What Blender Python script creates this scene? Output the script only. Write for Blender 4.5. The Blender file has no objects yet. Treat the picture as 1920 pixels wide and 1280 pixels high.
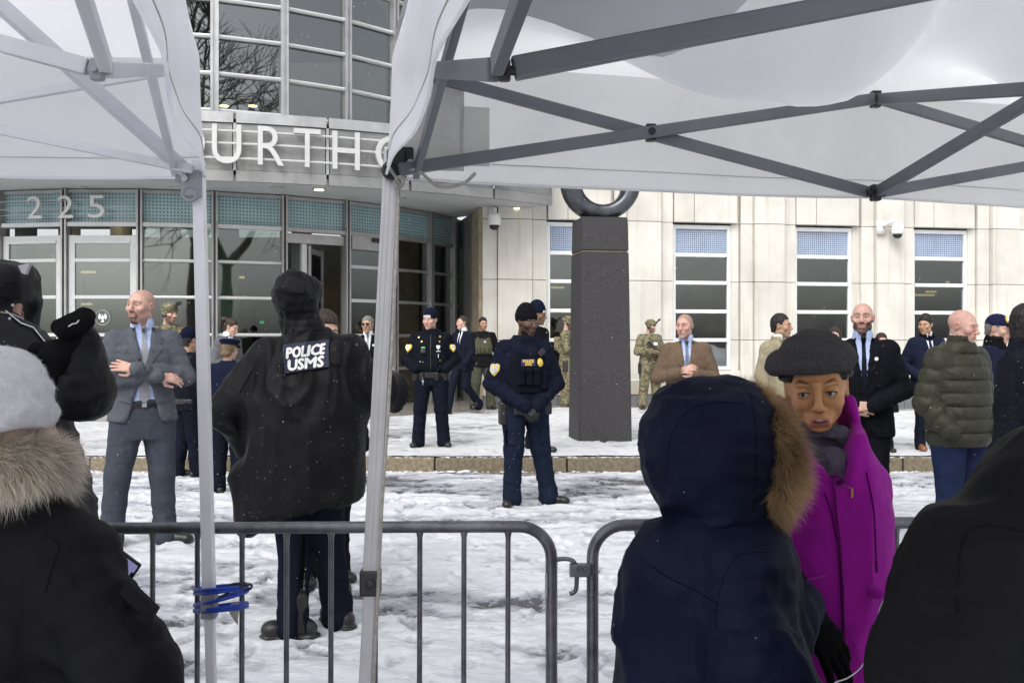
import bpy, bmesh, math, random
import numpy as np
from mathutils import Vector, Matrix, Euler
from mathutils.bvhtree import BVHTree

random.seed(7)
rng = np.random.default_rng(7)
R = math.radians
SC = bpy.context.scene
COL = SC.collection

# ---------------------------------------------------------------- camera, sky, sun, exposure
CAMZ = 1.47
FPX = 1867.0
cd = bpy.data.cameras.new('camera')
cd.lens = 35.0
cd.sensor_width = 36.0
cd.clip_start = 0.05
cd.clip_end = 800
cam = bpy.data.objects.new('camera', cd)
COL.objects.link(cam)
cam.location = (0, 0, CAMZ)
cam.rotation_euler = (R(90), 0, 0)
SC.camera = cam

wd = bpy.data.worlds.new('World')
SC.world = wd
wd.use_nodes = True
nt = wd.node_tree
nt.nodes.clear()
sky = nt.nodes.new('ShaderNodeTexSky')
sky.sky_type = 'NISHITA'
sky.sun_disc = False
sky.sun_elevation = R(48)
sky.sun_rotation = R(200)
sky.air_density = 1.0
sky.dust_density = 4.0
sky.ozone_density = 1.0
hs = nt.nodes.new('ShaderNodeHueSaturation')
hs.inputs['Saturation'].default_value = 0.22
bg = nt.nodes.new('ShaderNodeBackground')
bg.inputs['Strength'].default_value = 0.15
wo = nt.nodes.new('ShaderNodeOutputWorld')
nt.links.new(sky.outputs[0], hs.inputs['Color'])
nt.links.new(hs.outputs[0], bg.inputs[0])
nt.links.new(bg.outputs[0], wo.inputs[0])

sd = bpy.data.lights.new('sun', 'SUN')
sd.energy = 1.1
sd.angle = R(40)
sd.color = (1.0, 0.985, 0.96)
sun = bpy.data.objects.new('sun', sd)
COL.objects.link(sun)
sun.rotation_euler = (R(42), 0, R(-20))

SC.view_settings.view_transform = 'Standard'
SC.view_settings.look = 'None'
SC.view_settings.exposure = 0.70
SC.view_settings.gamma = 1.0
SC.view_settings.use_curve_mapping = False
try:
    SC.cycles.max_bounces = 6
    SC.cycles.diffuse_bounces = 3
    SC.cycles.glossy_bounces = 3
    SC.cycles.transparent_max_bounces = 12
    SC.cycles.transmission_bounces = 4
except Exception:
    pass


def P(px, py, Y):
    """A pixel of the photograph at distance Y, as a point of the place."""
    return Vector(((px - 960) / FPX * Y, Y, CAMZ - (py - 640) / FPX * Y))


# ---------------------------------------------------------------- noise
def _hash(ix, iy, iz, seed):
    h = (ix.astype(np.int64) * 374761393 + iy.astype(np.int64) * 668265263 + iz.astype(np.int64) * 2147483647 + seed * 974634777) & 0xffffffff
    h = ((h ^ (h >> 13)) * 1274126177) & 0xffffffff
    h = h ^ (h >> 16)
    return (h & 0xffff).astype(np.float32) / 65535.0


def vnoise(x, y, z=0.0, seed=0):
    x, y, z = np.broadcast_arrays(np.asarray(x, np.float32), np.asarray(y, np.float32), np.asarray(z, np.float32))
    ix, iy, iz = np.floor(x), np.floor(y), np.floor(z)
    fx, fy, fz = x - ix, y - iy, z - iz
    fx, fy, fz = fx * fx * (3 - 2 * fx), fy * fy * (3 - 2 * fy), fz * fz * (3 - 2 * fz)
    ix, iy, iz = ix.astype(np.int64), iy.astype(np.int64), iz.astype(np.int64)
    r = 0
    for dx in (0, 1):
        wx = fx if dx else 1 - fx
        for dy in (0, 1):
            wy = fy if dy else 1 - fy
            for dz in (0, 1):
                wz = fz if dz else 1 - fz
                r = r + wx * wy * wz * _hash(ix + dx, iy + dy, iz + dz, seed)
    return r * 2 - 1


def fbm(x, y, z=0.0, seed=0, octs=4, gain=0.5):
    a, s, t = 1.0, 0.0, 0.0
    for o in range(octs):
        s = s + a * vnoise(np.asarray(x) * 2 ** o, np.asarray(y) * 2 ** o, np.asarray(z) * 2 ** o, seed + o)
        t += a
        a *= gain
    return s / t


# ---------------------------------------------------------------- materials
MATS = {}


def node(ntree, kind, **kw):
    n = ntree.nodes.new(kind)
    for k, v in kw.items():
        setattr(n, k, v)
    return n


def pbr(name, col, rough=0.6, metal=0.0, var=0.08, vscale=6.0, bump=0.0, bscale=60.0, spec=0.5, attr=None, sheen=0.0,
        flecks=0.0, fscale=90.0, fleckcol=(0.75, 0.77, 0.8), stretch=(1, 1, 1), coat=0.0, sss=0.0, rvar=0.0, detail=4.0,
        translucent=0.0, bump2=0.0, b2scale=9.0, streak=0.0, objrand=0.0):
    """A procedural surface: base colour with drifting tone, roughness variation and fine relief."""
    if name in MATS:
        return MATS[name]
    m = bpy.data.materials.new(name)
    m.use_nodes = True
    t = m.node_tree
    b = t.nodes['Principled BSDF']
    L = t.links.new
    tc = node(t, 'ShaderNodeTexCoord')
    mp = node(t, 'ShaderNodeMapping')
    mp.inputs['Scale'].default_value = stretch
    L(tc.outputs['Object'], mp.inputs[0])
    n1 = node(t, 'ShaderNodeTexNoise')
    n1.inputs['Scale'].default_value = vscale
    n1.inputs['Detail'].default_value = detail
    n1.inputs['Roughness'].default_value = 0.62
    L(mp.outputs[0], n1.inputs['Vector'])
    mr = node(t, 'ShaderNodeMapRange')
    mr.inputs['From Min'].default_value = 0.25
    mr.inputs['From Max'].default_value = 0.75
    mr.inputs['To Min'].default_value = 1 - var * 1.6
    mr.inputs['To Max'].default_value = 1 + var * 1.6
    L(n1.outputs['Fac'], mr.inputs[0])
    mx = node(t, 'ShaderNodeMix', data_type='RGBA', blend_type='MULTIPLY')
    mx.inputs[0].default_value = 1.0
    if attr:
        at = node(t, 'ShaderNodeAttribute', attribute_name=attr)
        L(at.outputs['Color'], mx.inputs[6])
    else:
        mx.inputs[6].default_value = (*col, 1)
    L(mr.outputs[0], mx.inputs[7])
    out = mx.outputs[2]
    if objrand > 0:
        oi = node(t, 'ShaderNodeObjectInfo')
        mo = node(t, 'ShaderNodeMapRange')
        mo.inputs['To Min'].default_value = 1 - objrand
        mo.inputs['To Max'].default_value = 1 + objrand * .6
        L(oi.outputs['Random'], mo.inputs[0])
        xo = node(t, 'ShaderNodeMix', data_type='RGBA', blend_type='MULTIPLY')
        xo.inputs[0].default_value = 1.0
        L(out, xo.inputs[6]); L(mo.outputs[0], xo.inputs[7])
        out = xo.outputs[2]
    if streak > 0:
        ms = node(t, 'ShaderNodeMapping')
        ms.inputs['Scale'].default_value = (9, 9, 0.5)
        L(tc.outputs['Object'], ms.inputs[0])
        n3 = node(t, 'ShaderNodeTexNoise')
        n3.inputs['Scale'].default_value = 1.0
        n3.inputs['Detail'].default_value = 6
        L(ms.outputs[0], n3.inputs['Vector'])
        m3 = node(t, 'ShaderNodeMapRange')
        m3.inputs['From Min'].default_value = 0.52
        m3.inputs['From Max'].default_value = 0.75
        m3.inputs['To Min'].default_value = 0.0
        m3.inputs['To Max'].default_value = streak
        L(n3.outputs['Fac'], m3.inputs[0])
        x3 = node(t, 'ShaderNodeMix', data_type='RGBA', blend_type='MULTIPLY')
        L(m3.outputs[0], x3.inputs[0])
        L(out, x3.inputs[6])
        x3.inputs[7].default_value = (0.55, 0.47, 0.36, 1)
        out = x3.outputs[2]
    if flecks > 0:
        vo = node(t, 'ShaderNodeTexVoronoi')
        vo.inputs['Scale'].default_value = fscale
        L(tc.outputs['Object'], vo.inputs['Vector'])
        hh = node(t, 'ShaderNodeMath', operation='LESS_THAN')
        hh.inputs[1].default_value = 0.11
        L(vo.outputs['Distance'], hh.inputs[0])
        sp = node(t, 'ShaderNodeSeparateColor')
        L(vo.outputs['Color'], sp.inputs[0])
        h2 = node(t, 'ShaderNodeMath', operation='LESS_THAN')
        h2.inputs[1].default_value = flecks
        L(sp.outputs[0], h2.inputs[0])
        h3 = node(t, 'ShaderNodeMath', operation='MULTIPLY')
        L(hh.outputs[0], h3.inputs[0])
        L(h2.outputs[0], h3.inputs[1])
        xf = node(t, 'ShaderNodeMix', data_type='RGBA')
        L(h3.outputs[0], xf.inputs[0])
        L(out, xf.inputs[6])
        xf.inputs[7].default_value = (*fleckcol, 1)
        out = xf.outputs[2]
    L(out, b.inputs['Base Color'])
    b.inputs['Metallic'].default_value = metal
    b.inputs['Roughness'].default_value = rough
    b.inputs['Specular IOR Level'].default_value = spec
    if rvar > 0:
        rr = node(t, 'ShaderNodeMapRange')
        rr.inputs['To Min'].default_value = max(0.02, rough - rvar)
        rr.inputs['To Max'].default_value = min(1, rough + rvar)
        L(n1.outputs['Fac'], rr.inputs[0])
        L(rr.outputs[0], b.inputs['Roughness'])
    if sheen > 0:
        b.inputs['Sheen Weight'].default_value = sheen
        b.inputs['Sheen Roughness'].default_value = 0.5
    if coat > 0:
        b.inputs['Coat Weight'].default_value = coat
        b.inputs['Coat Roughness'].default_value = 0.1
    if sss > 0:
        b.inputs['Subsurface Weight'].default_value = sss
        b.inputs['Subsurface Radius'].default_value = (0.012, 0.005, 0.003)
        b.inputs['Subsurface Scale'].default_value = 0.6
    nrm = None
    if bump2 > 0:
        nb = node(t, 'ShaderNodeTexNoise')
        nb.inputs['Scale'].default_value = b2scale
        nb.inputs['Detail'].default_value = 2.0
        nb.inputs['Distortion'].default_value = 1.2
        L(mp.outputs[0], nb.inputs['Vector'])
        bb = node(t, 'ShaderNodeBump')
        bb.inputs['Strength'].default_value = bump2
        bb.inputs['Distance'].default_value = 0.03
        L(nb.outputs['Fac'], bb.inputs['Height'])
        nrm = bb.outputs[0]
    if bump > 0:
        n2 = node(t, 'ShaderNodeTexNoise')
        n2.inputs['Scale'].default_value = bscale
        n2.inputs['Detail'].default_value = 3.0
        L(mp.outputs[0], n2.inputs['Vector'])
        bp = node(t, 'ShaderNodeBump')
        bp.inputs['Strength'].default_value = bump
        bp.inputs['Distance'].default_value = 0.01
        L(n2.outputs['Fac'], bp.inputs['Height'])
        if nrm is not None:
            L(nrm, bp.inputs['Normal'])
        nrm = bp.outputs[0]
    if nrm is not None:
        L(nrm, b.inputs['Normal'])
    if translucent > 0:
        tr = node(t, 'ShaderNodeBsdfTranslucent')
        L(out, tr.inputs[0])
        ms2 = node(t, 'ShaderNodeMixShader')
        ms2.inputs[0].default_value = translucent
        L(b.outputs[0], ms2.inputs[1])
        L(tr.outputs[0], ms2.inputs[2])
        L(ms2.outputs[0], t.nodes['Material Output'].inputs[0])
    MATS[name] = m
    return m


def emit(name, col, strength):
    m = bpy.data.materials.new(name)
    m.use_nodes = True
    b = m.node_tree.nodes['Principled BSDF']
    b.inputs['Base Color'].default_value = (*col, 1)
    b.inputs['Emission Color'].default_value = (*col, 1)
    b.inputs['Emission Strength'].default_value = strength
    return m


def glass_mat(name, tint, refl=0.10, rough=0.015, wav=0.0):
    m = bpy.data.materials.new(name)
    m.use_nodes = True
    t = m.node_tree
    t.nodes.remove(t.nodes['Principled BSDF'])
    L = t.links.new
    tr = node(t, 'ShaderNodeBsdfTransparent')
    tr.inputs[0].default_value = (*tint, 1)
    gl = node(t, 'ShaderNodeBsdfGlossy')
    gl.inputs['Roughness'].default_value = rough
    gl.inputs['Color'].default_value = (0.95, 0.97, 1, 1)
    fr = node(t, 'ShaderNodeFresnel')
    fr.inputs['IOR'].default_value = 1.5
    ad = node(t, 'ShaderNodeMath', operation='ADD', use_clamp=True)
    L(fr.outputs[0], ad.inputs[0])
    ad.inputs[1].default_value = refl
    if wav > 0:
        tc = node(t, 'ShaderNodeTexCoord')
        nz = node(t, 'ShaderNodeTexNoise')
        nz.inputs['Scale'].default_value = 1.3
        nz.inputs['Detail'].default_value = 1.0
        L(tc.outputs['Object'], nz.inputs['Vector'])
        bp = node(t, 'ShaderNodeBump')
        bp.inputs['Strength'].default_value = wav
        bp.inputs['Distance'].default_value = 0.05
        L(nz.outputs['Fac'], bp.inputs['Height'])
        L(bp.outputs[0], gl.inputs['Normal'])
    mx = node(t, 'ShaderNodeMixShader')
    L(ad.outputs[0], mx.inputs[0])
    L(tr.outputs[0], mx.inputs[1])
    L(gl.outputs[0], mx.inputs[2])
    L(mx.outputs[0], t.nodes['Material Output'].inputs[0])
    return m


def dots_mat(name, ground, dot, step=0.05, size=0.42, rough=0.25, square=False):
    """Dot screen printed on glass: a regular grid of small dark dots in the pane's own metres (UV)."""
    m = bpy.data.materials.new(name)
    m.use_nodes = True
    t = m.node_tree
    L = t.links.new
    b = t.nodes['Principled BSDF']
    uv = node(t, 'ShaderNodeUVMap')
    sx = node(t, 'ShaderNodeSeparateXYZ')
    L(uv.outputs[0], sx.inputs[0])

    def M(op, a, bb=None):
        n = node(t, 'ShaderNodeMath', operation=op)
        for i, v in enumerate((a, bb)):
            if v is None:
                continue
            if isinstance(v, (int, float)):
                n.inputs[i].default_value = v
            else:
                L(v, n.inputs[i])
        return n.outputs[0]
    fx = M('ABSOLUTE', M('SUBTRACT', M('FRACT', M('DIVIDE', sx.outputs[0], step)), 0.5))
    fy = M('ABSOLUTE', M('SUBTRACT', M('FRACT', M('DIVIDE', sx.outputs[1], step)), 0.5))
    if square:
        d = M('LESS_THAN', M('MAXIMUM', fx, fy), size * 0.5)
    else:
        d = M('LESS_THAN', M('SQRT', M('ADD', M('MULTIPLY', fx, fx), M('MULTIPLY', fy, fy))), size * 0.56)
    tc = node(t, 'ShaderNodeTexCoord')
    nz = node(t, 'ShaderNodeTexNoise')
    nz.inputs['Scale'].default_value = 2.5
    L(tc.outputs['Object'], nz.inputs['Vector'])
    g = node(t, 'ShaderNodeMix', data_type='RGBA')
    L(nz.outputs['Fac'], g.inputs[0])
    g.inputs[6].default_value = (*[c * 0.75 for c in ground], 1)
    g.inputs[7].default_value = (*[min(1, c * 1.25) for c in ground], 1)
    x = node(t, 'ShaderNodeMix', data_type='RGBA')
    L(d, x.inputs[0])
    L(g.outputs[2], x.inputs[6])
    x.inputs[7].default_value = (*dot, 1)
    L(x.outputs[2], b.inputs['Base Color'])
    b.inputs['Roughness'].default_value = rough
    return m


# ---------------------------------------------------------------- objects
def link(o, parent=None):
    COL.objects.link(o)
    if parent is not None:
        o.parent = parent
    return o


def tag(o, label=None, cat=None, group=None, kind=None):
    if label:
        o['label'] = label
    if cat:
        o['category'] = cat
    if group:
        o['group'] = group
    if kind:
        o['kind'] = kind
    return o


def thing(name, label, cat, loc=(0, 0, 0), rz=0.0, group=None):
    o = bpy.data.objects.new(name, None)
    o.empty_display_size = 0.1
    COL.objects.link(o)
    o.location = loc
    o.rotation_euler = (0, 0, rz)
    return tag(o, label, cat, group)


def mesh_obj(name, verts, faces, m, parent=None, smooth=False, colors=None, uvs=None):
    me = bpy.data.meshes.new(name)
    if isinstance(faces, np.ndarray):
        v = np.asarray(verts, np.float32)
        me.vertices.add(len(v))
        me.vertices.foreach_set('co', v.ravel())
        nf, k = faces.shape
        me.loops.add(nf * k)
        me.loops.foreach_set('vertex_index', faces.astype(np.int32).ravel())
        me.polygons.add(nf)
        me.polygons.foreach_set('loop_start', np.arange(0, nf * k, k, dtype=np.int32))
        me.polygons.foreach_set('loop_total', np.full(nf, k, np.int32))
        me.update(calc_edges=True)
    else:
        me.from_pydata([tuple(q) for q in verts], [], faces)
    me.validate()
    if smooth:
        me.polygons.foreach_set('use_smooth', np.ones(len(me.polygons), bool))
    if colors is not None:
        a = me.color_attributes.new('Col', 'FLOAT_COLOR', 'POINT')
        c = np.ones((len(me.vertices), 4), np.float32)
        c[:, :colors.shape[1]] = colors[:len(me.vertices)]
        a.data.foreach_set('color', c.ravel())
    if uvs is not None:
        l = me.uv_layers.new(name='UVMap')
        l.data.foreach_set('uv', np.asarray(uvs, np.float32).ravel())
    if m is not None:
        for mm in (m if isinstance(m, (list, tuple)) else [m]):
            me.materials.append(mm)
    o = bpy.data.objects.new(name, me)
    return link(o, parent)


class MB:
    """Collects shapes; build() links them as ONE mesh."""

    def __init__(self):
        self.v, self.f = [], []

    def add(self, vs, fs):
        o = len(self.v)
        self.v += [tuple(q) for q in vs]
        self.f += [tuple(i + o for i in f) for f in fs]
        return self

    def box(self, c, h, M=None, bev=0.0):
        c, h = Vector(c), Vector(h)
        if bev <= 0:
            vs = [Vector((sx * h.x, sy * h.y, sz * h.z)) for sx in (-1, 1) for sy in (-1, 1) for sz in (-1, 1)]
            fs = [(0, 1, 3, 2), (4, 6, 7, 5), (0, 4, 5, 1), (2, 3, 7, 6), (0, 2, 6, 4), (1, 5, 7, 3)]
        else:
            bm = bmesh.new()
            bmesh.ops.create_cube(bm, size=2)
            for q in bm.verts:
                q.co = Vector((q.co.x * h.x, q.co.y * h.y, q.co.z * h.z))
            bmesh.ops.bevel(bm, geom=list(bm.edges), offset=bev, segments=2, affect='EDGES', profile=0.6)
            bm.verts.index_update()
            vs = [q.co.copy() for q in bm.verts]
            fs = [tuple(q.index for q in f.verts) for f in bm.faces]
            bm.free()
        if M is not None:
            vs = [M @ q for q in vs]
        return self.add([q + c for q in vs], fs)

    def bar(self, a, b, w, h, up=(0, 0, 1), bev=0.0):
        a, b = Vector(a), Vector(b)
        d = b - a
        L = d.length
        x = d.normalized()
        u = Vector(up)
        if abs(x.dot(u)) > 0.98:
            u = Vector((0, 1, 0))
        y = u.cross(x).normalized()
        z = x.cross(y)
        M = Matrix((x, y, z)).transposed()
        return self.box((a + b) / 2, (L / 2, w / 2, h / 2), M, bev)

    def tube(self, pts, r, n=10, caps=True, closed=False):
        pts = [Vector(q) for q in pts]
        rs = r if isinstance(r, (list, tuple)) else [r] * len(pts)
        ring = []
        prev = None
        N = len(pts)
        for i, p in enumerate(pts):
            if closed:
                t = (pts[(i + 1) % N] - pts[i - 1]).normalized()
            else:
                t = (pts[min(i + 1, N - 1)] - pts[max(i - 1, 0)])
                t = t.normalized() if t.length > 1e-9 else Vector((0, 0, 1))
            if prev is None:
                prev = t.orthogonal().normalized()
            prev = (prev - t * prev.dot(t))
            prev = prev.normalized() if prev.length > 1e-6 else t.orthogonal().normalized()
            b = t.cross(prev)
            ring.append([p + (prev * math.cos(2 * math.pi * k / n) + b * math.sin(2 * math.pi * k / n)) * rs[i] for k in range(n)])
        vs = [q for rg in ring for q in rg]
        fs = []
        for i in range(N if closed else N - 1):
            j = (i + 1) % N
            for k in range(n):
                k2 = (k + 1) % n
                fs.append((i * n + k, i * n + k2, j * n + k2, j * n + k))
        if caps and not closed:
            fs.append(tuple(range(n))[::-1])
            fs.append(tuple((N - 1) * n + k for k in range(n)))
        return self.add(vs, fs)

    def cyl(self, a, b, r, n=16, r2=None):
        return self.tube([a, b], [r, r if r2 is None else r2], n)

    def lathe(self, prof, c=(0, 0, 0), n=24, M=None):
        c = Vector(c)
        vs, fs = [], []
        for (r, z) in prof:
            for k in range(n):
                a = 2 * math.pi * k / n
                q = Vector((r * math.cos(a), r * math.sin(a), z))
                vs.append((M @ q if M is not None else q) + c)
        m = len(prof)
        for i in range(m - 1):
            for k in range(n):
                k2 = (k + 1) % n
                fs.append((i * n + k, i * n + k2, (i + 1) * n + k2, (i + 1) * n + k))
        fs.append(tuple(range(n))[::-1])
        fs.append(tuple((m - 1) * n + k for k in range(n)))
        return self.add(vs, fs)

    def prism(self, poly, ext, origin, ex, ey):
        """poly in the (ex, ey) plane at origin, extruded by vector ext."""
        origin, ex, ey, ext = Vector(origin), Vector(ex), Vector(ey), Vector(ext)
        n = len(poly)
        a = [origin + ex * x + ey * y for x, y in poly]
        b = [q + ext for q in a]
        fs = [tuple(range(n))[::-1], tuple(range(n, 2 * n))]
        for i in range(n):
            j = (i + 1) % n
            fs.append((i, j, n + j, n + i))
        return self.add(a + b, fs)

    def sphere(self, c, r, n=12, m=8, sc=(1, 1, 1)):
        c = Vector(c)
        prof = [(math.sin(math.pi * i / m) * r, -math.cos(math.pi * i / m) * r) for i in range(m + 1)]
        prof[0] = (1e-4, prof[0][1])
        prof[-1] = (1e-4, prof[-1][1])
        return self.lathe(prof, c, n, Matrix.Diagonal(Vector(sc)))

    def build(self, name, m, parent=None, smooth=False, fix=True):
        o = mesh_obj(name, self.v, self.f, m, parent, smooth)
        if fix:
            bm = bmesh.new()
            bm.from_mesh(o.data)
            bmesh.ops.recalc_face_normals(bm, faces=bm.faces)
            bm.to_mesh(o.data)
            bm.free()
            if smooth:
                o.data.polygons.foreach_set('use_smooth', np.ones(len(o.data.polygons), bool))
        return o


def smooth_by_angle(o, ang=35):
    me = o.data
    bm = bmesh.new()
    bm.from_mesh(me)
    for f in bm.faces:
        f.smooth = True
    for e in bm.edges:
        e.smooth = not (len(e.link_faces) == 2 and e.calc_face_angle(0) > R(ang))
    bm.to_mesh(me)
    bm.free()
    return o


def text_mesh(s, size=1.0, extrude=0.0, offset=0.0, res=3, spacing=1.0):
    """Lettering as (verts, faces): x to the right, y up, centred."""
    cu = bpy.data.curves.new('lettering', 'FONT')
    cu.body = s
    cu.size = size
    cu.extrude = extrude
    cu.offset = offset
    cu.resolution_u = res
    cu.space_character = spacing
    cu.align_x = 'CENTER'
    cu.align_y = 'CENTER'
    o = bpy.data.objects.new('lettering', cu)
    COL.objects.link(o)
    dg = bpy.context.evaluated_depsgraph_get()
    me = bpy.data.meshes.new_from_object(o.evaluated_get(dg))
    vs = [q.co.copy() for q in me.vertices]
    fs = [tuple(p.vertices) for p in me.polygons]
    bpy.data.objects.remove(o)
    bpy.data.curves.remove(cu)
    bpy.data.meshes.remove(me)
    if vs:
        x0, x1 = min(q.x for q in vs), max(q.x for q in vs)
        y0, y1 = min(q.y for q in vs), max(q.y for q in vs)
        c = Vector(((x0 + x1) / 2, (y0 + y1) / 2, 0))
        vs = [q - c for q in vs]
    return vs, fs


def fit_text(s, w, h, extrude=0.0, offset=0.0, res=3):
    vs, fs = text_mesh(s, 1.0, 0.0, offset, res)
    W = max(q.x for q in vs) * 2
    H = max(q.y for q in vs) * 2
    vs = [Vector((q.x * w / W, q.y * h / H, q.z)) for q in vs]
    if extrude > 0:
        n = len(vs)
        ef = {}
        for f in fs:
            for i in range(len(f)):
                e = (f[i], f[(i + 1) % len(f)])
                ef[e] = True
        side = [(a, b, b + n, a + n) for (a, b) in ef if (b, a) not in ef]
        vs = vs + [Vector((q.x, q.y, q.z - extrude)) for q in vs]
        fs = fs + [tuple(i + n for i in f)[::-1] for f in fs] + [(b, a, a2, b2)[::-1] for (a, b, b2, a2) in side]
    return vs, fs
# ================================================================ SETTING: ground, road, pavement, kerb
CG = Vector((-7.42, 24.47)); RG = 6.54          # entrance glass drum
CC = Vector((-7.42, 28.5)); RC = 11.8           # canopy front
WO = Vector((1.0, 20.6)); WU = Vector((0.985, 0.172)).normalized(); WN = Vector((WU.y, -WU.x))   # stone wing
CURBY = 11.2
PAVE = 0.16


def arc_phi(px, C, Rr):
    dx = (px - 960) / FPX
    d = Vector((dx, 1.0))
    a = d.dot(d); b = -2 * d.dot(C); c = C.dot(C) - Rr * Rr
    disc = b * b - 4 * a * c
    t = -b / (2 * a) if disc < 0 else (-b - math.sqrt(disc)) / (2 * a)
    q = d * t - C
    return math.atan2(q.x, -q.y)


def AP(C, Rr, phi, z):
    return Vector((C.x + Rr * math.sin(phi), C.y - Rr * math.cos(phi), z))


def ATN(phi):
    t = Vector((math.cos(phi), math.sin(phi), 0)); n = Vector((math.sin(phi), -math.cos(phi), 0))
    return t, n


def arc_frame(phi):
    t, n = ATN(phi)
    return Matrix((t, n, Vector((0, 0, 1)))).transposed()      # local x along the arc, y outward, z up


def wall_pt(s, off, z):
    q = WO + WU * s + WN * off
    return Vector((q.x, q.y, z))


WM = Matrix((Vector((WU.x, WU.y, 0)), Vector((WN.x, WN.y, 0)), Vector((0, 0, 1)))).transposed()


def wall_s(px, off=0.0):
    dx = (px - 960) / FPX
    o = WO + WN * off
    # o + u s = t (dx, 1)
    den = WU.x - dx * WU.y
    return (dx * o.y - o.x) / den


def snow_mat(name, white, grey, dark, rough_w=0.55, rough_g=0.22, scale=14.0, lo=0.10, mid=0.42, hi=0.60, bump=0.5):
    m = bpy.data.materials.new(name)
    m.use_nodes = True
    t = m.node_tree
    L = t.links.new
    b = t.nodes['Principled BSDF']
    at = node(t, 'ShaderNodeAttribute', attribute_name='Col')
    sp = node(t, 'ShaderNodeSeparateColor')
    L(at.outputs['Color'], sp.inputs[0])
    tc = node(t, 'ShaderNodeTexCoord')
    mp = node(t, 'ShaderNodeMapping')
    mp.inputs['Scale'].default_value = (0.7, 1.5, 1)
    L(tc.outputs['Object'], mp.inputs[0])
    nz = node(t, 'ShaderNodeTexNoise')
    nz.inputs['Scale'].default_value = scale
    nz.inputs['Detail'].default_value = 7
    nz.inputs['Roughness'].default_value = 0.68
    L(mp.outputs[0], nz.inputs['Vector'])
    ma = node(t, 'ShaderNodeMath', operation='MULTIPLY_ADD')
    L(nz.outputs['Fac'], ma.inputs[0])
    ma.inputs[1].default_value = 0.80
    ad = node(t, 'ShaderNodeMath', operation='SUBTRACT')
    L(sp.outputs[0], ad.inputs[0])
    ad.inputs[1].default_value = 0.40
    L(ad.outputs[0], ma.inputs[2])
    cr = node(t, 'ShaderNodeValToRGB')
    e = cr.color_ramp.elements
    e[0].position = lo; e[0].color = (*dark, 1)
    e[1].position = hi; e[1].color = (*white, 1)
    k = e.new(lo + (mid - lo) * 0.35); k.color = (*grey, 1)
    k = e.new(mid); k.color = (*[g * 0.45 + w * 0.55 for g, w in zip(grey, white)], 1)
    L(ma.outputs[0], cr.inputs[0])
    L(cr.outputs[0], b.inputs['Base Color'])
    mr = node(t, 'ShaderNodeMapRange')
    mr.inputs['From Min'].default_value = lo
    mr.inputs['From Max'].default_value = hi
    mr.inputs['To Min'].default_value = rough_g
    mr.inputs['To Max'].default_value = rough_w
    L(ma.outputs[0], mr.inputs[0])
    L(mr.outputs[0], b.inputs['Roughness'])
    bp = node(t, 'ShaderNodeBump')
    bp.inputs['Strength'].default_value = bump
    bp.inputs['Distance'].default_value = 0.02
    L(ma.outputs[0], bp.inputs['Height'])
    L(bp.outputs[0], b.inputs['Normal'])
    return m


def grid_sheet(name, xs, ys, zf, m, val=None, prints=None):
    X, Y = np.meshgrid(xs, ys)
    Z = zf(X, Y)
    if prints is not None:
        Hh, Cv = footprints(xs, ys, *prints)
        Z = Z + Hh
    nx, ny = len(xs), len(ys)
    v = np.stack([X, Y, Z], -1).reshape(-1, 3)
    i = np.arange(nx * ny).reshape(ny, nx)
    f = np.stack([i[:-1, :-1], i[:-1, 1:], i[1:, 1:], i[1:, :-1]], -1).reshape(-1, 4)
    c = None
    if val is not None:
        vv = val(X, Y)
        if prints is not None:
            vv = np.clip(vv - .32 * Cv, 0, 1)
        vv = vv.reshape(-1)
        c = np.stack([vv, vv, vv, np.ones_like(vv)], -1)
    o = mesh_obj(name, v, f, m, None, True, c)
    return tag(o, kind='structure')


def slush(X, Y):
    """0..1 snow cover of the carriageway, drawn out along the street by tyres and feet."""
    a = fbm(X * 0.55, Y * 1.6, 0, 11, 4)
    b = fbm(X * 2.2, Y * 5.0, 0, 23, 4)
    c = fbm(X * 7.0, Y * 11.0, 0, 31, 3)
    tr = np.sin(Y * 5.2 + 0.7 * a) * 0.5 + np.sin(Y * 2.1 + 1.3) * 0.5
    far = np.clip((Y - 8.2) / 2.4, 0, 1)
    s = 0.56 + 0.38 * a + 0.40 * b + 0.26 * c + 0.06 * tr - 0.15 * far * far
    s = s + 0.10 * np.exp(-((Y - 7.6) / 0.9) ** 2)
    return np.clip(s, 0, 1).astype(np.float32)


def footprints(xs, ys, n, x0, x1, y0, y1, seed, sx=1.0):
    """Shoe prints trodden into the snow: a pressed sole with a small raised rim (height field and cover loss)."""
    r = np.random.default_rng(seed)
    Hh = np.zeros((len(ys), len(xs)), np.float32); Cv = np.zeros_like(Hh)
    for i in range(n):
        cx, cy = r.uniform(x0, x1), r.uniform(y0, y1)
        a = r.normal(0, .9) + (math.pi / 2 if r.random() < .6 else 0)
        dp = r.uniform(.35, 1.0)
        i0, i1 = np.searchsorted(xs, (cx - .22, cx + .22)); j0, j1 = np.searchsorted(ys, (cy - .22, cy + .22))
        if i1 - i0 < 2 or j1 - j0 < 2:
            continue
        XX, YY = np.meshgrid(xs[i0:i1] - cx, ys[j0:j1] - cy)
        u = XX * math.cos(a) + YY * math.sin(a); v = -XX * math.sin(a) + YY * math.cos(a)
        w = .044 + .010 * np.sin(u * 14)
        d = np.sqrt((u / .145) ** 2 + (v / w) ** 2)
        m = np.clip((1.0 - d) * 4, 0, 1)
        rim = np.exp(-((d - 1.25) / .22) ** 2)
        Hh[j0:j1, i0:i1] += (-.022 * m + .008 * rim) * dp
        Cv[j0:j1, i0:i1] = np.maximum(Cv[j0:j1, i0:i1], (m - .25 * rim) * dp)
    return Hh, Cv


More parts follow.
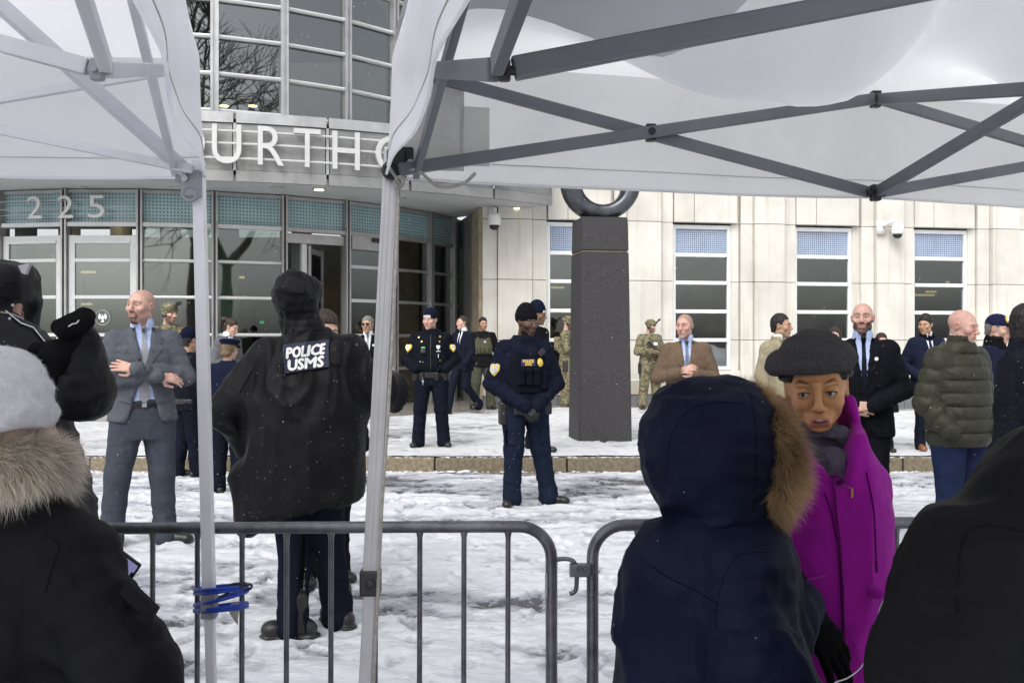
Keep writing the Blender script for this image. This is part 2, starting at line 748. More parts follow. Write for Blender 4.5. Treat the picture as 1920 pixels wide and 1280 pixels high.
def road_z(X, Y):
    s = slush(X, Y)
    near = np.clip((X + 9) / 3, 0, 1) * np.clip((9 - X) / 3, 0, 1)
    lump = fbm(X * 5, Y * 8, 0, 41, 4)
    fine = fbm(X * 18, Y * 26, 0, 47, 3)
    z = 0.040 * (s - 0.5) + 0.018 * lump * s + 0.008 * fine * s
    return z * near + 0.0


def seq(*segs):
    out = []
    for a, b, st in segs:
        n = max(1, int(round((b - a) / st)))
        out += list(np.linspace(a, b, n, endpoint=False))
    out.append(segs[-1][1])
    return np.array(out)


M_road = snow_mat('slush_on_asphalt', (0.66, 0.675, 0.71), (0.29, 0.305, 0.345), (0.09, 0.09, 0.10), lo=0.14, mid=0.46, hi=0.60, scale=24, bump=0.9)
M_pave = snow_mat('trodden_snow', (0.62, 0.63, 0.65), (0.33, 0.33, 0.345), (0.24, 0.225, 0.20), lo=0.12, mid=0.40, hi=0.58, scale=26, bump=0.6)
grid_sheet('road', seq((-40, -8, 4), (-8, -5.2, 0.2), (-5.2, 5.6, 0.019), (5.6, 9, 0.2), (9, 40, 4)),
           seq((-25, 3.6, 1.5), (3.6, 6.5, 0.016), (6.5, 11.35, 0.022)), road_z, M_road, slush, (1100, -4.6, 4.8, 3.9, 10.9, 5))
gm = pbr('far_ground', (0.75, 0.76, 0.78), 0.7, var=0.15, vscale=0.3)
g = mesh_obj('ground', [(-300, -300, -0.12), (300, -300, -0.12), (300, 300, -0.12), (-300, 300, -0.12)], [(0, 1, 2, 3)], gm)
tag(g, kind='structure')


def pave_slope(X, Y):
    return -0.16 * np.clip((X - 1.0) / 7.0, 0, 1) * np.clip((Y - 13.0) / 8.0, 0, 1)


def pave_cover(X, Y):
    a = fbm(X * 0.8, Y * 1.1, 0, 61, 4)
    b = fbm(X * 3.5, Y * 5.0, 0, 67, 4)
    s = 0.52 + 0.28 * a + 0.36 * b + 0.25 * fbm(X * 11, Y * 15, 0, 69, 3)
    dc = np.sqrt((X - CC.x) ** 2 + (Y - CC.y) ** 2)
    s = s - 0.75 * np.clip((RC + 0.5 + 0.8 * a - dc) / 0.5, 0, 1)
    sw = -(X - WO.x) * WN.x - (Y - WO.y) * WN.y
    s = s - 0.6 * np.clip((sw + 1.0 + 0.5 * a) / 0.5, 0, 1) * np.clip((X + 1) / 1, 0, 1)
    s = s + 0.16 * np.exp(-((Y - 11.55) / 0.5) ** 2)
    return np.clip(s, 0, 1).astype(np.float32)


def pave_z(X, Y):
    s = pave_cover(X, Y)
    return PAVE + 0.012 + pave_slope(X, Y) + 0.02 * (s - 0.5) + 0.008 * fbm(X * 6, Y * 9, 0, 71, 3) * s


grid_sheet('pavement', seq((-40, -9, 3), (-9, 9, 0.035), (9, 15, 0.3), (15, 40, 4)),
           seq((CURBY + 0.10, 14, 0.03), (14, 21, 0.06), (21, 34, 1.0)), pave_z, M_pave, pave_cover, (700, -6.5, 7.5, 11.5, 17.5, 6))

kerb = thing('kerb', 'granite kerb between the slushy street and the snowy pavement', 'kerb', (0, CURBY, 0))
kerb['kind'] = 'structure'
M_kerb = pbr('kerb_granite', (0.20, 0.165, 0.11), 0.75, var=0.35, vscale=22, bump=0.6, bscale=90, detail=8, objrand=.2)
x = -12.0
cuts = [-12, -9.6, -7.3, -4.75, -2.5, -0.87, 0.62, 2.6, 4.4, 6.9, 9.4, 12]
for a, b in zip(cuts[:-1], cuts[1:]):
    mb = MB()
    mb.box(((a + b) / 2, 0.15 + random.uniform(-.004, .004), PAVE / 2 - 0.06), ((b - a) / 2 - 0.008, 0.15, PAVE / 2 + 0.06 + random.uniform(-.004, .004)), None, 0.014)
    mb.build('kerb_stone', M_kerb, kerb)
# crumbs of snow fallen along the foot of the kerb
vs, fs = [], []
mb = MB()
for i in range(420):
    x0 = random.uniform(-6.5, 6.5)
    r0 = random.uniform(0.004, 0.016) * (1 if random.random() < .9 else 1.6)
    y0 = CURBY - abs(random.gauss(0, 0.05)) - 0.01
    mb.sphere((x0, y0, 0.008 + r0 * 0.2), r0, 6, 4, (random.uniform(1.2, 2.6), 1, random.uniform(.4, .8)))
for i in range(500):
    x0 = random.uniform(-6.5, 6.5)
    r0 = random.uniform(0.004, 0.012)
    mb.sphere((x0, CURBY + random.uniform(0.0, 0.14), PAVE + 0.002), r0, 6, 4, (random.uniform(1.5, 3.5), 1.2, 0.5))
M_snow = pbr('loose_snow', (0.68, 0.69, 0.71), 0.6, var=0.10, bump=0.3, bscale=80)
tag(mb.build('snow_crumbs', M_snow, None, True), 'loose crumbs of snow along the granite kerb', 'snow', kind='stuff')

# ================================================================ COURTHOUSE
court = thing('courthouse', 'pale stone courthouse with curved glass entrance and lettered metal canopy', 'building', (0, 0, 0))
M_alu = pbr('brushed_aluminium', (0.50, 0.505, 0.51), 0.38, 0.85, var=0.10, vscale=3, streak=0.15, rvar=0.1)
M_aluw = pbr('pale_frame_paint', (0.47, 0.48, 0.48), 0.4, 0.15, var=0.06, vscale=3)
M_winf = pbr('white_window_paint', (0.70, 0.715, 0.70), 0.4, 0.05, var=0.06, vscale=3)
M_mull = pbr('grey_mullion', (0.34, 0.335, 0.33), 0.42, 0.6, var=0.12, vscale=2.5, streak=0.2)
M_fin = pbr('dark_fin', (0.20, 0.195, 0.19), 0.5, 0.4, var=0.14, vscale=2.0)
M_fascia = pbr('stainless_fascia', (0.27, 0.27, 0.268), 0.5, 0.5, var=0.16, vscale=1.3, streak=0.35, rvar=0.12)
M_letter = pbr('letter_paint', (0.52, 0.52, 0.515), 0.45, 0.1, var=0.04)
M_soffit = pbr('soffit_panel', (0.46, 0.475, 0.475), 0.6, var=0.06, vscale=1.2, bump=0.05)
M_glass = glass_mat('entrance_glass', (0.50, 0.57, 0.53), 0.10, 0.02, 0.02)
M_glassd = glass_mat('upper_glass', (0.42, 0.45, 0.43), 0.13, 0.015, 0.04)
M_glassw = glass_mat('window_glass', (0.46, 0.52, 0.48), 0.12, 0.02, 0.05)
M_dots = dots_mat('green_dot_screen', (0.26, 0.38, 0.40), (0.045, 0.075, 0.08), 0.062, 0.46)
M_dotsb = dots_mat('blue_dot_screen', (0.32, 0.38, 0.50), (0.008, 0.009, 0.015), 0.046, 0.46, square=True)
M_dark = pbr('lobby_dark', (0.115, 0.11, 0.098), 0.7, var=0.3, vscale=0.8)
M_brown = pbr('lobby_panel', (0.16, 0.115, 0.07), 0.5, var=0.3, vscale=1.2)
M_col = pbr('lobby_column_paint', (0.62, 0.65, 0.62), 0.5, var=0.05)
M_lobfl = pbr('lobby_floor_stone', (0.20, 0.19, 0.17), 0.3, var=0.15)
M_warm = emit('warm_lamp', (1.0, 0.78, 0.42), 9.0)
M_warm2 = emit('amber_lamp', (1.0, 0.70, 0.32), 0.9)

Z_SOF, Z_CAN = 4.20, 5.36
GZ = [0.17, 0.92, 1.59, 2.27, 2.93, 3.55, 4.18]

mull_px = [5, 125, 264, 402, 531, 648, 736, 803, 846, 868]
phis = [arc_phi(p, CG, RG) for p in mull_px]
print('glass phis', [round(math.degrees(p), 1) for p in phis])
dph = phis[1] - phis[0]
left = [phis[0] - dph * k for k in (3, 2, 1)]
allph = left + phis
for i in range(1, len(allph)):
    if allph[i] - allph[i - 1] < R(4):
        allph[i] = allph[i - 1] + R(7.5)
allph.append(allph[-1] + R(9))
print('all phis', [round(math.degrees(p), 1) for p in allph])


def arc_box(name, phi, Rm, z0, z1, w, d, m, parent=court):
    mb = MB()
    c = AP(CG, Rm, phi, (z0 + z1) / 2)
    mb.box(c, (w / 2, d / 2, (z1 - z0) / 2), arc_frame(phi))
    return mb.build(name, m, parent)


def chord_rail(mb, pa, pb, Rm, z, h, d, inset=0.0, tube=False):
    a, b = AP(CG, Rm, pa, z), AP(CG, Rm, pb, z)
    u = (b - a).normalized()
    a, b = a + u * inset, b - u * inset
    if tube:
        mb.tube([a, b], h / 2, 8)
    else:
        mb.bar(a, b, d, h)


def pane_between(name, pa, pb, Rm, z0, z1, m, parent, inset=0.03, th=0.012):
    a, b = AP(CG, Rm, pa, 0), AP(CG, Rm, pb, 0)
    u = (b - a).normalized()
    a, b = a + u * inset, b - u * inset
    n = Vector((u.y, -u.x, 0))
    W = (b - a).length
    q = [a + Vector((0, 0, z0)), b + Vector((0, 0, z0)), b + Vector((0, 0, z1)), a + Vector((0, 0, z1))]
    vs = [v + n * th / 2 for v in q] + [v - n * th / 2 for v in q]
    fs = [(0, 1, 2, 3), (7, 6, 5, 4), (0, 4, 5, 1), (1, 5, 6, 2), (2, 6, 7, 3), (3, 7, 4, 0)]
    uv = [(0, z0), (W, z0), (W, z1), (0, z1), (0, z1), (W, z1), (W, z0), (0, z0)] + [(0, 0)] * 16
    return mesh_obj(name, vs, fs, m, parent, uvs=uv)


curtain = mesh_obj('entrance_glazing', *(lambda mb: (mb.v, mb.f))(
    (lambda mb: [mb, [chord_rail(mb, allph[i], allph[i + 1], RG, 4.17, 0.06, 0.12) for i in range(len(allph) - 1)]][0])(MB())), M_mull, court)

door_bays = {allph.index(phis[0]), allph.index(phis[1])}
vest_bay = allph.index(phis[4])
auto_bay = allph.index(phis[5])
upper_z = [5.36 + 0.33 + 0.675 * k for k in range(0, 9)]
for i, ph in enumerate(allph):
    right = i >= auto_bay
    # a pair of slim posts with a deep dark fin between
    t, n = ATN(ph)
    mb = MB()
    for s in (-1, 1):
        mb.box(AP(CG, RG + 0.05, ph, (0.05 + 4.2) / 2) + t * s * 0.036, (0.016, 0.075, 2.08), arc_frame(ph))
    mb.build('mullion', M_mull, curtain)
    arc_box('fin', ph, RG - 0.06, 0.05, 4.2, 0.055, 0.16, M_fin, curtain)
    mb = MB()
    for s in (-1, 1):
        mb.box(AP(CG, RG + 0.05, ph, 8.0) + t * s * 0.05, (0.022, 0.07, 3.0), arc_frame(ph))
    mb.box(AP(CG, RG + 0.02, ph, 8.0), (0.028, 0.05, 3.0), arc_frame(ph))
    mb.build('mullion', M_alu, curtain)
for i in range(len(allph) - 1):
    pa, pb = allph[i], allph[i + 1]
    # transom with dot screen
    pane_between('dot_screen', pa, pb, RG, 3.62, 4.14, M_dots, curtain, 0.055)
    mb = MB()
    chord_rail(mb, pa, pb, RG + 0.04, 3.575, 0.075, 0.12, 0.05)
    mb.build('transom', M_mull if i >= vest_bay else M_aluw, curtain)
    if i in door_bays:
        continue
    rail_z = GZ[1:-2]
    for k in range(len(GZ) - 2):
        z0, z1 = GZ[k] + 0.035, GZ[k + 1] - 0.035
        if k == len(GZ) - 3:
            z1 = 3.53
        if i == vest_bay:
            continue
        pane_between('pane', pa, pb, RG, z0, z1, M_glass, curtain, 0.055)
    if i != vest_bay:
        for k, z in enumerate(rail_z):
            mb = MB()
            chord_rail(mb, pa, pb, RG + 0.05, z, 0.062, 0.1, 0.05, tube=(i != auto_bay))
            mb.build('rail', M_alu if i > auto_bay else M_aluw, curtain)
        mb = MB()
        chord_rail(mb, pa, pb, RG + 0.02, 0.12, 0.16, 0.14, 0.05)
        mb.build('sill', M_aluw if i < vest_bay else M_mull, curtain)
    # upper storeys
    for k in range(len(upper_z) - 1):
        pane_between('pane', pa, pb, RG, upper_z[k] + 0.04, upper_z[k + 1] - 0.04, M_glassd, curtain, 0.07)
        mb = MB()
        chord_rail(mb, pa, pb, RG + 0.05, upper_z[k + 1], 0.085, 0.1, 0.06, tube=True)
        mb.build('rail', M_aluw, curtain)
    pane_between('pane', pa, pb, RG, 5.0, upper_z[0] - 0.04, M_glassd, curtain, 0.07)
    mb = MB()
    chord_rail(mb, pa, pb, RG + 0.05, upper_z[0], 0.085, 0.1, 0.06, tube=True)
    mb.build('rail', M_aluw, curtain)

# doors
M_seal = pbr('etched_seal', (0.62, 0.64, 0.63), 0.5, var=0.02)
M_sealo = pbr('etched_ring', (0.30, 0.32, 0.32), 0.5, var=0.02)


def seal(mb_ring, mb_bird, c, t, r):
    """Round seal with a spread eagle, etched on glass: ring, wings, body, tail."""
    up = Vector((0, 0, 1))
    n = Vector((t.y, -t.x, 0))
    for rr, w in ((r, 0.10), (r * 0.86, 0.035)):
        N = 28
        pts = [c + t * math.cos(2 * math.pi * k / N) * rr + up * math.sin(2 * math.pi * k / N) * rr + n * 0.008 for k in range(N)]
        mb_ring.tube(pts, r * w * 0.5, 5, closed=True)
    for s in (-1, 1):
        for k in range(5):
            a0 = R(28 + k * 20)
            a1 = R(44 + k * 20)
            L1 = r * (0.72 - 0.05 * k)
            poly = [(s * 0.10 * r, -0.05 * r + 0.1 * r), (s * L1 * math.sin(a0) * 1.0, L1 * math.cos(a0)), (s * L1 * math.sin(a1), L1 * math.cos(a1) * 0.9)]
            mb_bird.prism([(x, y - 0.05 * r) for x, y in poly], n * 0.004, c + n * 0.008, t, up)
    mb_bird.prism([(-.12 * r, .18 * r), (.12 * r, .18 * r), (.17 * r, -.1 * r), (.1 * r, -.35 * r), (.26 * r, -.62 * r), (-.26 * r, -.62 * r), (-.1 * r, -.35 * r), (-.17 * r, -.1 * r)], n * 0.004, c + n * 0.0085, t, up)
    mb_bird.prism([(-.08 * r, .2 * r), (.08 * r, .2 * r), (.07 * r, .42 * r), (-.07 * r, .42 * r)], n * 0.004, c + n * 0.0085, t, up)


for bi in sorted(door_bays):
    pa, pb = allph[bi], allph[bi + 1]
    a, b = AP(CG, RG, pa, 0), AP(CG, RG, pb, 0)
    u = (b - a).normalized(); n = Vector((u.y, -u.x, 0))
    W = (b - a).length
    M3 = Matrix((u, n, Vector((0, 0, 1)))).transposed()
    mid = (a + b) / 2
    mb = MB()
    for s in (-1, 1):
        mb.box(mid + u * s * (W / 2 - 0.115) + n * 0.03 + Vector((0, 0, 1.78)), (0.055, 0.03, 1.60), M3)
    mb.box(mid + n * 0.03 + Vector((0, 0, 3.32)), (W / 2 - 0.17, 0.03, 0.055), M3)
    mb.box(mid + n * 0.03 + Vector((0, 0, 0.30)), (W / 2 - 0.17, 0.03, 0.12), M3)
    d = mb.build('door', M_aluw, court)
    zz = [0.42, 0.92, 1.20, 1.59, 2.27, 2.93, 3.265]
    for z0, z1 in zip(zz[:-1], zz[1:]):
        pane_between('pane', pa, pb, RG + 0.03, z0, z1, M_glass, d, 0.17)
        mb = MB()
        mb.box(mid + n * 0.045 + Vector((0, 0, z1)), (W / 2 - 0.17, 0.03, 0.03), M3)
        mb.build('rail', M_aluw, d)
    mb = MB()
    mb.tube([mid + u * (W / 2 - 0.2) + n * 0.09 + Vector((0, 0, 1.1)), mid + u * (W / 2 - 0.2) + n * 0.09 + Vector((0, 0, 1.5))], 0.014, 8)
    mb.build('handle', M_alu, d)
    m1, m2 = MB(), MB()
    seal(m1, m2, mid + n * 0.045 + Vector((0, 0, 1.90)), u, 0.135)
    m1.build('seal_ring', M_sealo, d)
    m2.build('seal_eagle', M_seal, d)

# open vestibule bay: header, jamb posts and a leaf swung open
pa, pb = allph[vest_bay], allph[vest_bay + 1]
a, b = AP(CG, RG, pa, 0), AP(CG, RG, pb, 0)
u = (b - a).normalized(); n = Vector((u.y, -u.x, 0)); W = (b - a).length
M3 = Matrix((u, n, Vector((0, 0, 1)))).transposed()
mb = MB()
mb.box((a + b) / 2 + Vector((0, 0, 3.42)), (W / 2 - 0.06, 0.05, 0.09), M3)
mb.build('door_header', M_mull, court)
mb = MB()
mb.box(a + u * 0.40 + Vector((0, 0, 1.75)), (0.05, 0.05, 1.57), M3)
mb.build('door_post', M_aluw, court)
hx = a + u * 0.52
leafd = (u * 0.62 - n * 0.78).normalized()
ML = Matrix((leafd, Vector((leafd.y, -leafd.x, 0)), Vector((0, 0, 1)))).transposed()
mb = MB()
for o_ in (0.04, 0.92):
    mb.box(hx + leafd * o_ + Vector((0, 0, 1.75)), (0.04, 0.025, 1.55), ML)
for z in (0.3, 1.59, 2.6, 3.2):
    mb.box(hx + leafd * 0.48 + Vector((0, 0, z)), (0.40, 0.025, 0.05), ML)
leaf = mb.build('door', M_mull, court)
leaf['label'] = 'glass door leaf standing open'
mb = MB()
mb.box(hx + leafd * 0.48 + Vector((0, 0, 1.75)), (0.40, 0.004, 1.4), ML)
mb.build('pane', M_glass, leaf)
# header box with a black motion sensor over the next door
pa, pb = allph[auto_bay], allph[auto_bay + 1]
a, b = AP(CG, RG, pa, 0), AP(CG, RG, pb, 0)
u = (b - a).normalized(); n = Vector((u.y, -u.x, 0)); W = (b - a).length
M3 = Matrix((u, n, Vector((0, 0, 1)))).transposed()
mb = MB()
mb.box((a + b) / 2 + n * 0.07 + Vector((0, 0, 3.40)), (W / 2 - 0.06, 0.07, 0.13), M3)
hd = mb.build('door_header', M_mull, court)
mb = MB()
mb.box((a + b) / 2 + u * 0.1 + n * 0.17 + Vector((0, 0, 3.47)), (0.15, 0.03, 0.045), M3, 0.02)
mb.build('motion_sensor', pbr('black_plastic', (0.012, 0.012, 0.013), 0.35), hd)

# ------------ canopy
phc = [arc_phi(p, CC, RC) for p in (440, 614, 768, 925)]
step = phc[1] - phc[0]
joints = [phc[0] - step * k for k in (5, 4, 3, 2, 1)] + phc
phe = arc_phi(1035, CC, RC)
joints = [j for j in joints] + [phe]
ph0 = joints[0] - step


def arc_strip(mb, C, r0, r1, z0, z1, pa, pb, N=12):
    vs, fs = [], []
    for k in range(N + 1):
        ph = pa + (pb - pa) * k / N
        vs += [AP(C, r1, ph, z0), AP(C, r1, ph, z1), AP(C, r0, ph, z1), AP(C, r0, ph, z0)]
    for k in range(N):
        o = 4 * k
        for j in range(4):
            fs.append((o + j, o + 4 + j, o + 4 + (j + 1) % 4, o + (j + 1) % 4))
    fs += [(0, 1, 2, 3), tuple(4 * N + j for j in (3, 2, 1, 0))]
    mb.add(vs, fs)
    return mb


mb = MB()
arc_strip(mb, CC, RC - 4.8, RC - 0.06, Z_SOF + 0.02, Z_SOF + 0.12, ph0, phe, 40)
canopy = mb.build('canopy', M_soffit, court)
mb = MB()
arc_strip(mb, CC, RC - 4.8, RC - 0.06, Z_CAN - 0.08, Z_CAN - 0.01, ph0, phe - 0.002, 40)
mb.build('roof_deck', M_fascia, canopy)
mb = MB()
t, n = ATN(phe)
mb.box(AP(CC, RC - 2.4, phe, (Z_SOF + Z_CAN) / 2) - t * 0.02, (0.02, 2.3, (Z_CAN - Z_SOF) / 2 - 0.02), arc_frame(phe))
mb.build('end_panel', M_fascia, canopy)
allj = [ph0] + joints
for a, b in zip(allj[:-1], allj[1:]):
    mb = MB()
    arc_strip(mb, CC, RC - 0.05, RC, Z_SOF + 0.20, Z_CAN - 0.17, a + 0.0035, b - 0.0035)
    mb.build('fascia_panel', M_fascia, canopy)
    mb = MB()
    arc_strip(mb, CC, RC - 0.05, RC + 0.035, Z_CAN - 0.16, Z_CAN + 0.02, a + 0.002, b - 0.002)
    mb.build('cornice', M_alu, canopy)
    mb = MB()
    arc_strip(mb, CC, RC - 0.05, RC + 0.03, Z_SOF, Z_SOF + 0.19, a + 0.002, b - 0.002)
    mb.build('bottom_trim', M_fascia, canopy)
    mb = MB()
    arc_strip(mb, CC, RC - 0.04, RC + 0.012, Z_SOF + 0.19, Z_CAN - 0.16, b - 0.0022, b + 0.0022, 1)
    mb.build('joint_cover', M_alu, canopy)
LZ = 4.83
for z in (LZ + 0.21, LZ, LZ - 0.25):
    N = 60
    mb = MB()
    mb.tube([AP(CC, RC + 0.10, ph0 + (phe - ph0) * k / N, z) for k in range(N + 1)], 0.020, 6)
    mb.build('sign_rod', M_letter, canopy)
lw = dict(C=.55, O=.62, U=.46, R=.42, T=.44, H=.46, S=.36, E=.36)
for ch, px in zip('COURTHOUSE', (268, 347, 425, 508, 576, 649, 737, 820, 884, 938)):
    ph = arc_phi(px, CC, RC + 0.14)
    vs, fs = fit_text(ch, lw[ch] * 1.04, 0.66, 0.055, 0.0, 5)
    F = arc_frame(ph)
    c = AP(CC, RC + 0.16, ph, LZ - 0.02)
    mesh_obj('letter', [c + F @ Vector((q.x, q.z, q.y)) for q in vs], fs, M_letter, canopy)
for px, py in ((490, 369), (598, 356), (748, 372), (968, 391), (520, 352), (330, 352), (150, 352), (205, 368)):
    Y = (Z_SOF - CAMZ) * FPX / (640 - py)
    q = P(px, py, Y)
    mb = MB()
    mb.lathe([(0.10, -0.012), (0.125, -0.006), (0.125, 0.02)], (q.x, q.y, Z_SOF + 0.012), 20)
    dl = mb.build('downlight', M_alu, canopy)
    mb = MB()
    mb.lathe([(0.085, -0.018), (0.088, 0.0)], (q.x, q.y, Z_SOF + 0.012), 16)
    mb.build('lamp', M_warm if px in (598, 968, 205) else M_aluw, dl)

# street number on three thin rods in front of the transom
for z in (3.97, 3.83, 3.72):
    mb = MB()
    mb.tube([AP(CG, RG + 0.16, phis[0] - 0.12 + (phis[2] - phis[0] + 0.1) * k / 12, z + 0.02) for k in range(13)], 0.008, 5)
    mb.build('number_rod', M_alu, curtain)
for ch, px in zip('225', (64, 122, 180)):
    ph = arc_phi(px, CG, RG + 0.2)
    vs, fs = fit_text(ch, 0.29, 0.40, 0.03, 0.0, 5)
    F = arc_frame(ph)
    c = AP(CG, RG + 0.2, ph, 3.87)
    mesh_obj('digit', [c + F @ Vector((q.x, q.z, q.y)) for q in vs], fs, M_letter, curtain)

# ------------ lobby behind the glass
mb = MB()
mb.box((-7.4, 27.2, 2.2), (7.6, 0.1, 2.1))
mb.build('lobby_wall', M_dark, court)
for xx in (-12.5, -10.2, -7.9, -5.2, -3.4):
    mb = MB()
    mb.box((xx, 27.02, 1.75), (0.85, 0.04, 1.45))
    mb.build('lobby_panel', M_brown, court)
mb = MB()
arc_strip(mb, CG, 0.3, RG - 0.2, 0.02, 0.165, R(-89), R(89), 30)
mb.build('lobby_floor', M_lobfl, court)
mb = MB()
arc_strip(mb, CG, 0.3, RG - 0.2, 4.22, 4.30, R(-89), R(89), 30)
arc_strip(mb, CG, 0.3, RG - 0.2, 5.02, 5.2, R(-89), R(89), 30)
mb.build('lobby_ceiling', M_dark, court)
mb = MB()
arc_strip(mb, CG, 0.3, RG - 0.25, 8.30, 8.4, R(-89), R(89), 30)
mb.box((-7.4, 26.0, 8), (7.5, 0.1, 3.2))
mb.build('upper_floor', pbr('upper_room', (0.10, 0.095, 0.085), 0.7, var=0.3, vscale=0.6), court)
for ph, rr, w in ((-0.22, 5.3, 0.2), (-0.02, 5.3, .2), (0.16, 5.4, .2), (0.36, 5.3, .2), (0.62, 5.5, .2), (0.98, 5.9, .28), (-0.42, 5.3, .2)):
    mb = MB()
    c = AP(CG, rr, ph, 0)
    mb.cyl(c + Vector((0, 0, .165)), c + Vector((0, 0, 4.22)), w, 20)
    mb.build('lobby_column', M_col, court, True)
for px, py, Y in ((445, 520, 19.5), (165, 510, 19.5), (430, 565, 20.5), (160, 570, 20.5), (690, 600, 23)):
    q = P(px, py, Y + 1.5)
    mb = MB(); mb.box(q, (0.14, 0.05, 0.022)); mb.build('lobby_lamp', M_warm2, court)
for px, py in ((460, 12), (418, 8), (437, 97), (448, 97), (420, 199), (474, 199), (655, 30), (590, 60)):
    Y = 22.0 if py > 150 else 24.0
    q = P(px, py, Y)
    mb = MB(); mb.lathe([(0.10, -0.01), (0.10, 0.01)], q, 14); mb.build('ceiling_lamp', M_warm, court)
q = P(491, 604, 24)
mb = MB(); mb.box(q, (0.05, 0.01, 0.03)); mb.build('exit_sign', emit('green_sign', (0.05, 0.9, 0.4), 0.7), court)

# ------------ stone wing
M_stone = pbr('limestone', (0.565, 0.545, 0.495), 0.85, var=0.10, vscale=1.1, bump=0.12, bscale=70, objrand=.07, streak=0.34, detail=8)
M_stoneb = pbr('base_limestone', (0.47, 0.43, 0.355), 0.85, var=0.12, vscale=2, bump=0.15, bscale=60, streak=0.4, objrand=.12)
M_granb = pbr('plinth_granite', (0.14, 0.145, 0.155), 0.7, var=0.2, vscale=30, bump=0.2)
M_back = pbr('joint_mortar', (0.30, 0.25, 0.175), 0.95, var=0.2)
zs = [0.36, 1.50, 2.74, 3.98, 5.22, 6.46, 7.7]


def panel(s0, s1, z0, z1, off, th=0.16, name='stone_block', m=None, gap=0.0055, bev=0.007):
    mb = MB()
    mb.box(wall_pt((s0 + s1) / 2, off - th / 2, (z0 + z1) / 2), ((s1 - s0) / 2 - gap, th / 2, (z1 - z0) / 2 - gap), WM, bev)
    return mb.build(name, m or M_stone, wing)


wing = MB()
wing.box(wall_pt(wall_s(905) + 9.0, -0.75, 8.6), (9.0, 0.3, 1.4), WM)
wing = wing.build('stone_wing', M_stone, court)


def col_panels(p0, p1, off, th=0.16):
    s0, s1 = wall_s(p0), wall_s(p1)
    for z0, z1 in zip(zs[:-1], zs[1:]):
        panel(s0, s1, z0, z1, off, th)


wins = [(1027, 1137), (1264, 1374), (1493, 1602), (1715, 1819), (1934, 2036), (2146, 2244)]
piers = []
# (px from, px to, offset)
strips = [(905, 933, -0.02), (933, 998, 0.03), (998, 1026, -0.02),
          (1152, 1176, -0.02), (1176, 1238, 0.085), (1238, 1263, -0.02),
          (1390, 1413, -0.02), (1413, 1469, 0.085), (1469, 1493, -0.02),
          (1616, 1640, -0.02), (1640, 1692, 0.085), (1692, 1715, -0.02),
          (1834, 1857, -0.02), (1857, 1908, 0.085), (1908, 1933, -0.02),
          (2050, 2074, -0.02), (2074, 2122, 0.085), (2122, 2146, -0.02)]
for p0, p1, off in strips:
    col_panels(p0, p1, off)
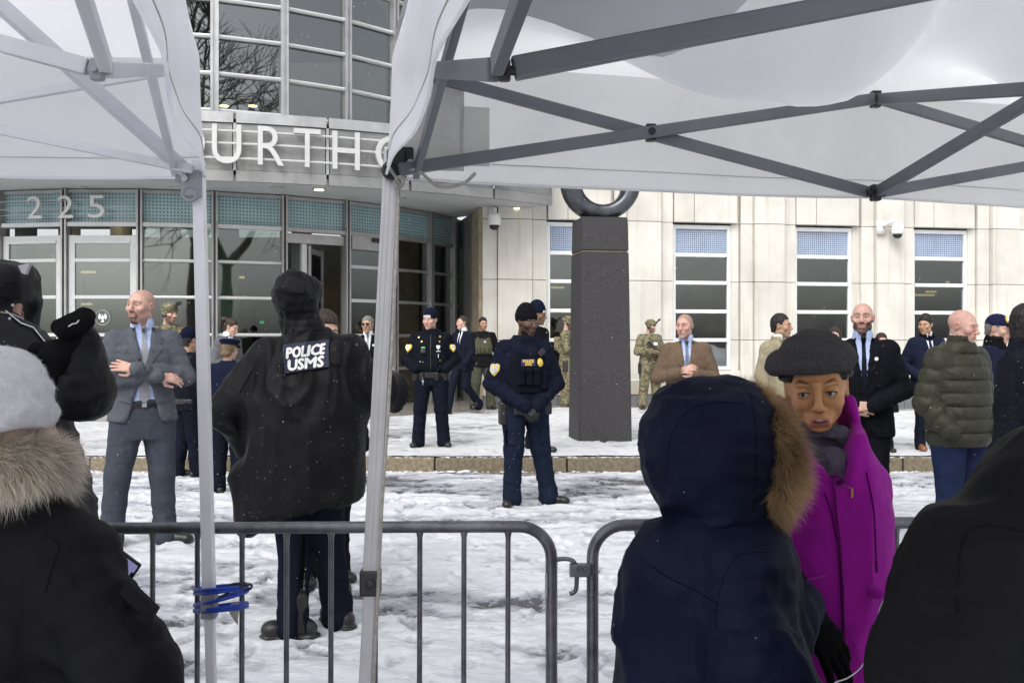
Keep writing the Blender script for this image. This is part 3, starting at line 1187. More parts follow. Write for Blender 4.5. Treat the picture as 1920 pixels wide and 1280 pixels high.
# backing between panels so no joint is see-through
for (a_, b_) in [(903, 1027), (1137, 1264), (1374, 1493), (1602, 1715), (1819, 1934), (2036, 2146)]:
    mb = MB()
    s0, s1 = wall_s(a_), wall_s(b_)
    mb.box(wall_pt((s0 + s1) / 2, -0.26, 3.85), ((s1 - s0) / 2, 0.12, 3.85), WM)
    mb.build('mortar_bed', M_back, wing)
for k, (p0, p1) in enumerate(wins):
    s0, s1 = wall_s(p0), wall_s(p1)
    # splayed reveal strip on the right
    r1 = wall_s(p1 + 15)
    for z0, z1 in zip(zs[:-1], zs[1:]):
        panel(s1, r1, z0, z1, -0.10, 0.1)
    # lintel of two stones above
    sj = s0 + (s1 - s0) * 0.34
    for z0, z1 in ((3.99, 5.22), (5.22, 6.46), (6.46, 7.7)):
        panel(s0, sj, z0, z1, 0.02, 0.26)
        panel(sj, s1 + 0.10, z0, z1, 0.02, 0.26)
    zt, zb = 3.95, 0.86
    mb = MB()
    fw = 0.075
    for sA in (s0 + fw / 2, s1 - fw / 2):
        mb.box(wall_pt(sA, -0.17, (zt + zb) / 2), (fw / 2, 0.05, (zt - zb) / 2), WM)
    mb.box(wall_pt((s0 + s1) / 2, -0.17, zt - 0.04), ((s1 - s0) / 2 - fw, 0.05, 0.04), WM)
    mb.box(wall_pt((s0 + s1) / 2, -0.17, zb + 0.04), ((s1 - s0) / 2 - fw, 0.05, 0.04), WM)
    w = mb.build('window', M_winf, court)
    rows = [zb + 0.08, 1.50, 2.11, 2.72, 3.31, zt - 0.08]
    for j, (z0, z1) in enumerate(zip(rows[:-1], rows[1:])):
        q = [wall_pt(s0 + fw, -0.175, z0), wall_pt(s1 - fw, -0.175, z0), wall_pt(s1 - fw, -0.175, z1), wall_pt(s0 + fw, -0.175, z1)]
        nn = Vector((WN.x, WN.y, 0)) * 0.006
        Wd = s1 - s0 - 2 * fw
        vs = [v + nn for v in q] + [v - nn for v in q]
        fs = [(0, 1, 2, 3), (7, 6, 5, 4), (0, 4, 5, 1), (1, 5, 6, 2), (2, 6, 7, 3), (3, 7, 4, 0)]
        uv = [(0, 0), (Wd, 0), (Wd, z1 - z0), (0, z1 - z0)] + [(0, z1 - z0), (Wd, z1 - z0), (Wd, 0), (0, 0)] + [(0, 0)] * 16
        top = j == len(rows) - 2
        mesh_obj('dot_screen' if top else 'pane', vs, fs, M_dotsb if top else M_glassw, w, uvs=uv)
        if j:
            mb = MB()
            mb.box(wall_pt((s0 + s1) / 2, -0.15, z0), ((s1 - s0) / 2 - fw, 0.05, 0.04), WM, 0.015)
            mb.build('glazing_bar', M_winf, w)
    # sill and apron
    panel(s0 - 0.0, r1, 0.66, 0.85, 0.03, 0.3, 'sill', M_stone)
    # room behind
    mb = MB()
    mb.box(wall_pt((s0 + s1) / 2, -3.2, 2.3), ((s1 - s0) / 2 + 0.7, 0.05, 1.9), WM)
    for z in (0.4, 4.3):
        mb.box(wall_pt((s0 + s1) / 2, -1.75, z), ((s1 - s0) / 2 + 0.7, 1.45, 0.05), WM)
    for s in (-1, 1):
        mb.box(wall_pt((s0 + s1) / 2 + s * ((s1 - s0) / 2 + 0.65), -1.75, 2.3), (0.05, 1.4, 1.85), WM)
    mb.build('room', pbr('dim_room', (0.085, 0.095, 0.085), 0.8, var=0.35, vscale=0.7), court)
for px, py, Y, w in ((1790, 529, 24, .22), (1755, 547, 24.5, .26), (1730, 553, 24, .3), (1045, 539, 22.4, .15), (1795, 548, 24.3, .2)):
    q = P(px, py, Y)
    mb = MB(); mb.bar(q - Vector((w, w * .17, 0)), q + Vector((w, w * .17, 0)), 0.06, 0.045); mb.build('room_lamp', M_warm2, court)
# base courses run along the whole wing below the sills
s_lo, s_hi = wall_s(905), wall_s(2250)
sc = s_lo
i = 0
while sc < s_hi:
    e = min(s_hi, sc + 1.55)
    panel(sc, e, 0.36, 0.655, 0.10, 0.3, 'base_stone', M_stoneb)
    panel(sc + 0.0, e, -0.15, 0.355, 0.14, 0.35, 'plinth_stone', M_granb, 0.006)
    mb = MB()
    mb.box(wall_pt((sc + e) / 2, 0.065, 0.668), ((e - sc) / 2, 0.03, 0.012), WM)
    mb.build('ledge_snow', M_snow, wing)
    sc = e
    i += 1
# return wall between the wing's corner and the glass drum: dark metal panels
c0 = wall_pt(wall_s(905), 0.0, 0)
e0 = AP(CG, RG, allph[-1], 0)
c1 = Vector((c0.x - 0.02, c0.y + 0.1, 0)); c2 = Vector((-1.35, 23.6, 0))
for k in range(4):
    a = c1.lerp(c2, k / 4); b = c1.lerp(c2, (k + 1) / 4)
    mb = MB()
    a3, b3 = a + (b - a) * 0.02, b - (b - a) * 0.02
    mb.bar(a3 + Vector((0, 0, 2.1)), b3 + Vector((0, 0, 2.1)), 0.12, 4.2)
    mb.build('return_panel', M_mull if k else M_back, court)

# ------------ dome cameras on the stone
M_white = pbr('white_plastic', (0.72, 0.72, 0.71), 0.4, var=0.03)
M_blackgl = pbr('smoked_dome', (0.01, 0.01, 0.012), 0.08)


def dome_camera(px, py, off, label, arm):
    s = wall_s(px, off)
    q = wall_pt(s, off, CAMZ - (py - 640) / FPX * (WO + WU * s).y)
    root = thing('security_camera', label, 'security camera', q)
    mb = MB()
    mb.lathe([(0.04, 0.20), (0.10, 0.19), (0.125, 0.12), (0.13, 0.0), (0.135, -0.05), (0.105, -0.055)][::-1], (0, 0, 0), 24)
    mb.build('housing', M_white, root, True)
    mb = MB()
    mb.lathe([(0.1, -0.056), (0.095, -0.1), (0.06, -0.14), (0.002, -0.152)][::-1], (0, 0, 0), 20)
    mb.build('lens_dome', M_blackgl, root, True)
    mb = MB()
    n3 = Vector((-WN.x, -WN.y, 0))
    if arm:
        u3 = Vector((-WU.x, -WU.y, 0))
        mb.tube([Vector((0, 0, .17)), Vector((0, 0, .24)) + u3 * .05, u3 * .16 + Vector((0, 0, .23)), u3 * .26 + n3 * .1 + Vector((0, 0, .12))], [0.05, 0.05, 0.045, 0.045], 10)
        mb.box(u3 * 0.30 + n3 * 0.15 + Vector((0, 0, 0.1)), (0.10, 0.03, 0.14), WM)
    else:
        mb.tube([Vector((0, 0, .17)), Vector((0, 0, .24)), n3 * .12 + Vector((0, 0, .26))], [.04, .04, .04], 10)
        mb.box(n3 * 0.16 + Vector((0, 0, 0.26)), (0.07, 0.03, 0.07), WM)
    mb.build('bracket', M_white, root, True)
    return root


dome_camera(927, 420, 0.24, 'white dome security camera under the end of the canopy', False)
dome_camera(1683, 437, 0.30, 'white dome security camera on a curved arm beside a window', True)

# ================================================================ SCULPTURE
M_gran = pbr('polished_dark_granite', (0.048, 0.046, 0.048), 0.6, var=0.5, vscale=110, bump=0.15, bscale=150, detail=2, spec=.25)
col = thing('granite_column', 'tapering dark granite column standing on the snowy pavement', 'column', (1.165, 13.25, PAVE), R(8))


def frustum(mb, z0, z1, a0, a1, b0, b1):
    vs = []
    for z, a, b in ((z0, a0, b0), (z1, a1, b1)):
        vs += [(-a, -b, z), (a, -b, z), (a, b, z), (-a, b, z)]
    mb.add(vs, [(3, 2, 1, 0), (4, 5, 6, 7), (0, 1, 5, 4), (1, 2, 6, 5), (2, 3, 7, 6), (3, 0, 4, 7)])


def bevel_obj(o, w, seg=2):
    bm = bmesh.new(); bm.from_mesh(o.data)
    bmesh.ops.bevel(bm, geom=list(bm.edges), offset=w, segments=seg, affect='EDGES')
    bm.to_mesh(o.data); bm.free()


mb = MB(); frustum(mb, -0.05, 2.47, 0.352, 0.318, 0.352, 0.318)
bevel_obj(mb.build('shaft', M_gran, col), 0.012)
mb = MB(); frustum(mb, 2.476, 2.485, 0.308, 0.308, 0.308, 0.308)
mb.build('joint', M_back, col)
mb = MB(); frustum(mb, 2.49, 2.93, 0.318, 0.306, 0.318, 0.306)
bevel_obj(mb.build('cap_stone', M_gran, col), 0.012)
M_bronze = pbr('dark_bronze', (0.085, 0.09, 0.10), 0.33, 0.85, var=0.35, vscale=5, bump=0.15, bscale=14, rvar=0.15)
ring = thing('ring_sculpture', 'dark bronze ring standing upright on top of the granite column', 'sculpture', (1.165, 13.25, PAVE + 2.93), R(6))
N, n2 = 48, 14
vs, fs = [], []
for i in range(N):
    a = 2 * math.pi * i / N
    rr = 0.405 + 0.02 * math.cos(a + 0.6)
    tk = 0.126 + 0.018 * math.cos(a - 2.0)
    for k in range(n2):
        b = 2 * math.pi * k / n2
        ca, sa = math.cos(b), math.sin(b)
        px_ = abs(ca) ** 0.6 * math.copysign(1, ca) * tk
        py_ = abs(sa) ** 0.6 * math.copysign(1, sa) * 0.20
        vs.append(((rr + px_) * math.cos(a), py_, 0.50 + (rr + px_) * math.sin(a)))
for i in range(N):
    for k in range(n2):
        fs.append((i * n2 + k, i * n2 + (k + 1) % n2, (i + 1) % N * n2 + (k + 1) % n2, (i + 1) % N * n2 + k))
o = mesh_obj('ring', vs, fs, M_bronze, ring, True)
mb = MB(); mb.box((0.03, 0, 0.008), (0.20, 0.12, 0.012), None, 0.006)
mb.build('snow_cap', M_snow, ring)

# ================================================================ BARE TREES (seen mirrored in the glazing)
M_bark = pbr('bark', (0.055, 0.045, 0.035), 0.9, var=0.3)


def bare_tree(x, y, h, seed, label):
    rd = random.Random(seed)
    root = thing('bare_tree', label, 'tree', (x, y, -0.12), 0, 'bare trees across the street')
    tb, cb = MB(), MB()

    def grow(p, d, L, r, lev):
        q = p + d * L
        (tb if lev == 0 else cb).tube([p, (p + q) / 2 + Vector((rd.uniform(-1, 1), rd.uniform(-1, 1), 0)) * L * .05, q], [r, r * .85, r * .68], 5 if lev < 3 else 3, caps=False)
        if lev >= 6:
            return
        k = 3 if lev < 5 else 2
        for i in range(k):
            nd = (d + Vector((rd.gauss(0, .55), rd.gauss(0, .55), rd.gauss(0.05, .35)))).normalized()
            grow(q, nd, L * rd.uniform(.62, .82), r * rd.uniform(.5, .66), lev + 1)
    grow(Vector((0, 0, 0)), Vector((rd.uniform(-.06, .06), rd.uniform(-.06, .06), 1)).normalized(), h * .27, h * .018, 0)
    tb.build('trunk', M_bark, root, True, False)
    cb.build('crown', M_bark, root, True, False)


for i, (x, y, h) in enumerate(((-9, -7, 20), (-2.5, -10, 22), (4.5, -8, 19), (-15, -12, 22), (11, -10, 20), (0.5, -5, 21), (-5.8, -4, 19))):
    bare_tree(x, y, h, 50 + i, ('tall bare tree across the street, mirrored in the left door of the courthouse', 'bare tree across the street, mirrored in the glass over the canopy letters', 'bare tree across the street, mirrored in the second window of the stone wing', 'farthest left of the bare trees across the street', 'farthest right of the bare trees across the street', 'tallest bare tree straight across from the open vestibule door', 'bare tree across the street, nearest the street of those mirrored in the upper glass')[i])
# ================================================================ TENTS
M_fabR = pbr('canopy_fabric_grey', (0.93, 0.93, 0.94), 0.6, var=0.05, vscale=1.6, bump=0.08, bscale=220, translucent=0.78, bump2=0.6, b2scale=6.0, stretch=(1.6, .7, 1))
M_fabV = pbr('valance_fabric_stained', (0.97, 0.965, 0.955), 0.6, var=0.06, vscale=2.2, bump=0.08, bscale=220, translucent=0.88, flecks=0.035, fscale=9, fleckcol=(0.42, 0.40, 0.37), bump2=0.22, b2scale=4.0)
M_fabL = pbr('canopy_fabric_white', (0.96, 0.96, 0.99), 0.5, var=0.03, vscale=2, bump=0.06, bscale=220, translucent=0.92, bump2=0.25, b2scale=3.5)
M_flap = pbr('valance_fabric_white', (0.90, 0.90, 0.94), 0.5, var=0.03, vscale=2, bump=0.06, bscale=200, translucent=0.35, bump2=0.3, b2scale=6.0)
M_patchf = pbr('corner_patch_fabric', (0.55, 0.545, 0.52), 0.55, var=0.10, vscale=5, bump2=0.4, b2scale=12, translucent=0.3)
M_bar = pbr('truss_paint_grey', (0.15, 0.158, 0.175), 0.42, 0.3, var=0.10, vscale=6, bump=0.05, bscale=150)
M_barw = pbr('truss_paint_white', (0.62, 0.62, 0.66), 0.4, 0.1, var=0.06, vscale=6)
M_legA = pbr('leg_aluminium', (0.42, 0.42, 0.44), 0.4, 0.55, var=0.10, vscale=5, streak=0.15)
M_legW = pbr('leg_white', (0.78, 0.78, 0.82), 0.35, 0.05, var=0.03)
M_blk = pbr('black_nylon', (0.016, 0.016, 0.018), 0.45, var=0.2, bump=0.1)
M_gryj = pbr('grey_nylon', (0.30, 0.30, 0.33), 0.45, var=0.15)
M_bolt = pbr('bolt_steel', (0.30, 0.30, 0.31), 0.3, 0.9)
Z_HEM, Z_EAVE = 1.868, 2.15
HALF = 1.31


def make_tent(label, corner, e1, e2, sag, mats, jm, peak=2.95, snow=False, bh=0.030):
    mf, mv, mflap, mbar, mleg = mats
    C = Vector((corner[0], corner[1], 0))
    E1 = Vector((e1[0], e1[1], 0)); E2 = Vector((e2[0], e2[1], 0))
    root = thing('pop_up_tent', label, 'tent', (C.x, C.y, 0))

    def W(u, v, z):
        return E1 * u + E2 * v + Vector((0, 0, z))          # relative to the root
    S = 2 * HALF
    cs = [(0, 0), (S, 0), (S, S), (0, S)]
    pk = W(HALF, HALF, peak)
    # roof: each side a panel of two billows
    for k in range(4):
        a = Vector((*cs[k], 0)); b = Vector((*cs[(k + 1) % 4], 0))
        mid = (a + b) / 2
        vs, fs = [], []
        for h, (p, q) in enumerate(((a, mid), (mid, b))):
            N = 26
            o = len(vs)
            idx = {}
            A = W(p.x, p.y, Z_EAVE); B = W(q.x, q.y, Z_EAVE)
            for i in range(N + 1):
                for j in range(N + 1 - i):
                    w1, w2 = i / N, j / N
                    w0 = 1 - w1 - w2
                    pt = A * w0 + B * w1 + pk * w2
                    low = (w0 * (1 - w0) * 1.0 + w1 * (1 - w1)) * 2.0
                    sm = min(1.0, w2 / 0.36); sm = sm * sm * (3 - 2 * sm)
                    bulge = max(0.0, min(1.0, 27 * w0 * w1 * w2)) ** 0.75 * (1.25 - 0.9 * w2) * sm
                    wr = 0.012 * math.sin(w1 * 21 + w2 * 13 + k) * min(1, 27 * w0 * w1 * w2)
                    pt.z -= float((sag * (1.08 if k == 3 else 1.0) * bulge + wr * min(1, sag * 5)).real)
                    idx[i, j] = len(vs)
                    vs.append(pt)
            for i in range(N):
                for j in range(N - i):
                    fs.append((idx[i, j], idx[i + 1, j], idx[i, j + 1]))
                    if i + j < N - 1:
                        fs.append((idx[i + 1, j], idx[i + 1, j + 1], idx[i, j + 1]))
        bm = bmesh.new()
        me = bpy.data.meshes.new('roof_panel'); me.from_pydata(vs, [], fs)
        bm.from_mesh(me)
        bmesh.ops.remove_doubles(bm, verts=bm.verts, dist=1e-4)
        bmesh.ops.recalc_face_normals(bm, faces=bm.faces)
        for f in bm.faces: f.smooth = True
        bm.to_mesh(me); bm.free()
        me.materials.append(mf)
        ro = link(bpy.data.objects.new('roof_panel', me), root)
        if snow and k == 3:
            keep = []
            for pg in me.polygons:
                c_ = pg.center
                lowz = Z_EAVE + 0.62
                if c_.z + 0.03 * math.sin(c_.x * 7) < lowz:
                    keep.append(tuple(pg.vertices))
            sn = mesh_obj('roof_snow', [q.co + Vector((0, 0, 0.035)) for q in me.vertices], keep, M_snow, ro, True)
        # valance
        N, Mz = 60, 8
        vs, fs = [], []
        for j in range(Mz + 1):
            for i in range(N + 1):
                t = i / N
                q = a.lerp(b, t)
                o = (mid - Vector((HALF, HALF, 0))).normalized()
                d = 0.010 * math.sin(t * 19 + k) * (j / Mz) + 0.012 * (j / Mz) + 0.0015 * math.sin(t * 47 + j * .6)
                q = q + o * d
                z = Z_EAVE + (Z_HEM - Z_EAVE) * j / Mz - 0.008 * math.sin(math.pi * ((t * 2) % 1)) * (j / Mz)
                vs.append(W(q.x, q.y, z))
        for j in range(Mz):
            for i in range(N):
                s = j * (N + 1) + i
                fs.append((s, s + 1, s + N + 2, s + N + 1))
        vo = mesh_obj('valance', vs, fs, mflap if k == 3 else mv, root, True)
        mb = MB()
        mb.tube([vs[Mz * (N + 1) + i] for i in range(N + 1)], 0.0035, 5)
        mb.build('hem', mf, vo, True)
        mb = MB()
        mb.tube([Vector(vs[(Mz - 1) * (N + 1) + i]) + Vector((0, 0, 0.012)) for i in range(N + 1)], 0.0012, 4)
        mb.build('seam', M_patchf, vo, True)
    # truss: a scissor pair on each half side and on the four spokes to the centre
    zt, zb = 2.125, 1.872

    def strut(p, q):
        mb = MB()
        d = (q - p).normalized()
        mb.bar(p + d * 0.012, q - d * 0.012, 0.016, bh, bev=0.003)
        return mb.build('truss_bar', mbar, root)

    def joint(p, r=1.0, lab='joint'):
        mb = MB()
        mb.box(p, (0.013 * r, 0.013 * r, 0.022 * r), None, 0.004)
        mb.tube([p + Vector((0, -.024 * r, 0)), p + Vector((0, .024 * r, 0))], 0.010 * r, 10)
        mb.tube([p + Vector((-.024 * r, 0, 0)), p + Vector((.024 * r, 0, 0))], 0.010 * r, 10)
        j = mb.build(lab, jm, root)
        return j
    ins = 0.045
    for k in range(4):
        a = Vector((*cs[k], 0)); b = Vector((*cs[(k + 1) % 4], 0))
        ctr = Vector((HALF, HALF, 0))
        mid = (a + b) / 2
        o = (ctr - mid).normalized() * ins
        zm = zb
        if k == 3:
            mid = b.lerp(a, 0.455); zm = 1.808
        A, B, Mi = a + o, b + o, mid + o
        for p, q in ((A, Mi), (B, Mi)):
            n3 = o.normalized() * 0.012
            strut(W(p.x + n3.x, p.y + n3.y, zb), W(q.x + n3.x, q.y + n3.y, zt))
            strut(W(p.x - n3.x, p.y - n3.y, zt), W(q.x - n3.x, q.y - n3.y, zm))
            x = (p + q) / 2
            if k != 3:
                joint(W(x.x, x.y, (zt + zb) / 2), lab='pivot')
        joint(W(Mi.x, Mi.y, zm), 0.62 if k == 3 else 1.0); joint(W(Mi.x, Mi.y, zt))
        strut(W(Mi.x, Mi.y, zm), W(ctr.x, ctr.y, zt - 0.02))
        strut(W(Mi.x, Mi.y, zt), W(ctr.x, ctr.y, zb))
    mb = MB()
    mb.tube([W(HALF, HALF, zb - .05), W(HALF, HALF, peak - 0.03)], 0.018, 10)
    mb.build('centre_pole', mbar, root)
    return root, W


cR = P(735, 330, 2.4)
tentR, WR = make_tent('white pop-up tent with a sagging grey underside, overhead at the right', (cR.x, cR.y), (0.9656, 0.26), (0.198, -0.98), 0.43,
                      (M_fabR, M_fabV, M_flap, M_bar, M_legA), M_blk, 2.92, True)
cL = P(374, 345, 2.4)
tentL, WL = make_tent('white pop-up tent with a smooth bright roof, overhead at the left', (cL.x, cL.y), (-0.99, -0.08), (0.236, -0.97), 0.05,
                      (M_fabL, M_fabL, M_flap, M_barw, M_legW), M_gryj, 2.97, False, 0.021)
# hip poles of the left tent rise from the corner slider to the peak
for (u, v) in ((0.03, 0.03), (2 * HALF - .03, 0.03)):
    mb = MB()
    mb.bar(WL(u, v, 1.875), WL(HALF, HALF, 2.90), 0.02, 0.032, bev=0.003)
    mb.build('hip_pole', M_barw, tentL)


def leg(root, top, bot, w, m, brk_t, brkm, fl=True):
    """A square leg: outer profile to the height catch, a slimmer inner leg below."""
    top, bot = Vector(top) - root.location, Vector(bot) - root.location
    k = top.lerp(bot, brk_t)
    mb = MB()
    mb.bar(k, top, w, w, up=(0, 1, 0), bev=0.002)
    if fl:
        d = (top - k).normalized()
        for s in (-0.32, 0.0, 0.32):
            mb.bar(k + Vector((s * w, -w / 2 - 0.0006, 0)), top + Vector((s * w, -w / 2 - 0.0006, 0)), 0.0022, 0.0022, up=(0, 1, 0))
    o = mb.build('leg', m, root)
    mb = MB()
    mb.bar(bot, k, w * 0.80, w * 0.80, up=(0, 1, 0), bev=0.002)
    mb.build('inner_leg', m, o)
    mb = MB()
    M3 = None
    mb.box(k, (w * 0.66, w * 0.68, 0.030), M3, 0.005)
    mb.lathe([(0.011, 0), (0.011, 0.008), (0.004, 0.010)], k + Vector((0.002, -w * 0.68, 0)), 14, Matrix.Rotation(R(90), 3, 'X'))
    mb.build('height_catch', brkm, o)
    mb = MB()
    mb.box(bot + Vector((0, 0, 0.006)), (0.045, 0.045, 0.006))
    mb.build('foot_plate', m, o)
    return o


def to_ground(a, b, z=0.0):
    a, b = Vector(a), Vector(b)
    t = (a.z - z) / (a.z - b.z)
    return a + (b - a) * t


tr, br = P(736, 318, 2.4), P(686, 1280, 2.36)
legR = leg(tentR, tr + Vector((0, 0, .05)), to_ground(tr, br), 0.036, M_legA, 0.535, M_blk)
tl, bl = P(372, 340, 2.4), P(396, 1280, 2.4)
legL = leg(tentL, tl + Vector((0, 0, .05)), to_ground(tl, bl), 0.027, M_legW, 0.562, M_gryj, False)
# the other legs (behind and beside the camera)
for (u, v) in ((2 * HALF, 0.03), (2 * HALF, 2 * HALF), (0.0, 2 * HALF)):
    for root, WW, m in ((tentR, WR, M_legA), (tentL, WL, M_legW)):
        mb = MB(); mb.bar(WW(u, v, 0), WW(u, v, 2.1), 0.034, 0.034, up=(0, 1, 0)); mb.build('leg', m, root)
# corner sliders
for root, c, m in ((tentR, P(744, 308, 2.39), M_blk), (tentL, P(362, 346, 2.39), M_gryj)):
    l = c - root.location
    mb = MB()
    mb.box(l, (0.022, 0.026, 0.032), None, 0.006)
    mb.box(l + Vector((0.02 if m is M_blk else -0.02, 0.0, 0.022)), (0.02, 0.012, 0.018), None, 0.004)
    mb.build('corner_slider', m, root)
    mb = MB()
    N = 20
    cx = l + Vector((-0.012, -0.02, -0.018)) if m is M_blk else l + Vector((0.0, -0.02, -0.025))
    mb.tube([cx + Vector((0.017 * math.cos(2 * math.pi * k / N), -0.004, 0.017 * math.sin(2 * math.pi * k / N))) for k in range(N)], 0.0055, 7, closed=True)
    mb.build('pull_ring', m, root, True)
    mb = MB()
    mb.cyl(l + Vector((0.035, -0.014, 0)) if m is M_blk else l + Vector((-0.01, -0.03, 0.01)), l + (Vector((0.035, -0.026, 0)) if m is M_blk else Vector((-0.01, -0.034, 0.01))), 0.008, 10)
    mb.build('bolt', M_bolt, root)
# corner reinforcement on the far valance of the right tent
vs, fs = [], []
for i in range(13):
    for j in range(9):
        u = 0.02 + 0.155 * i / 12; z = 1.885 + 0.26 * j / 8
        vs.append(WR(u, 0.012 + 0.004 * math.sin(i * 1.3 + j * .9), z))
fs = [(j + 9 * i, j + 9 * i + 1, j + 9 * i + 10, j + 9 * i + 9) for i in range(12) for j in range(8)]
mesh_obj('corner_patch', vs, fs, M_patchf, tentR, True)
vs, fs = [], []
for i in range(7):
    for j in range(7):
        vs.append(WR(0.165 + 0.075 * i / 6, 0.010, 1.90 + 0.145 * j / 6))
fs = [(j + 7 * i, j + 7 * i + 1, j + 7 * i + 8, j + 7 * i + 7) for i in range(6) for j in range(6)]
mesh_obj('mended_patch', vs, fs, pbr('patch_cloth', (0.62, 0.62, 0.60), 0.6, var=.06, translucent=.3), tentR, True)
# snow lying in the sags of the right roof
# rope along the right leg with a loose curl at the top
M_rope = pbr('braided_rope', (0.42, 0.40, 0.37), 0.8, var=0.2, vscale=60, bump=0.6, bscale=260)
rope = thing('rope', 'pale braided rope tied at the tent corner and hanging down its leg', 'rope', (cR.x, cR.y, 0))
rl = rope.location


def curve(pts, n=8):
    pts = [Vector(p) for p in pts]
    out = []
    for i in range(len(pts) - 1):
        p0, p1, p2, p3 = pts[max(i - 1, 0)], pts[i], pts[i + 1], pts[min(i + 2, len(pts) - 1)]
        for k in range(n):
            t = k / n
            out.append(0.5 * ((2 * p1) + (p2 - p0) * t + (2 * p0 - 5 * p1 + 4 * p2 - p3) * t * t + (3 * p1 - p0 - 3 * p2 + p3) * t ** 3))
    out.append(pts[-1])
    return out


mb = MB()
mb.tube(curve([P(748, 345, 2.375) - rl, P(743, 480, 2.375) - rl, P(735, 640, 2.37) - rl, P(726, 800, 2.36) - rl, P(716, 950, 2.35) - rl, P(708, 1120, 2.34) - rl, P(700, 1290, 2.34) - rl]), 0.0042, 7)
mb.build('hanging_rope', M_rope, rope, True)
mb = MB()
mb.tube(curve([P(748, 342, 2.36) - rl, P(765, 322, 2.35) - rl, P(783, 319, 2.35) - rl, P(800, 333, 2.35) - rl, P(820, 348, 2.35) - rl, P(845, 350, 2.36) - rl, P(872, 342, 2.37) - rl, P(891, 325, 2.38) - rl]), 0.0042, 7)
mb.tube(curve([P(750, 346, 2.355) - rl, P(741, 330, 2.35) - rl, P(728, 308, 2.36) - rl, P(745, 293, 2.38) - rl, P(772, 299, 2.40) - rl]), 0.0042, 7)
mb.tube(curve([P(742, 336, 2.35) - rl, P(752, 332, 2.34) - rl, P(756, 344, 2.34) - rl, P(746, 350, 2.35) - rl, P(741, 340, 2.36) - rl]), 0.0050, 7)
mb.build('knot', M_rope, rope, True)

# ================================================================ CROWD BARRIERS
M_galv = pbr('weathered_galvanised', (0.155, 0.16, 0.175), 0.40, 0.65, var=0.35, vscale=14, bump=0.25, bscale=60, rvar=0.12, detail=7)


def barrier(label, x0, x1, y0, y1, first_bar, step, zt=0.984):
    root = thing('crowd_barrier', label, 'barrier', ((x0 + x1) / 2, (y0 + y1) / 2, 0), 0, 'steel crowd barriers end to end')
    o = root.location

    def at(x, z):
        t = (x - x0) / (x1 - x0)
        return Vector((x, y0 + (y1 - y0) * t, z)) - o
    r = 0.085
    pts = []
    for (cx, cz, a0) in ((x1 - r, zt - r, 0), (x0 + r, zt - r, 90), (x0 + r, 0.17 + r, 180), (x1 - r, 0.17 + r, 270)):
        for k in range(9):
            a = R(a0 + 90 * k / 8)
            pts.append(at(cx + r * math.cos(a), cz + r * math.sin(a)))
    # densify the straight runs
    P2 = []
    for i in range(len(pts)):
        a, b = pts[i], pts[(i + 1) % len(pts)]
        n = max(1, int((b - a).length / 0.25))
        P2 += [a.lerp(b, k / n) for k in range(n)]
    mb = MB(); mb.tube(P2, 0.0158, 14, closed=True)
    mb.build('frame', M_galv, root, True)
    x = first_bar
    while x0 + 0.05 < x < x1 - 0.05:
        mb = MB()
        mb.tube([at(x, 0.175), at(x, 0.55), at(x + .001, zt - 0.030), at(x + .001, zt - 0.017), at(x + .001, zt - .010)], [0.0070, 0.0070, 0.0070, 0.0095, 0.011], 10)
        mb.build('bar', M_galv, root, True)
        x += step
    for xx in (x0 + 0.35, x1 - 0.35):
        mb = MB()
        a = at(xx, 0.17)
        mb.bar(a + Vector((0, -0.28, -0.15)), a + Vector((0, 0.28, -0.15)), 0.05, 0.012)
        mb.bar(a + Vector((0, 0, -0.15)), a + Vector((0, 0, 0.0)), 0.04, 0.012, up=(0, 1, 0))
        mb.build('foot', M_galv, root)
    return root, at


xa1 = P(1034, 0, 2.62).x + 0.0
bar0 = P(952, 0, 2.612).x
bA, atA = barrier('steel crowd barrier tied to the left tent leg', xa1 - 2.30, xa1, 2.565, 2.62, bar0, -0.1158)
mb = MB()
o = bA.location
mb.tube(curve([P(1036, 1050, 2.62) - o, P(1058, 1047, 2.61) - o, P(1074, 1051, 2.60) - o, P(1081, 1066, 2.60) - o, P(1081, 1095, 2.60) - o, P(1078, 1108, 2.60) - o, P(1068, 1113, 2.60) - o], 6), 0.0060, 9)
mb.build('hook', M_galv, bA, True)
mb = MB(); mb.box(P(1024, 1097, 2.602) - o, (0.003, 0.0015, 0.030))
mb.build('sticker', pbr('worn_label', (0.32, 0.33, 0.35), 0.5, var=.3, vscale=90), bA)
xb0 = P(1111, 0, 2.62).x
bB, atB = barrier('steel crowd barrier standing behind the two talking women', xb0, xb0 + 2.30, 2.62, 2.72, xb0 + 0.118, 0.1158, 0.987)
o = bB.location
mb = MB()
mb.box(P(1088, 1068, 2.60) - o, (0.028, 0.013, 0.0165), None, 0.003)
tab = mb.build('lock_plate', M_galv, bB)
vs, fs = fit_text('P O', 0.022, 0.011, 0.002)
q = P(1090, 1069, 2.5865) - o
mesh_obj('stamped_lettering', [q + Vector((v.x, v.z, v.y)) for v in vs], fs, M_galv, tab)

# blue elastic cord round the leg and two bars, hooked with black clips
M_blue = pbr('blue_elastic_cord', (0.012, 0.055, 0.42), 0.5, var=0.15, vscale=120, bump=0.3, bscale=300)
cord = thing('bungee_cord', 'blue elastic cord lashing the tent leg to the barrier', 'bungee cord', P(390, 1125, 2.5))
o = cord.location
mb = MB()


def loop(yl, yr, yb, ph=0.0):
    pts = []
    N = 26
    for k in range(N + 1):
        a = 2 * math.pi * k / N + ph
        cxp = 414 + 50 * math.cos(a)
        Y = 2.48 - 0.125 * math.sin(a)
        t = (cxp - 364) / 100
        y = yl + (yr - yl) * t + 3 * math.sin(a)
        pts.append(P(cxp, y, Y) - o)
    mb.tube(pts, 0.0042, 8)


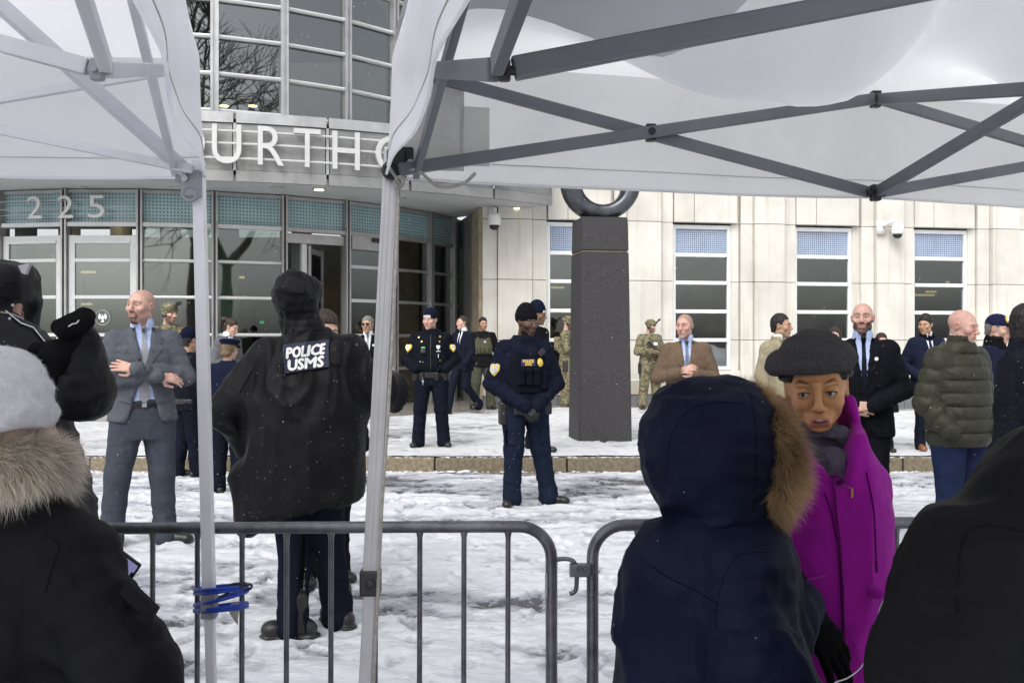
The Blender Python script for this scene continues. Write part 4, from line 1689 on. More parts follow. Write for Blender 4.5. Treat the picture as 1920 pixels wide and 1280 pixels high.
loop(1105, 1096, 0); loop(1112, 1100, 0, .4); loop(1134, 1108, 0, .2); loop(1143, 1130, 0, .3); loop(1146, 1136, 0)
mb.build('cord', M_blue, cord, True)
mb = MB()
mb.tube(curve([P(406, 1124, 2.36) - o, P(425, 1112, 2.37) - o, P(440, 1102, 2.38) - o, P(465, 1095, 2.40) - o, P(472, 1098, 2.42) - o, P(466, 1104, 2.44) - o, P(446, 1104, 2.42) - o, P(432, 1098, 2.40) - o, P(440, 1094, 2.39) - o, P(462, 1093, 2.40) - o]), 0.0034, 7)
mb.build('clip', M_blk, cord, True)
mb = MB()
mb.prism([(0, 0), (0.022, 0.006), (0.018, -0.026), (0.016, -0.052), (-0.004, -0.022)], Vector((0, 0.001, 0)), P(433, 1132, 2.42) - o, (1, 0, 0), (0, 0, 1))
mb.build('care_tag', pbr('paper_tag', (0.45, 0.44, 0.40), 0.7, var=.3, vscale=120), cord)
# ================================================================ PEOPLE: volume modelling kit
def _v(*a):
    return np.array(a, np.float32)


def smin(a, b, k):
    if k <= 1e-6:
        return np.minimum(a, b)
    h = np.clip(0.5 + 0.5 * (b - a) / k, 0, 1)
    return b + (a - b) * h - k * h * (1 - h)


def smax(a, b, k):
    return -smin(-a, -b, k)


def poly_sdf(poly, x, y):
    d = None
    s = None
    n = len(poly)
    for i in range(n):
        ax, ay = poly[i]; bx, by = poly[(i + 1) % n]
        ex, ey = bx - ax, by - ay
        wx, wy = x - ax, y - ay
        t = np.clip((wx * ex + wy * ey) / (ex * ex + ey * ey + 1e-12), 0, 1)
        q = (wx - ex * t) ** 2 + (wy - ey * t) ** 2
        c = ((ay <= y) & (by > y) & (ex * wy - ey * wx > 0)) | ((ay > y) & (by <= y) & (ex * wy - ey * wx < 0))
        d = q if d is None else np.minimum(d, q)
        s = c if s is None else s ^ c
    return np.where(s, -1, 1) * np.sqrt(d)


class Vol:
    """A solid described by blended primitives and turned into one closed surface."""

    def __init__(self, h):
        self.h = h
        self.pr = []
        self.lo = np.array([9e9] * 3); self.hi = -self.lo

    def _add(self, fn, lo, hi, k, op):
        lo, hi = np.asarray(lo, float), np.asarray(hi, float)
        self.pr.append((fn, lo, hi, k, op))
        if op == 'u':
            self.lo = np.minimum(self.lo, lo); self.hi = np.maximum(self.hi, hi)
        return self

    def cap(self, a, b, ra, rb=None, k=0.02, op='u', sq=(1, 1, 1), rip=None):
        rb = ra if rb is None else rb
        a, b, sq = np.asarray(a, float), np.asarray(b, float), np.asarray(sq, float)
        m = sq.min()

        def fn(x, y, z):
            px, py, pz = (x - a[0]) / sq[0], (y - a[1]) / sq[1], (z - a[2]) / sq[2]
            d = (b - a) / sq
            t = np.clip((px * d[0] + py * d[1] + pz * d[2]) / max(1e-9, float(d @ d)), 0, 1)
            r = ra + (rb - ra) * t
            if rip is not None:
                amp, n, ph = rip[:3]
                mode = rip[3] if len(rip) > 3 else 0
                w = np.sin(2 * math.pi * (n * t) + ph)
                r = r + (amp * (np.abs(np.sin(math.pi * n * t + ph)) ** 0.55 - 0.6) if mode else amp * w)
            return (np.sqrt((px - d[0] * t) ** 2 + (py - d[1] * t) ** 2 + (pz - d[2] * t) ** 2) - r) * m
        rr = max(ra, rb) * sq + (rip[0] if rip else 0) + 0.002
        return self._add(fn, np.minimum(a, b) - rr, np.maximum(a, b) + rr, k, op)

    def ell(self, c, r, k=0.02, op='u', rot=None):
        c, r = np.asarray(c, float), np.asarray(r, float)
        Mi = None if rot is None else np.array(Euler([R(q) for q in rot]).to_matrix().transposed())
        rm = r.min()

        def fn(x, y, z):
            X, Y, Z = x - c[0], y - c[1], z - c[2]
            if Mi is not None:
                X, Y, Z = (Mi[i][0] * X + Mi[i][1] * Y + Mi[i][2] * Z for i in range(3))
            k0 = np.sqrt((X / r[0]) ** 2 + (Y / r[1]) ** 2 + (Z / r[2]) ** 2)
            k1 = np.sqrt((X / r[0] ** 2) ** 2 + (Y / r[1] ** 2) ** 2 + (Z / r[2] ** 2) ** 2)
            return np.where(k0 < 1e-4, -rm, k0 * (k0 - 1) / np.maximum(k1, 1e-6))
        rr = r if rot is None else np.array([r.max()] * 3)
        return self._add(fn, c - rr, c + rr, k, op)

    def loft(self, prof, k=0.03, op='u', p=2.3, puff=None):
        """prof rows: z, cx, cy, rx, ry."""
        A = np.array(sorted(prof), float)
        z = A[:, 0]
        zz = np.linspace(z[0], z[-1], 60)
        # smooth interpolation of the stations
        cols = []
        for j in range(1, 5):
            lin = np.interp(zz, z, A[:, j])
            ker = np.array([1, 2, 3, 2, 1.]) / 9
            pad = np.pad(lin, 2, mode='edge')
            cols.append(np.convolve(pad, ker, 'valid'))

        def fn(x, y, zv):
            cx, cy, rx, ry = (np.interp(zv, zz, c) for c in cols)
            if puff is not None:
                amp, per, ph = puff
                w = amp * (np.abs(np.sin(math.pi * (zv + ph) / per)) ** 0.5 - 0.65)
                rx = rx + w; ry = ry + w
            q = (np.abs((x - cx) / rx) ** p + np.abs((y - cy) / ry) ** p) ** (1 / p)
            d = (q - 1) * np.minimum(rx, ry)
            return np.maximum(d, np.maximum(z[0] - zv, zv - z[-1]))
        ex = A[:, 3].max() + .02; ey = A[:, 4].max() + .02
        lo = [(A[:, 1] - A[:, 3]).min() - .02, (A[:, 2] - A[:, 4]).min() - .02, z[0]]
        hi = [(A[:, 1] + A[:, 3]).max() + .02, (A[:, 2] + A[:, 4]).max() + .02, z[-1]]
        return self._add(fn, lo, hi, k, op)

    def box(self, c, hs, r=0.01, k=0.01, op='u', rot=None):
        c, hs = np.asarray(c, float), np.asarray(hs, float)
        Mi = None if rot is None else np.array(Euler([R(q) for q in rot]).to_matrix().transposed())

        def fn(x, y, z):
            X, Y, Z = x - c[0], y - c[1], z - c[2]
            if Mi is not None:
                X, Y, Z = (Mi[i][0] * X + Mi[i][1] * Y + Mi[i][2] * Z for i in range(3))
            qx, qy, qz = np.abs(X) - hs[0] + r, np.abs(Y) - hs[1] + r, np.abs(Z) - hs[2] + r
            return np.sqrt(np.maximum(qx, 0) ** 2 + np.maximum(qy, 0) ** 2 + np.maximum(qz, 0) ** 2) + np.minimum(np.maximum(qx, np.maximum(qy, qz)), 0) - r
        rr = hs if rot is None else np.array([np.linalg.norm(hs)] * 3)
        return self._add(fn, c - rr, c + rr, k, op)

    def poly(self, poly, axes='xz', lim=(-9, 9), k=0.005, op='s'):
        """A polygon in two axes, extruded along the third between lim; op s cuts it away, i keeps only what is inside."""
        i, j = 'xyz'.index(axes[0]), 'xyz'.index(axes[1])
        w = 3 - i - j

        def fn(*q):
            d = poly_sdf(poly, *np.broadcast_arrays(q[i], q[j]))
            return np.maximum(d, np.maximum(lim[0] - q[w], q[w] - lim[1]))
        return self._add(fn, [-9] * 3, [9] * 3, k, op)

    def plane(self, n, d, k=0.003):
        """Keep the side where n.p < d."""
        n = np.asarray(n, float) / np.linalg.norm(n)
        return self._add(lambda x, y, z: x * n[0] + y * n[1] + z * n[2] - d, [-9] * 3, [9] * 3, k, 'i')

    def ring(self, c, Rr, r, k=0.01, op='u', rot=None, sq=1.0, flat=1.0):
        c = np.asarray(c, float)
        Mi = np.eye(3) if rot is None else np.array(Euler([R(q) for q in rot]).to_matrix().transposed())

        def fn(x, y, z):
            X, Y, Z = x - c[0], y - c[1], z - c[2]
            X, Y, Z = (Mi[i][0] * X + Mi[i][1] * Y + Mi[i][2] * Z for i in range(3))
            q = np.sqrt(X ** 2 + (Y / sq) ** 2) - Rr
            return np.sqrt(q * q + (Z / flat) ** 2) - r
        e = Rr * max(1, sq) + r * max(1, flat)
        return self._add(fn, c - e, c + e, k, op)

    def mesh(self):
        h = self.h
        lo = self.lo - 2.5 * h; hi = self.hi + 2.5 * h
        n = np.ceil((hi - lo) / h).astype(int) + 1
        ax = [(lo[i] + h * np.arange(n[i])).astype(np.float32) for i in range(3)]
        f = np.full(n, 1.0, np.float32)
        for fn, l, u, k, op in self.pr:
            m = k + 2.5 * h
            i0 = np.maximum(0, np.floor((l - m - lo) / h).astype(int))
            i1 = np.minimum(n, np.ceil((u + m - lo) / h).astype(int) + 1)
            if (i1 <= i0).any():
                continue
            sl = tuple(slice(a, b) for a, b in zip(i0, i1))
            d = fn(ax[0][sl[0]][:, None, None], ax[1][sl[1]][None, :, None], ax[2][sl[2]][None, None, :]).astype(np.float32)
            if op == 'u':
                f[sl] = smin(f[sl], d, k)
            elif op == 's':
                f[sl] = smax(f[sl], -d, k)
            else:
                f[sl] = smax(f[sl], d, k)
        return nets(f, lo, h)


def nets(f, lo, h):
    s = f < 0
    nx, ny, nz = f.shape
    cnt = np.zeros((nx - 1, ny - 1, nz - 1), np.int8)
    for dx in (0, 1):
        for dy in (0, 1):
            for dz in (0, 1):
                cnt += s[dx:nx - 1 + dx, dy:ny - 1 + dy, dz:nz - 1 + dz]
    I, J, K = np.nonzero((cnt > 0) & (cnt < 8))
    idx = np.full((nx - 1, ny - 1, nz - 1), -1, np.int32)
    idx[I, J, K] = np.arange(len(I))
    pos = np.zeros((len(I), 3)); num = np.zeros(len(I))
    c = {(dx, dy, dz): f[I + dx, J + dy, K + dz] for dx in (0, 1) for dy in (0, 1) for dz in (0, 1)}
    for a in c:
        for axis in range(3):
            if a[axis]:
                continue
            b = tuple(1 if i == axis else a[i] for i in range(3))
            v0, v1 = c[a], c[b]
            m = (v0 < 0) != (v1 < 0)
            t = np.where(m, v0 / np.where(m, v0 - v1, 1), 0)
            for i in range(3):
                pos[:, i] += np.where(m, a[i] + (t if i == axis else 0), 0)
            num += m
    v = (np.stack([I, J, K], 1) + pos / num[:, None]) * h + lo
    F = []
    for axis in range(3):
        d = np.zeros(3, int); d[axis] = 1
        s0 = s[:nx - d[0], :ny - d[1], :nz - d[2]]; s1 = s[d[0]:, d[1]:, d[2]:]
        e = np.argwhere(s0 != s1)
        o1, o2 = [(1, 2), (2, 0), (0, 1)][axis]
        sh = np.array([nx, ny, nz])
        ok = (e[:, o1] > 0) & (e[:, o2] > 0) & (e[:, o1] < sh[o1] - 1) & (e[:, o2] < sh[o2] - 1)
        e = e[ok]

        def cell(a, b):
            q = e.copy(); q[:, o1] -= a; q[:, o2] -= b
            return idx[q[:, 0], q[:, 1], q[:, 2]]
        quad = np.stack([cell(1, 1), cell(0, 1), cell(0, 0), cell(1, 0)], 1)
        flip = ~s0[e[:, 0], e[:, 1], e[:, 2]]
        quad[flip] = quad[flip][:, ::-1]
        F.append(quad)
    F = np.concatenate(F)
    return v, F[(F >= 0).all(1)]


def vnormals(v, f):
    n = np.cross(v[f[:, 2]] - v[f[:, 0]], v[f[:, 3]] - v[f[:, 1]])
    out = np.zeros_like(v)
    for i in range(4):
        np.add.at(out, f[:, i], n)
    return out / np.maximum(np.linalg.norm(out, axis=1, keepdims=True), 1e-9)


def wrinkle(v, f, folds):
    """Push the surface in and out: drapery folds and creases."""
    if not folds:
        return v
    n = vnormals(v, f)
    d = np.zeros(len(v))
    for fo in folds:
        amp, fr, seed = fo[:3]
        ridged = fo[3] if len(fo) > 3 else True
        w = vnoise(v[:, 0] * 3.1, v[:, 1] * 3.1, v[:, 2] * 3.1, seed + 5) * 0.9
        q = vnoise(v[:, 0] * fr[0] + w, v[:, 1] * fr[1] + w, v[:, 2] * fr[2] + w, seed)
        if ridged:
            q = 1 - np.abs(q) * 2.2
        if len(fo) > 4 and fo[4] is not None:
            z0, z1, s = fo[4]
            q = q * np.clip((v[:, 2] - z0) / s, 0, 1) * np.clip((z1 - v[:, 2]) / s, 0, 1)
        d += amp * q
    return v + n * d[:, None]


class Group:
    """Meshes gathered into one object."""

    def __init__(self):
        self.v, self.f, self.c, self.n = [], [], [], 0

    def add(self, v, f, c=None):
        self.v.append(v); self.f.append(f + self.n)
        self.c.append(np.tile(_v(.5, .5, .5), (len(v), 1)) if c is None else c)
        self.n += len(v)

    def build(self, name, m, parent, scale=1.0):
        return mesh_obj(name, np.concatenate(self.v) * scale, np.concatenate(self.f), m, parent, True, np.concatenate(self.c))


# ---------------------------------------------------------------- cloth, skin and hair
def cloth(name, col, rough=0.85, **kw):
    a = dict(var=0.10, vscale=9, bump=0.25, bscale=420, sheen=0.0, spec=0.045)
    a.update(kw)
    return pbr('cloth_' + name, col, rough, **a)


M_skin = pbr('skin', (1, 1, 1), 0.52, attr='Col', var=0.08, vscale=40, bump=0.06, bscale=380, spec=0.4, sss=0.06)
M_hairm = {}


def hair_mat(name, col):
    return pbr('hair_' + name, col, 0.5, var=0.35, vscale=60, bump=0.7, bscale=130, stretch=(1, 1, 0.35), spec=0.35)


H_black = hair_mat('black', (0.012, 0.010, 0.009))
H_dark = hair_mat('dark_brown', (0.030, 0.020, 0.013))
H_grey = hair_mat('grey', (0.16, 0.15, 0.14))
M_shoe = pbr('black_leather', (0.012, 0.012, 0.013), 0.38, var=0.2, bump=0.15, bscale=80)
M_shoeb = pbr('tan_leather', (0.22, 0.09, 0.035), 0.45, var=0.2)
M_boot = pbr('muddy_boot', (0.035, 0.030, 0.022), 0.7, var=0.3)
M_white_thread = pbr('white_print', (0.78, 0.78, 0.77), 0.7, var=0.03)
M_gold = pbr('gold_metal', (0.62, 0.42, 0.10), 0.35, 0.6, var=0.1)
M_yellow = pbr('yellow_thread', (0.72, 0.52, 0.05), 0.7, var=0.05)
M_silver = pbr('silver_metal', (0.62, 0.62, 0.63), 0.3, 0.8, var=0.05)
M_navyp = pbr('navy_patch', (0.022, 0.026, 0.055), 0.8, var=0.1)
M_velcro = pbr('black_velcro', (0.006, 0.006, 0.007), 0.95, var=0.3, vscale=200, bump=0.8, bscale=500, flecks=0.06, fscale=150)

SK = dict(fair=(0.52, 0.33, 0.25), pink=(0.56, 0.335, 0.27), tan=(0.42, 0.25, 0.165), brown=(0.20, 0.105, 0.055), deep=(0.115, 0.055, 0.030), asian=(0.44, 0.27, 0.165))


def head_prims(g, w=1.0, jaw=1.0, mouth_open=0.0, fem=0.0):
    g.ell((0, .014, .032), (.075 * w, .094, .084), .02)
    g.cap((0, -.030, -.005), (0, -.046, -.078 * jaw), .064 * w, .042 * w, .03, sq=(1, .92, 1))
    g.ell((0, -.073, -.103 * jaw), (.024 * w, .020, .017), .022)
    for s in (-1, 1):
        g.ell((s * (.047 - .008 * fem) * w, -.008, -.062 * jaw), (.022 - .005 * fem, .036, .026), .03)
        g.ell((s * (.043 - .006 * fem) * w, -.062, -.022), (.026 - .003 * fem, .024 - .002 * fem, .021), .024)
        g.cap((s * .006, -.093, .026), (s * .046, -.078, .026), .0105 - .0050 * fem, .009 - .004 * fem, .014)
    for s in (-1, 1):
        g.ell((s * .031, -.103, .006), (.018, .017, .0125), .016, 's')
    for s in (-1, 1):
        g.ell((s * .0315, -.0775, .006), (.0150, .0135, .0125), .005)
    g.cap((0, -.090, .018), (0, -.110, -.026), .0085 - .0015 * fem, .0125 - .0030 * fem, .012)
    g.ell((0, -.113 + .004 * fem, -.028 + .002 * fem), (.0125 - .002 * fem, .011, .0105 - .0015 * fem), .010)
    for s in (-1, 1):
        g.ell((s * (.013 - .0015 * fem), -.101, -.032), (.0085 - .001 * fem, .011, .0085 - .001 * fem), .006)
        g.ell((s * .006, -.106, -.0405), (.0040, .0045, .004), .003, 's')
    # mouth mound and lips
    g.ell((0, -.080, -.064), (.030, .020, .022), .02)
    g.cap((-.021, -.087, -.0625), (.021, -.087, -.0625), .0062, None, .006)
    g.cap((-.012, -.0925, -.0600), (.012, -.0925, -.0600), .0058, None, .005)
    g.cap((-.015, -.091, -.0715 - mouth_open), (.015, -.091, -.0715 - mouth_open), .0068, None, .006)
    g.cap((-.023, -.0985, -.0660 - mouth_open * .5), (.023, -.0985, -.0660 - mouth_open * .5), .0028 + mouth_open * .5, None, .003, 's', sq=(1, 1.6, 1))
    g.cap((-.012, -.090, -.0845 - mouth_open), (.012, -.090, -.0845 - mouth_open), .004, None, .008, 's')
    for s in (-1, 1):
        g.ell((s * .078 * w, .008, .000), (.009, .020, .031), .006, rot=(0, s * 12, s * -22))
        g.ell((s * .086 * w, .004, .003), (.006, .010, .017), .004, 's', rot=(0, s * 12, s * -22))
    g.cap((0, .022, -.05), (0, .036, -.20), .057 * w - .008 * fem, .062 - .012 * fem, .025)


def face_paint(p, skin, hair=(0.02, 0.015, 0.01), beard=0.0, goatee=0.0, stubble=0.0, brow=1.0, lip=None, eye=(0.03, 0.02, 0.015),
               flush=0.5, w=1.0, lashes=0.6, shadow_beard=0.0, hairline=0.085, seed=1, mouth_open=0.0, browz=0.0, eyes=True, browt=.0048, mouth=True, browk=.10):
    x, y, z = p[:, 0], p[:, 1], p[:, 2]
    ax = np.abs(x)
    sk = np.array(skin)
    c = np.tile(sk, (len(p), 1))
    front = np.clip((-y - .03) / .02, 0, 1)

    def blend(m, col):
        m = np.clip(m, 0, 1)[:, None]
        nonlocal c
        c = c * (1 - m) + np.array(col) * m
    nz = fbm(x * 60, y * 60, z * 60, seed, 3)
    c = c * (1 + 0.10 * nz)[:, None]
    red = np.exp(-((ax - .043) / .02) ** 2 - ((z + .022) / .02) ** 2) * front + np.exp(-(x / .014) ** 2 - ((z + .03) / .013) ** 2) * front * 1.0 + np.clip((ax - .076 * w) / .006, 0, 1) * 0.8
    blend(red * flush * .55, sk * np.array([1.10, .72, .70]))
    # hair roots on the scalp, brows, beard
    hc = np.array(hair)
    if stubble > 0:
        back = np.clip((z - (hairline - 0.085 - .005) - np.clip((-y - .02) * 1.7, -.08, .11)) / .012, 0, 1)
        back = np.clip(back, 0, 1) * np.clip((z + .085) / .02, 0, 1)
        blend(back * stubble * (0.8 + 0.3 * nz), hc)
    bm_ = np.clip(1 - ((ax - .031) / .0235) ** 4, 0, 1) * np.exp(-((z - .0285 - browz - browk * (ax - .012) + 3.2 * np.clip(ax - .036, 0, 1) ** 1.4) / browt) ** 2) * np.clip((-y - .06) / .01, 0, 1)
    blend(bm_ * brow, hc)
    jawz = -.038 + np.clip((.05 - ax) * 0.0, 0, 1)
    bz = np.clip((-.030 - z + .25 * np.clip(ax - .045, 0, .05)) / .012, 0, 1) * np.clip((z + .17) / .03, 0, 1)
    bz = np.maximum(bz, np.clip((ax - .058 * w) / .006, 0, 1) * np.clip((.02 - z) / .01, 0, 1) * np.clip((z + .08) / .01, 0, 1)) * np.clip((.012 - y) / .015, 0, 1)
    lipm = np.exp(-(x / .0245) ** 4) * np.exp(-((z + .0665 + mouth_open * .5) / (.0115 + mouth_open * .6)) ** 4) * np.clip((-y - .075) / .01, 0, 1)
    mous = np.clip(1 - (ax / .036) ** 4, 0, 1) * np.exp(-((z + .049) / .009) ** 4)
    cheekcut = np.clip((ax * 0.55 + .012 - (z + .062)) / .010, 0, 1)
    bmask = np.maximum(bz * cheekcut, mous * front) * (1 - lipm)
    if beard > 0:
        blend(bmask * beard * (0.85 + 0.35 * nz), hc)
    if shadow_beard > 0:
        blend(bmask * shadow_beard, sk * 0.55 + hc * 0.25)
    if goatee > 0:
        gm_ = np.clip(1 - (ax / .032) ** 6, 0, 1) * (np.exp(-((z + .049) / .008) ** 4) + np.clip((-.078 - z) / .006, 0, 1) * np.clip((z + .135) / .01, 0, 1)) + np.exp(-((ax - .029) / .006) ** 2) * np.exp(-((z + .07) / .02) ** 4)
        blend(np.clip(gm_, 0, 1) * front * goatee * (1 - lipm), hc)
    lc = np.array(lip) if lip is not None else sk * np.array([.88, .60, .60])
    if mouth:
      blend(lipm, lc)
      blend(np.exp(-(x / .024) ** 4) * np.exp(-((z + .066 + mouth_open * .5) / (.0030 + mouth_open * .5)) ** 2) * np.clip((-y - .07) / .01, 0, 1) * .85, sk * .18)
    if eyes:
        ex = (ax - .0315) / .0135
        ez = (z - .0055) / .0052
        e = np.clip((1.0 - ex ** 2 - ez ** 2) * 3, 0, 1) * np.clip((-y - .07) / .008, 0, 1)
        blend(e, (0.42, 0.40, 0.38))
        blend(e * np.clip((.0066 - np.sqrt((ax - .0305) ** 2 + (z - .0058) ** 2)) / .0015, 0, 1), eye)
        lash = np.exp(-((z - .0108 + 22 * (ax - .0315) ** 2) / .0022) ** 2) * np.exp(-((ax - .032) / .0155) ** 4) * np.clip((-y - .06) / .01, 0, 1)
        blend(lash * lashes, np.minimum(hc, .04))
    nos = np.exp(-((ax - .006) / .004) ** 2 - ((z + .0405) / .003) ** 2) * front
    blend(nos * .7, sk * .15)
    return np.clip(c, 0.003, 1).astype(np.float32)


# hair in the head's own axes (front -y)
HAIR_SHORT = [(-.13, .083), (-.080, .076), (-.052, .048), (-.036, .018), (-.034, -.022), (-.014, -.022), (-.006, .022), (.020, .036), (.034, -.010), (.050, -.075), (.2, -.082), (.2, .3), (-.13, .3)]
HAIR_CREW = [(-.13, .092), (-.078, .086), (-.046, .060), (-.034, .030), (-.034, -.012), (-.016, -.012), (-.006, .022), (.020, .036), (.034, -.010), (.050, -.060), (.2, -.068), (.2, .3), (-.13, .3)]
HAIR_LONG = [(-.13, .088), (-.080, .078), (-.055, .048), (-.040, .0), (-.030, -.16), (.2, -.16), (.2, .3), (-.13, .3)]


def hair_vol(h, poly, lift=0.008, top=0.012, w=1.0):
    g = Vol(h)
    g.ell((0, .017, .034 + top * .4), (.0755 * w + lift, .095 + lift, .084 + lift * .6 + top), .02)
    if poly is HAIR_LONG:
        g.loft([(-.16, 0, .045, .085, .065), (-.05, 0, .04, .088, .08), (.03, 0, .03, .084, .09)], .03)
    else:
        g.cap((0, .05, .0), (0, .055, -.07), .055 + lift, .05 + lift * .3, .02, sq=(1.2, 1, 1))
    g.poly(poly, 'yz', k=.006, op='i')
    return g


def xform(v, M):
    M = np.array(M)
    return v @ M[:3, :3].T + M[:3, 3]


HEADC = Vector((0, -.015, 1.652))
PIV = Vector((0, .012, 1.56))


def head_matrix(yaw=0, pitch=0, roll=0, shift=(0, 0, 0)):
    return (Matrix.Translation(PIV + Vector(shift)) @ Matrix.Rotation(R(yaw), 4, 'Z') @ Matrix.Rotation(R(pitch), 4, 'X') @ Matrix.Rotation(R(roll), 4, 'Y')
            @ Matrix.Translation(HEADC - PIV))


# ---------------------------------------------------------------- hands
def hand_vol(g, wrist, fdir, back, curl=35, spread=6, thumb=1, size=1.0, thumb_in=0.5, curls=None):
    """Five fingers with knuckles on a palm. back = direction of the back of the hand; thumb = side sign along fdir x back."""
    W = Vector(wrist); f = Vector(fdir).normalized(); b = Vector(back)
    b = (b - f * b.dot(f)).normalized()
    l = f.cross(b) * thumb                              # towards the thumb side
    s = size
    lens = [(.041, .024, .019), (.045, .028, .020), (.042, .026, .020), (.033, .020, .018)]
    offs = [.027, .009, -.009, -.026]
    pl = [.086, .090, .086, .078]
    g.cap(W - f * .02 * s, W + f * .025 * s, .023 * s, .026 * s, .012 * s, sq=(1, 1, 1))
    for i in range(4):
        kn = W + (f * pl[i] + l * offs[i]) * s
        g.cap(W + (f * .018 + l * offs[i] * .6) * s, kn, .0145 * s, .0112 * s, .010 * s)
        a = R(spread * (1.5 - i))
        d = (f * math.cos(a) + l * math.sin(a)).normalized()
        ax = d.cross(b)
        p = kn
        r = [.0098, .0090, .0080][0:3]
        cu = (curls[i] if curls else curl)
        tot = 0
        for j in range(3):
            tot += cu * (.75, 1.0, .7)[j]
            dd = (d * math.cos(R(tot)) - b * math.sin(R(tot)))
            q = p + dd * lens[i][j] * s
            rr = r[j] * (0.92 if i == 3 else 1)
            g.cap(p, q, rr * s, rr * .88 * s, .0035 * s)
            p = q
    t0 = W + (f * .022 + l * .020 - b * .006) * s
    td = (f * .62 + l * .70 - b * (.25 + .5 * thumb_in)).normalized()
    t1 = t0 + td * .042 * s
    g.cap(t0, t1, .0150 * s, .0120 * s, .010 * s)
    td2 = (f * (.9) + l * (.35 - .5 * thumb_in) - b * .35 * thumb_in).normalized()
    t2 = t1 + td2 * .030 * s
    g.cap(t1, t2, .0112 * s, .0100 * s, .005 * s)
    t3 = t2 + (td2 + f * .2 - l * .2 * thumb_in).normalized() * .024 * s
    g.cap(t2, t3, .0098 * s, .0082 * s, .004 * s)
    return g


def hand_mesh(h, *a, **k):
    g = Vol(h)
    hand_vol(g, *a, **k)
    return g.mesh()


# ---------------------------------------------------------------- draped flat pieces (patches, lapels, lettering)
def bvh_of(o):
    me = o.data
    vs = [q.co.copy() for q in me.vertices]
    return BVHTree.FromPolygons(vs, [tuple(p.vertices) for p in me.polygons])


def subdiv_poly(poly, L):
    bm = bmesh.new()
    vs = [bm.verts.new((x, y, 0)) for x, y in poly]
    bm.faces.new(vs)
    bmesh.ops.triangulate(bm, faces=bm.faces)
    for _ in range(5):
        es = [e for e in bm.edges if e.calc_length() > L]
        if not es:
            break
        bmesh.ops.subdivide_edges(bm, edges=es, cuts=1, use_grid_fill=False)
        bmesh.ops.triangulate(bm, faces=bm.faces)
    bm.verts.index_update()
    out = [q.co.copy() for q in bm.verts], [tuple(q.index for q in f.verts) for f in bm.faces]
    bm.free()
    return out


def drape(name, parent, tree, shape, m, off=0.004, th=0.003, ang=0.0, L=0.03, scale=1.0, smooth=True, start=1.2, pitch=0.0, maxdev=None, at=(0, 0)):
    """Lay a flat outline (x, z) or (verts, faces) on a garment, seen along a direction turned by ang about z."""
    if isinstance(shape, tuple):
        vs, fs = shape
    else:
        vs, fs = subdiv_poly(shape, L)
    a = R(ang)
    ex = Vector((math.cos(a), math.sin(a), 0)); dr = Vector((-math.sin(a), math.cos(a), 0)); up = Vector((0, 0, 1))
    if pitch:
        q = Matrix.Rotation(R(pitch), 3, ex)
        dr = q @ dr; up = q @ up
    hits = []
    for v in vs:
        o = ex * (v.x + at[0]) + up * (v.y + at[1]) - dr * start
        h, n, i, d = tree.ray_cast(o, dr)
        hits.append(d if h is not None else None)
    ok = sorted(d for d in hits if d is not None)
    if not ok:
        return None
    med = ok[len(ok) // 2]
    if maxdev is None:
        maxdev = 0.12
    out = []
    for v, d in zip(vs, hits):
        d = med if d is None or abs(d - med) > maxdev else d
        out.append(ex * (v.x + at[0]) + up * (v.y + at[1]) + dr * (d - start - off))
    n = len(out)
    ef = {}
    for f in fs:
        for i in range(len(f)):
            ef[(f[i], f[(i + 1) % len(f)])] = 1
    side = [(b, a_, a_ + n, b + n) for (a_, b) in ef if (b, a_) not in ef]
    back = [q + dr * (th + off * 0.9) for q in out]
    faces = list(fs) + [tuple(i + n for i in f)[::-1] for f in fs] + side
    o = mesh_obj(name, [q * scale for q in out + back], faces, m, parent)
    bm = bmesh.new(); bm.from_mesh(o.data)
    bmesh.ops.recalc_face_normals(bm, faces=bm.faces)
    bm.to_mesh(o.data); bm.free()
    return o


def rect(x0, z0, x1, z1):
    return [(x0, z0), (x1, z0), (x1, z1), (x0, z1)]


def oval(cx, cz, rx, rz, n=14):
    return [(cx + rx * math.cos(2 * math.pi * k / n), cz + rz * math.sin(2 * math.pi * k / n)) for k in range(n)]


def lettering(s, w, h, bold=0.0):
    vs, fs = fit_text(s, w, h, 0, 0.0, 2)
    return [Vector((q.x, q.y, 0)) for q in vs], fs


def thicken(sh, d):
    """Bolder lettering: the outline repeated a hair to each side."""
    vs, fs = sh
    n = len(vs)
    out, of = [], []
    for k, (dx, dy) in enumerate(((-d, 0), (d, 0), (0, d), (0, -d))):
        out += [Vector((q.x + dx, q.y + dy, 0)) for q in vs]
        of += [tuple(i + k * n for i in f) for f in fs]
    return out, of


# ---------------------------------------------------------------- the figure
TORSO = [(.80, 0, 0, .205, .140), (.92, 0, 0, .200, .138), (1.08, 0, .0, .180, .125), (1.25, 0, .0, .198, .136), (1.36, 0, .005, .190, .128), (1.44, 0, .012, .150, .095), (1.50, 0, .015, .080, .075)]
HANG = {-1: ((-.245, .03, 1.13), (-.262, -.045, .885)), 1: ((.245, .03, 1.13), (.262, -.045, .885))}


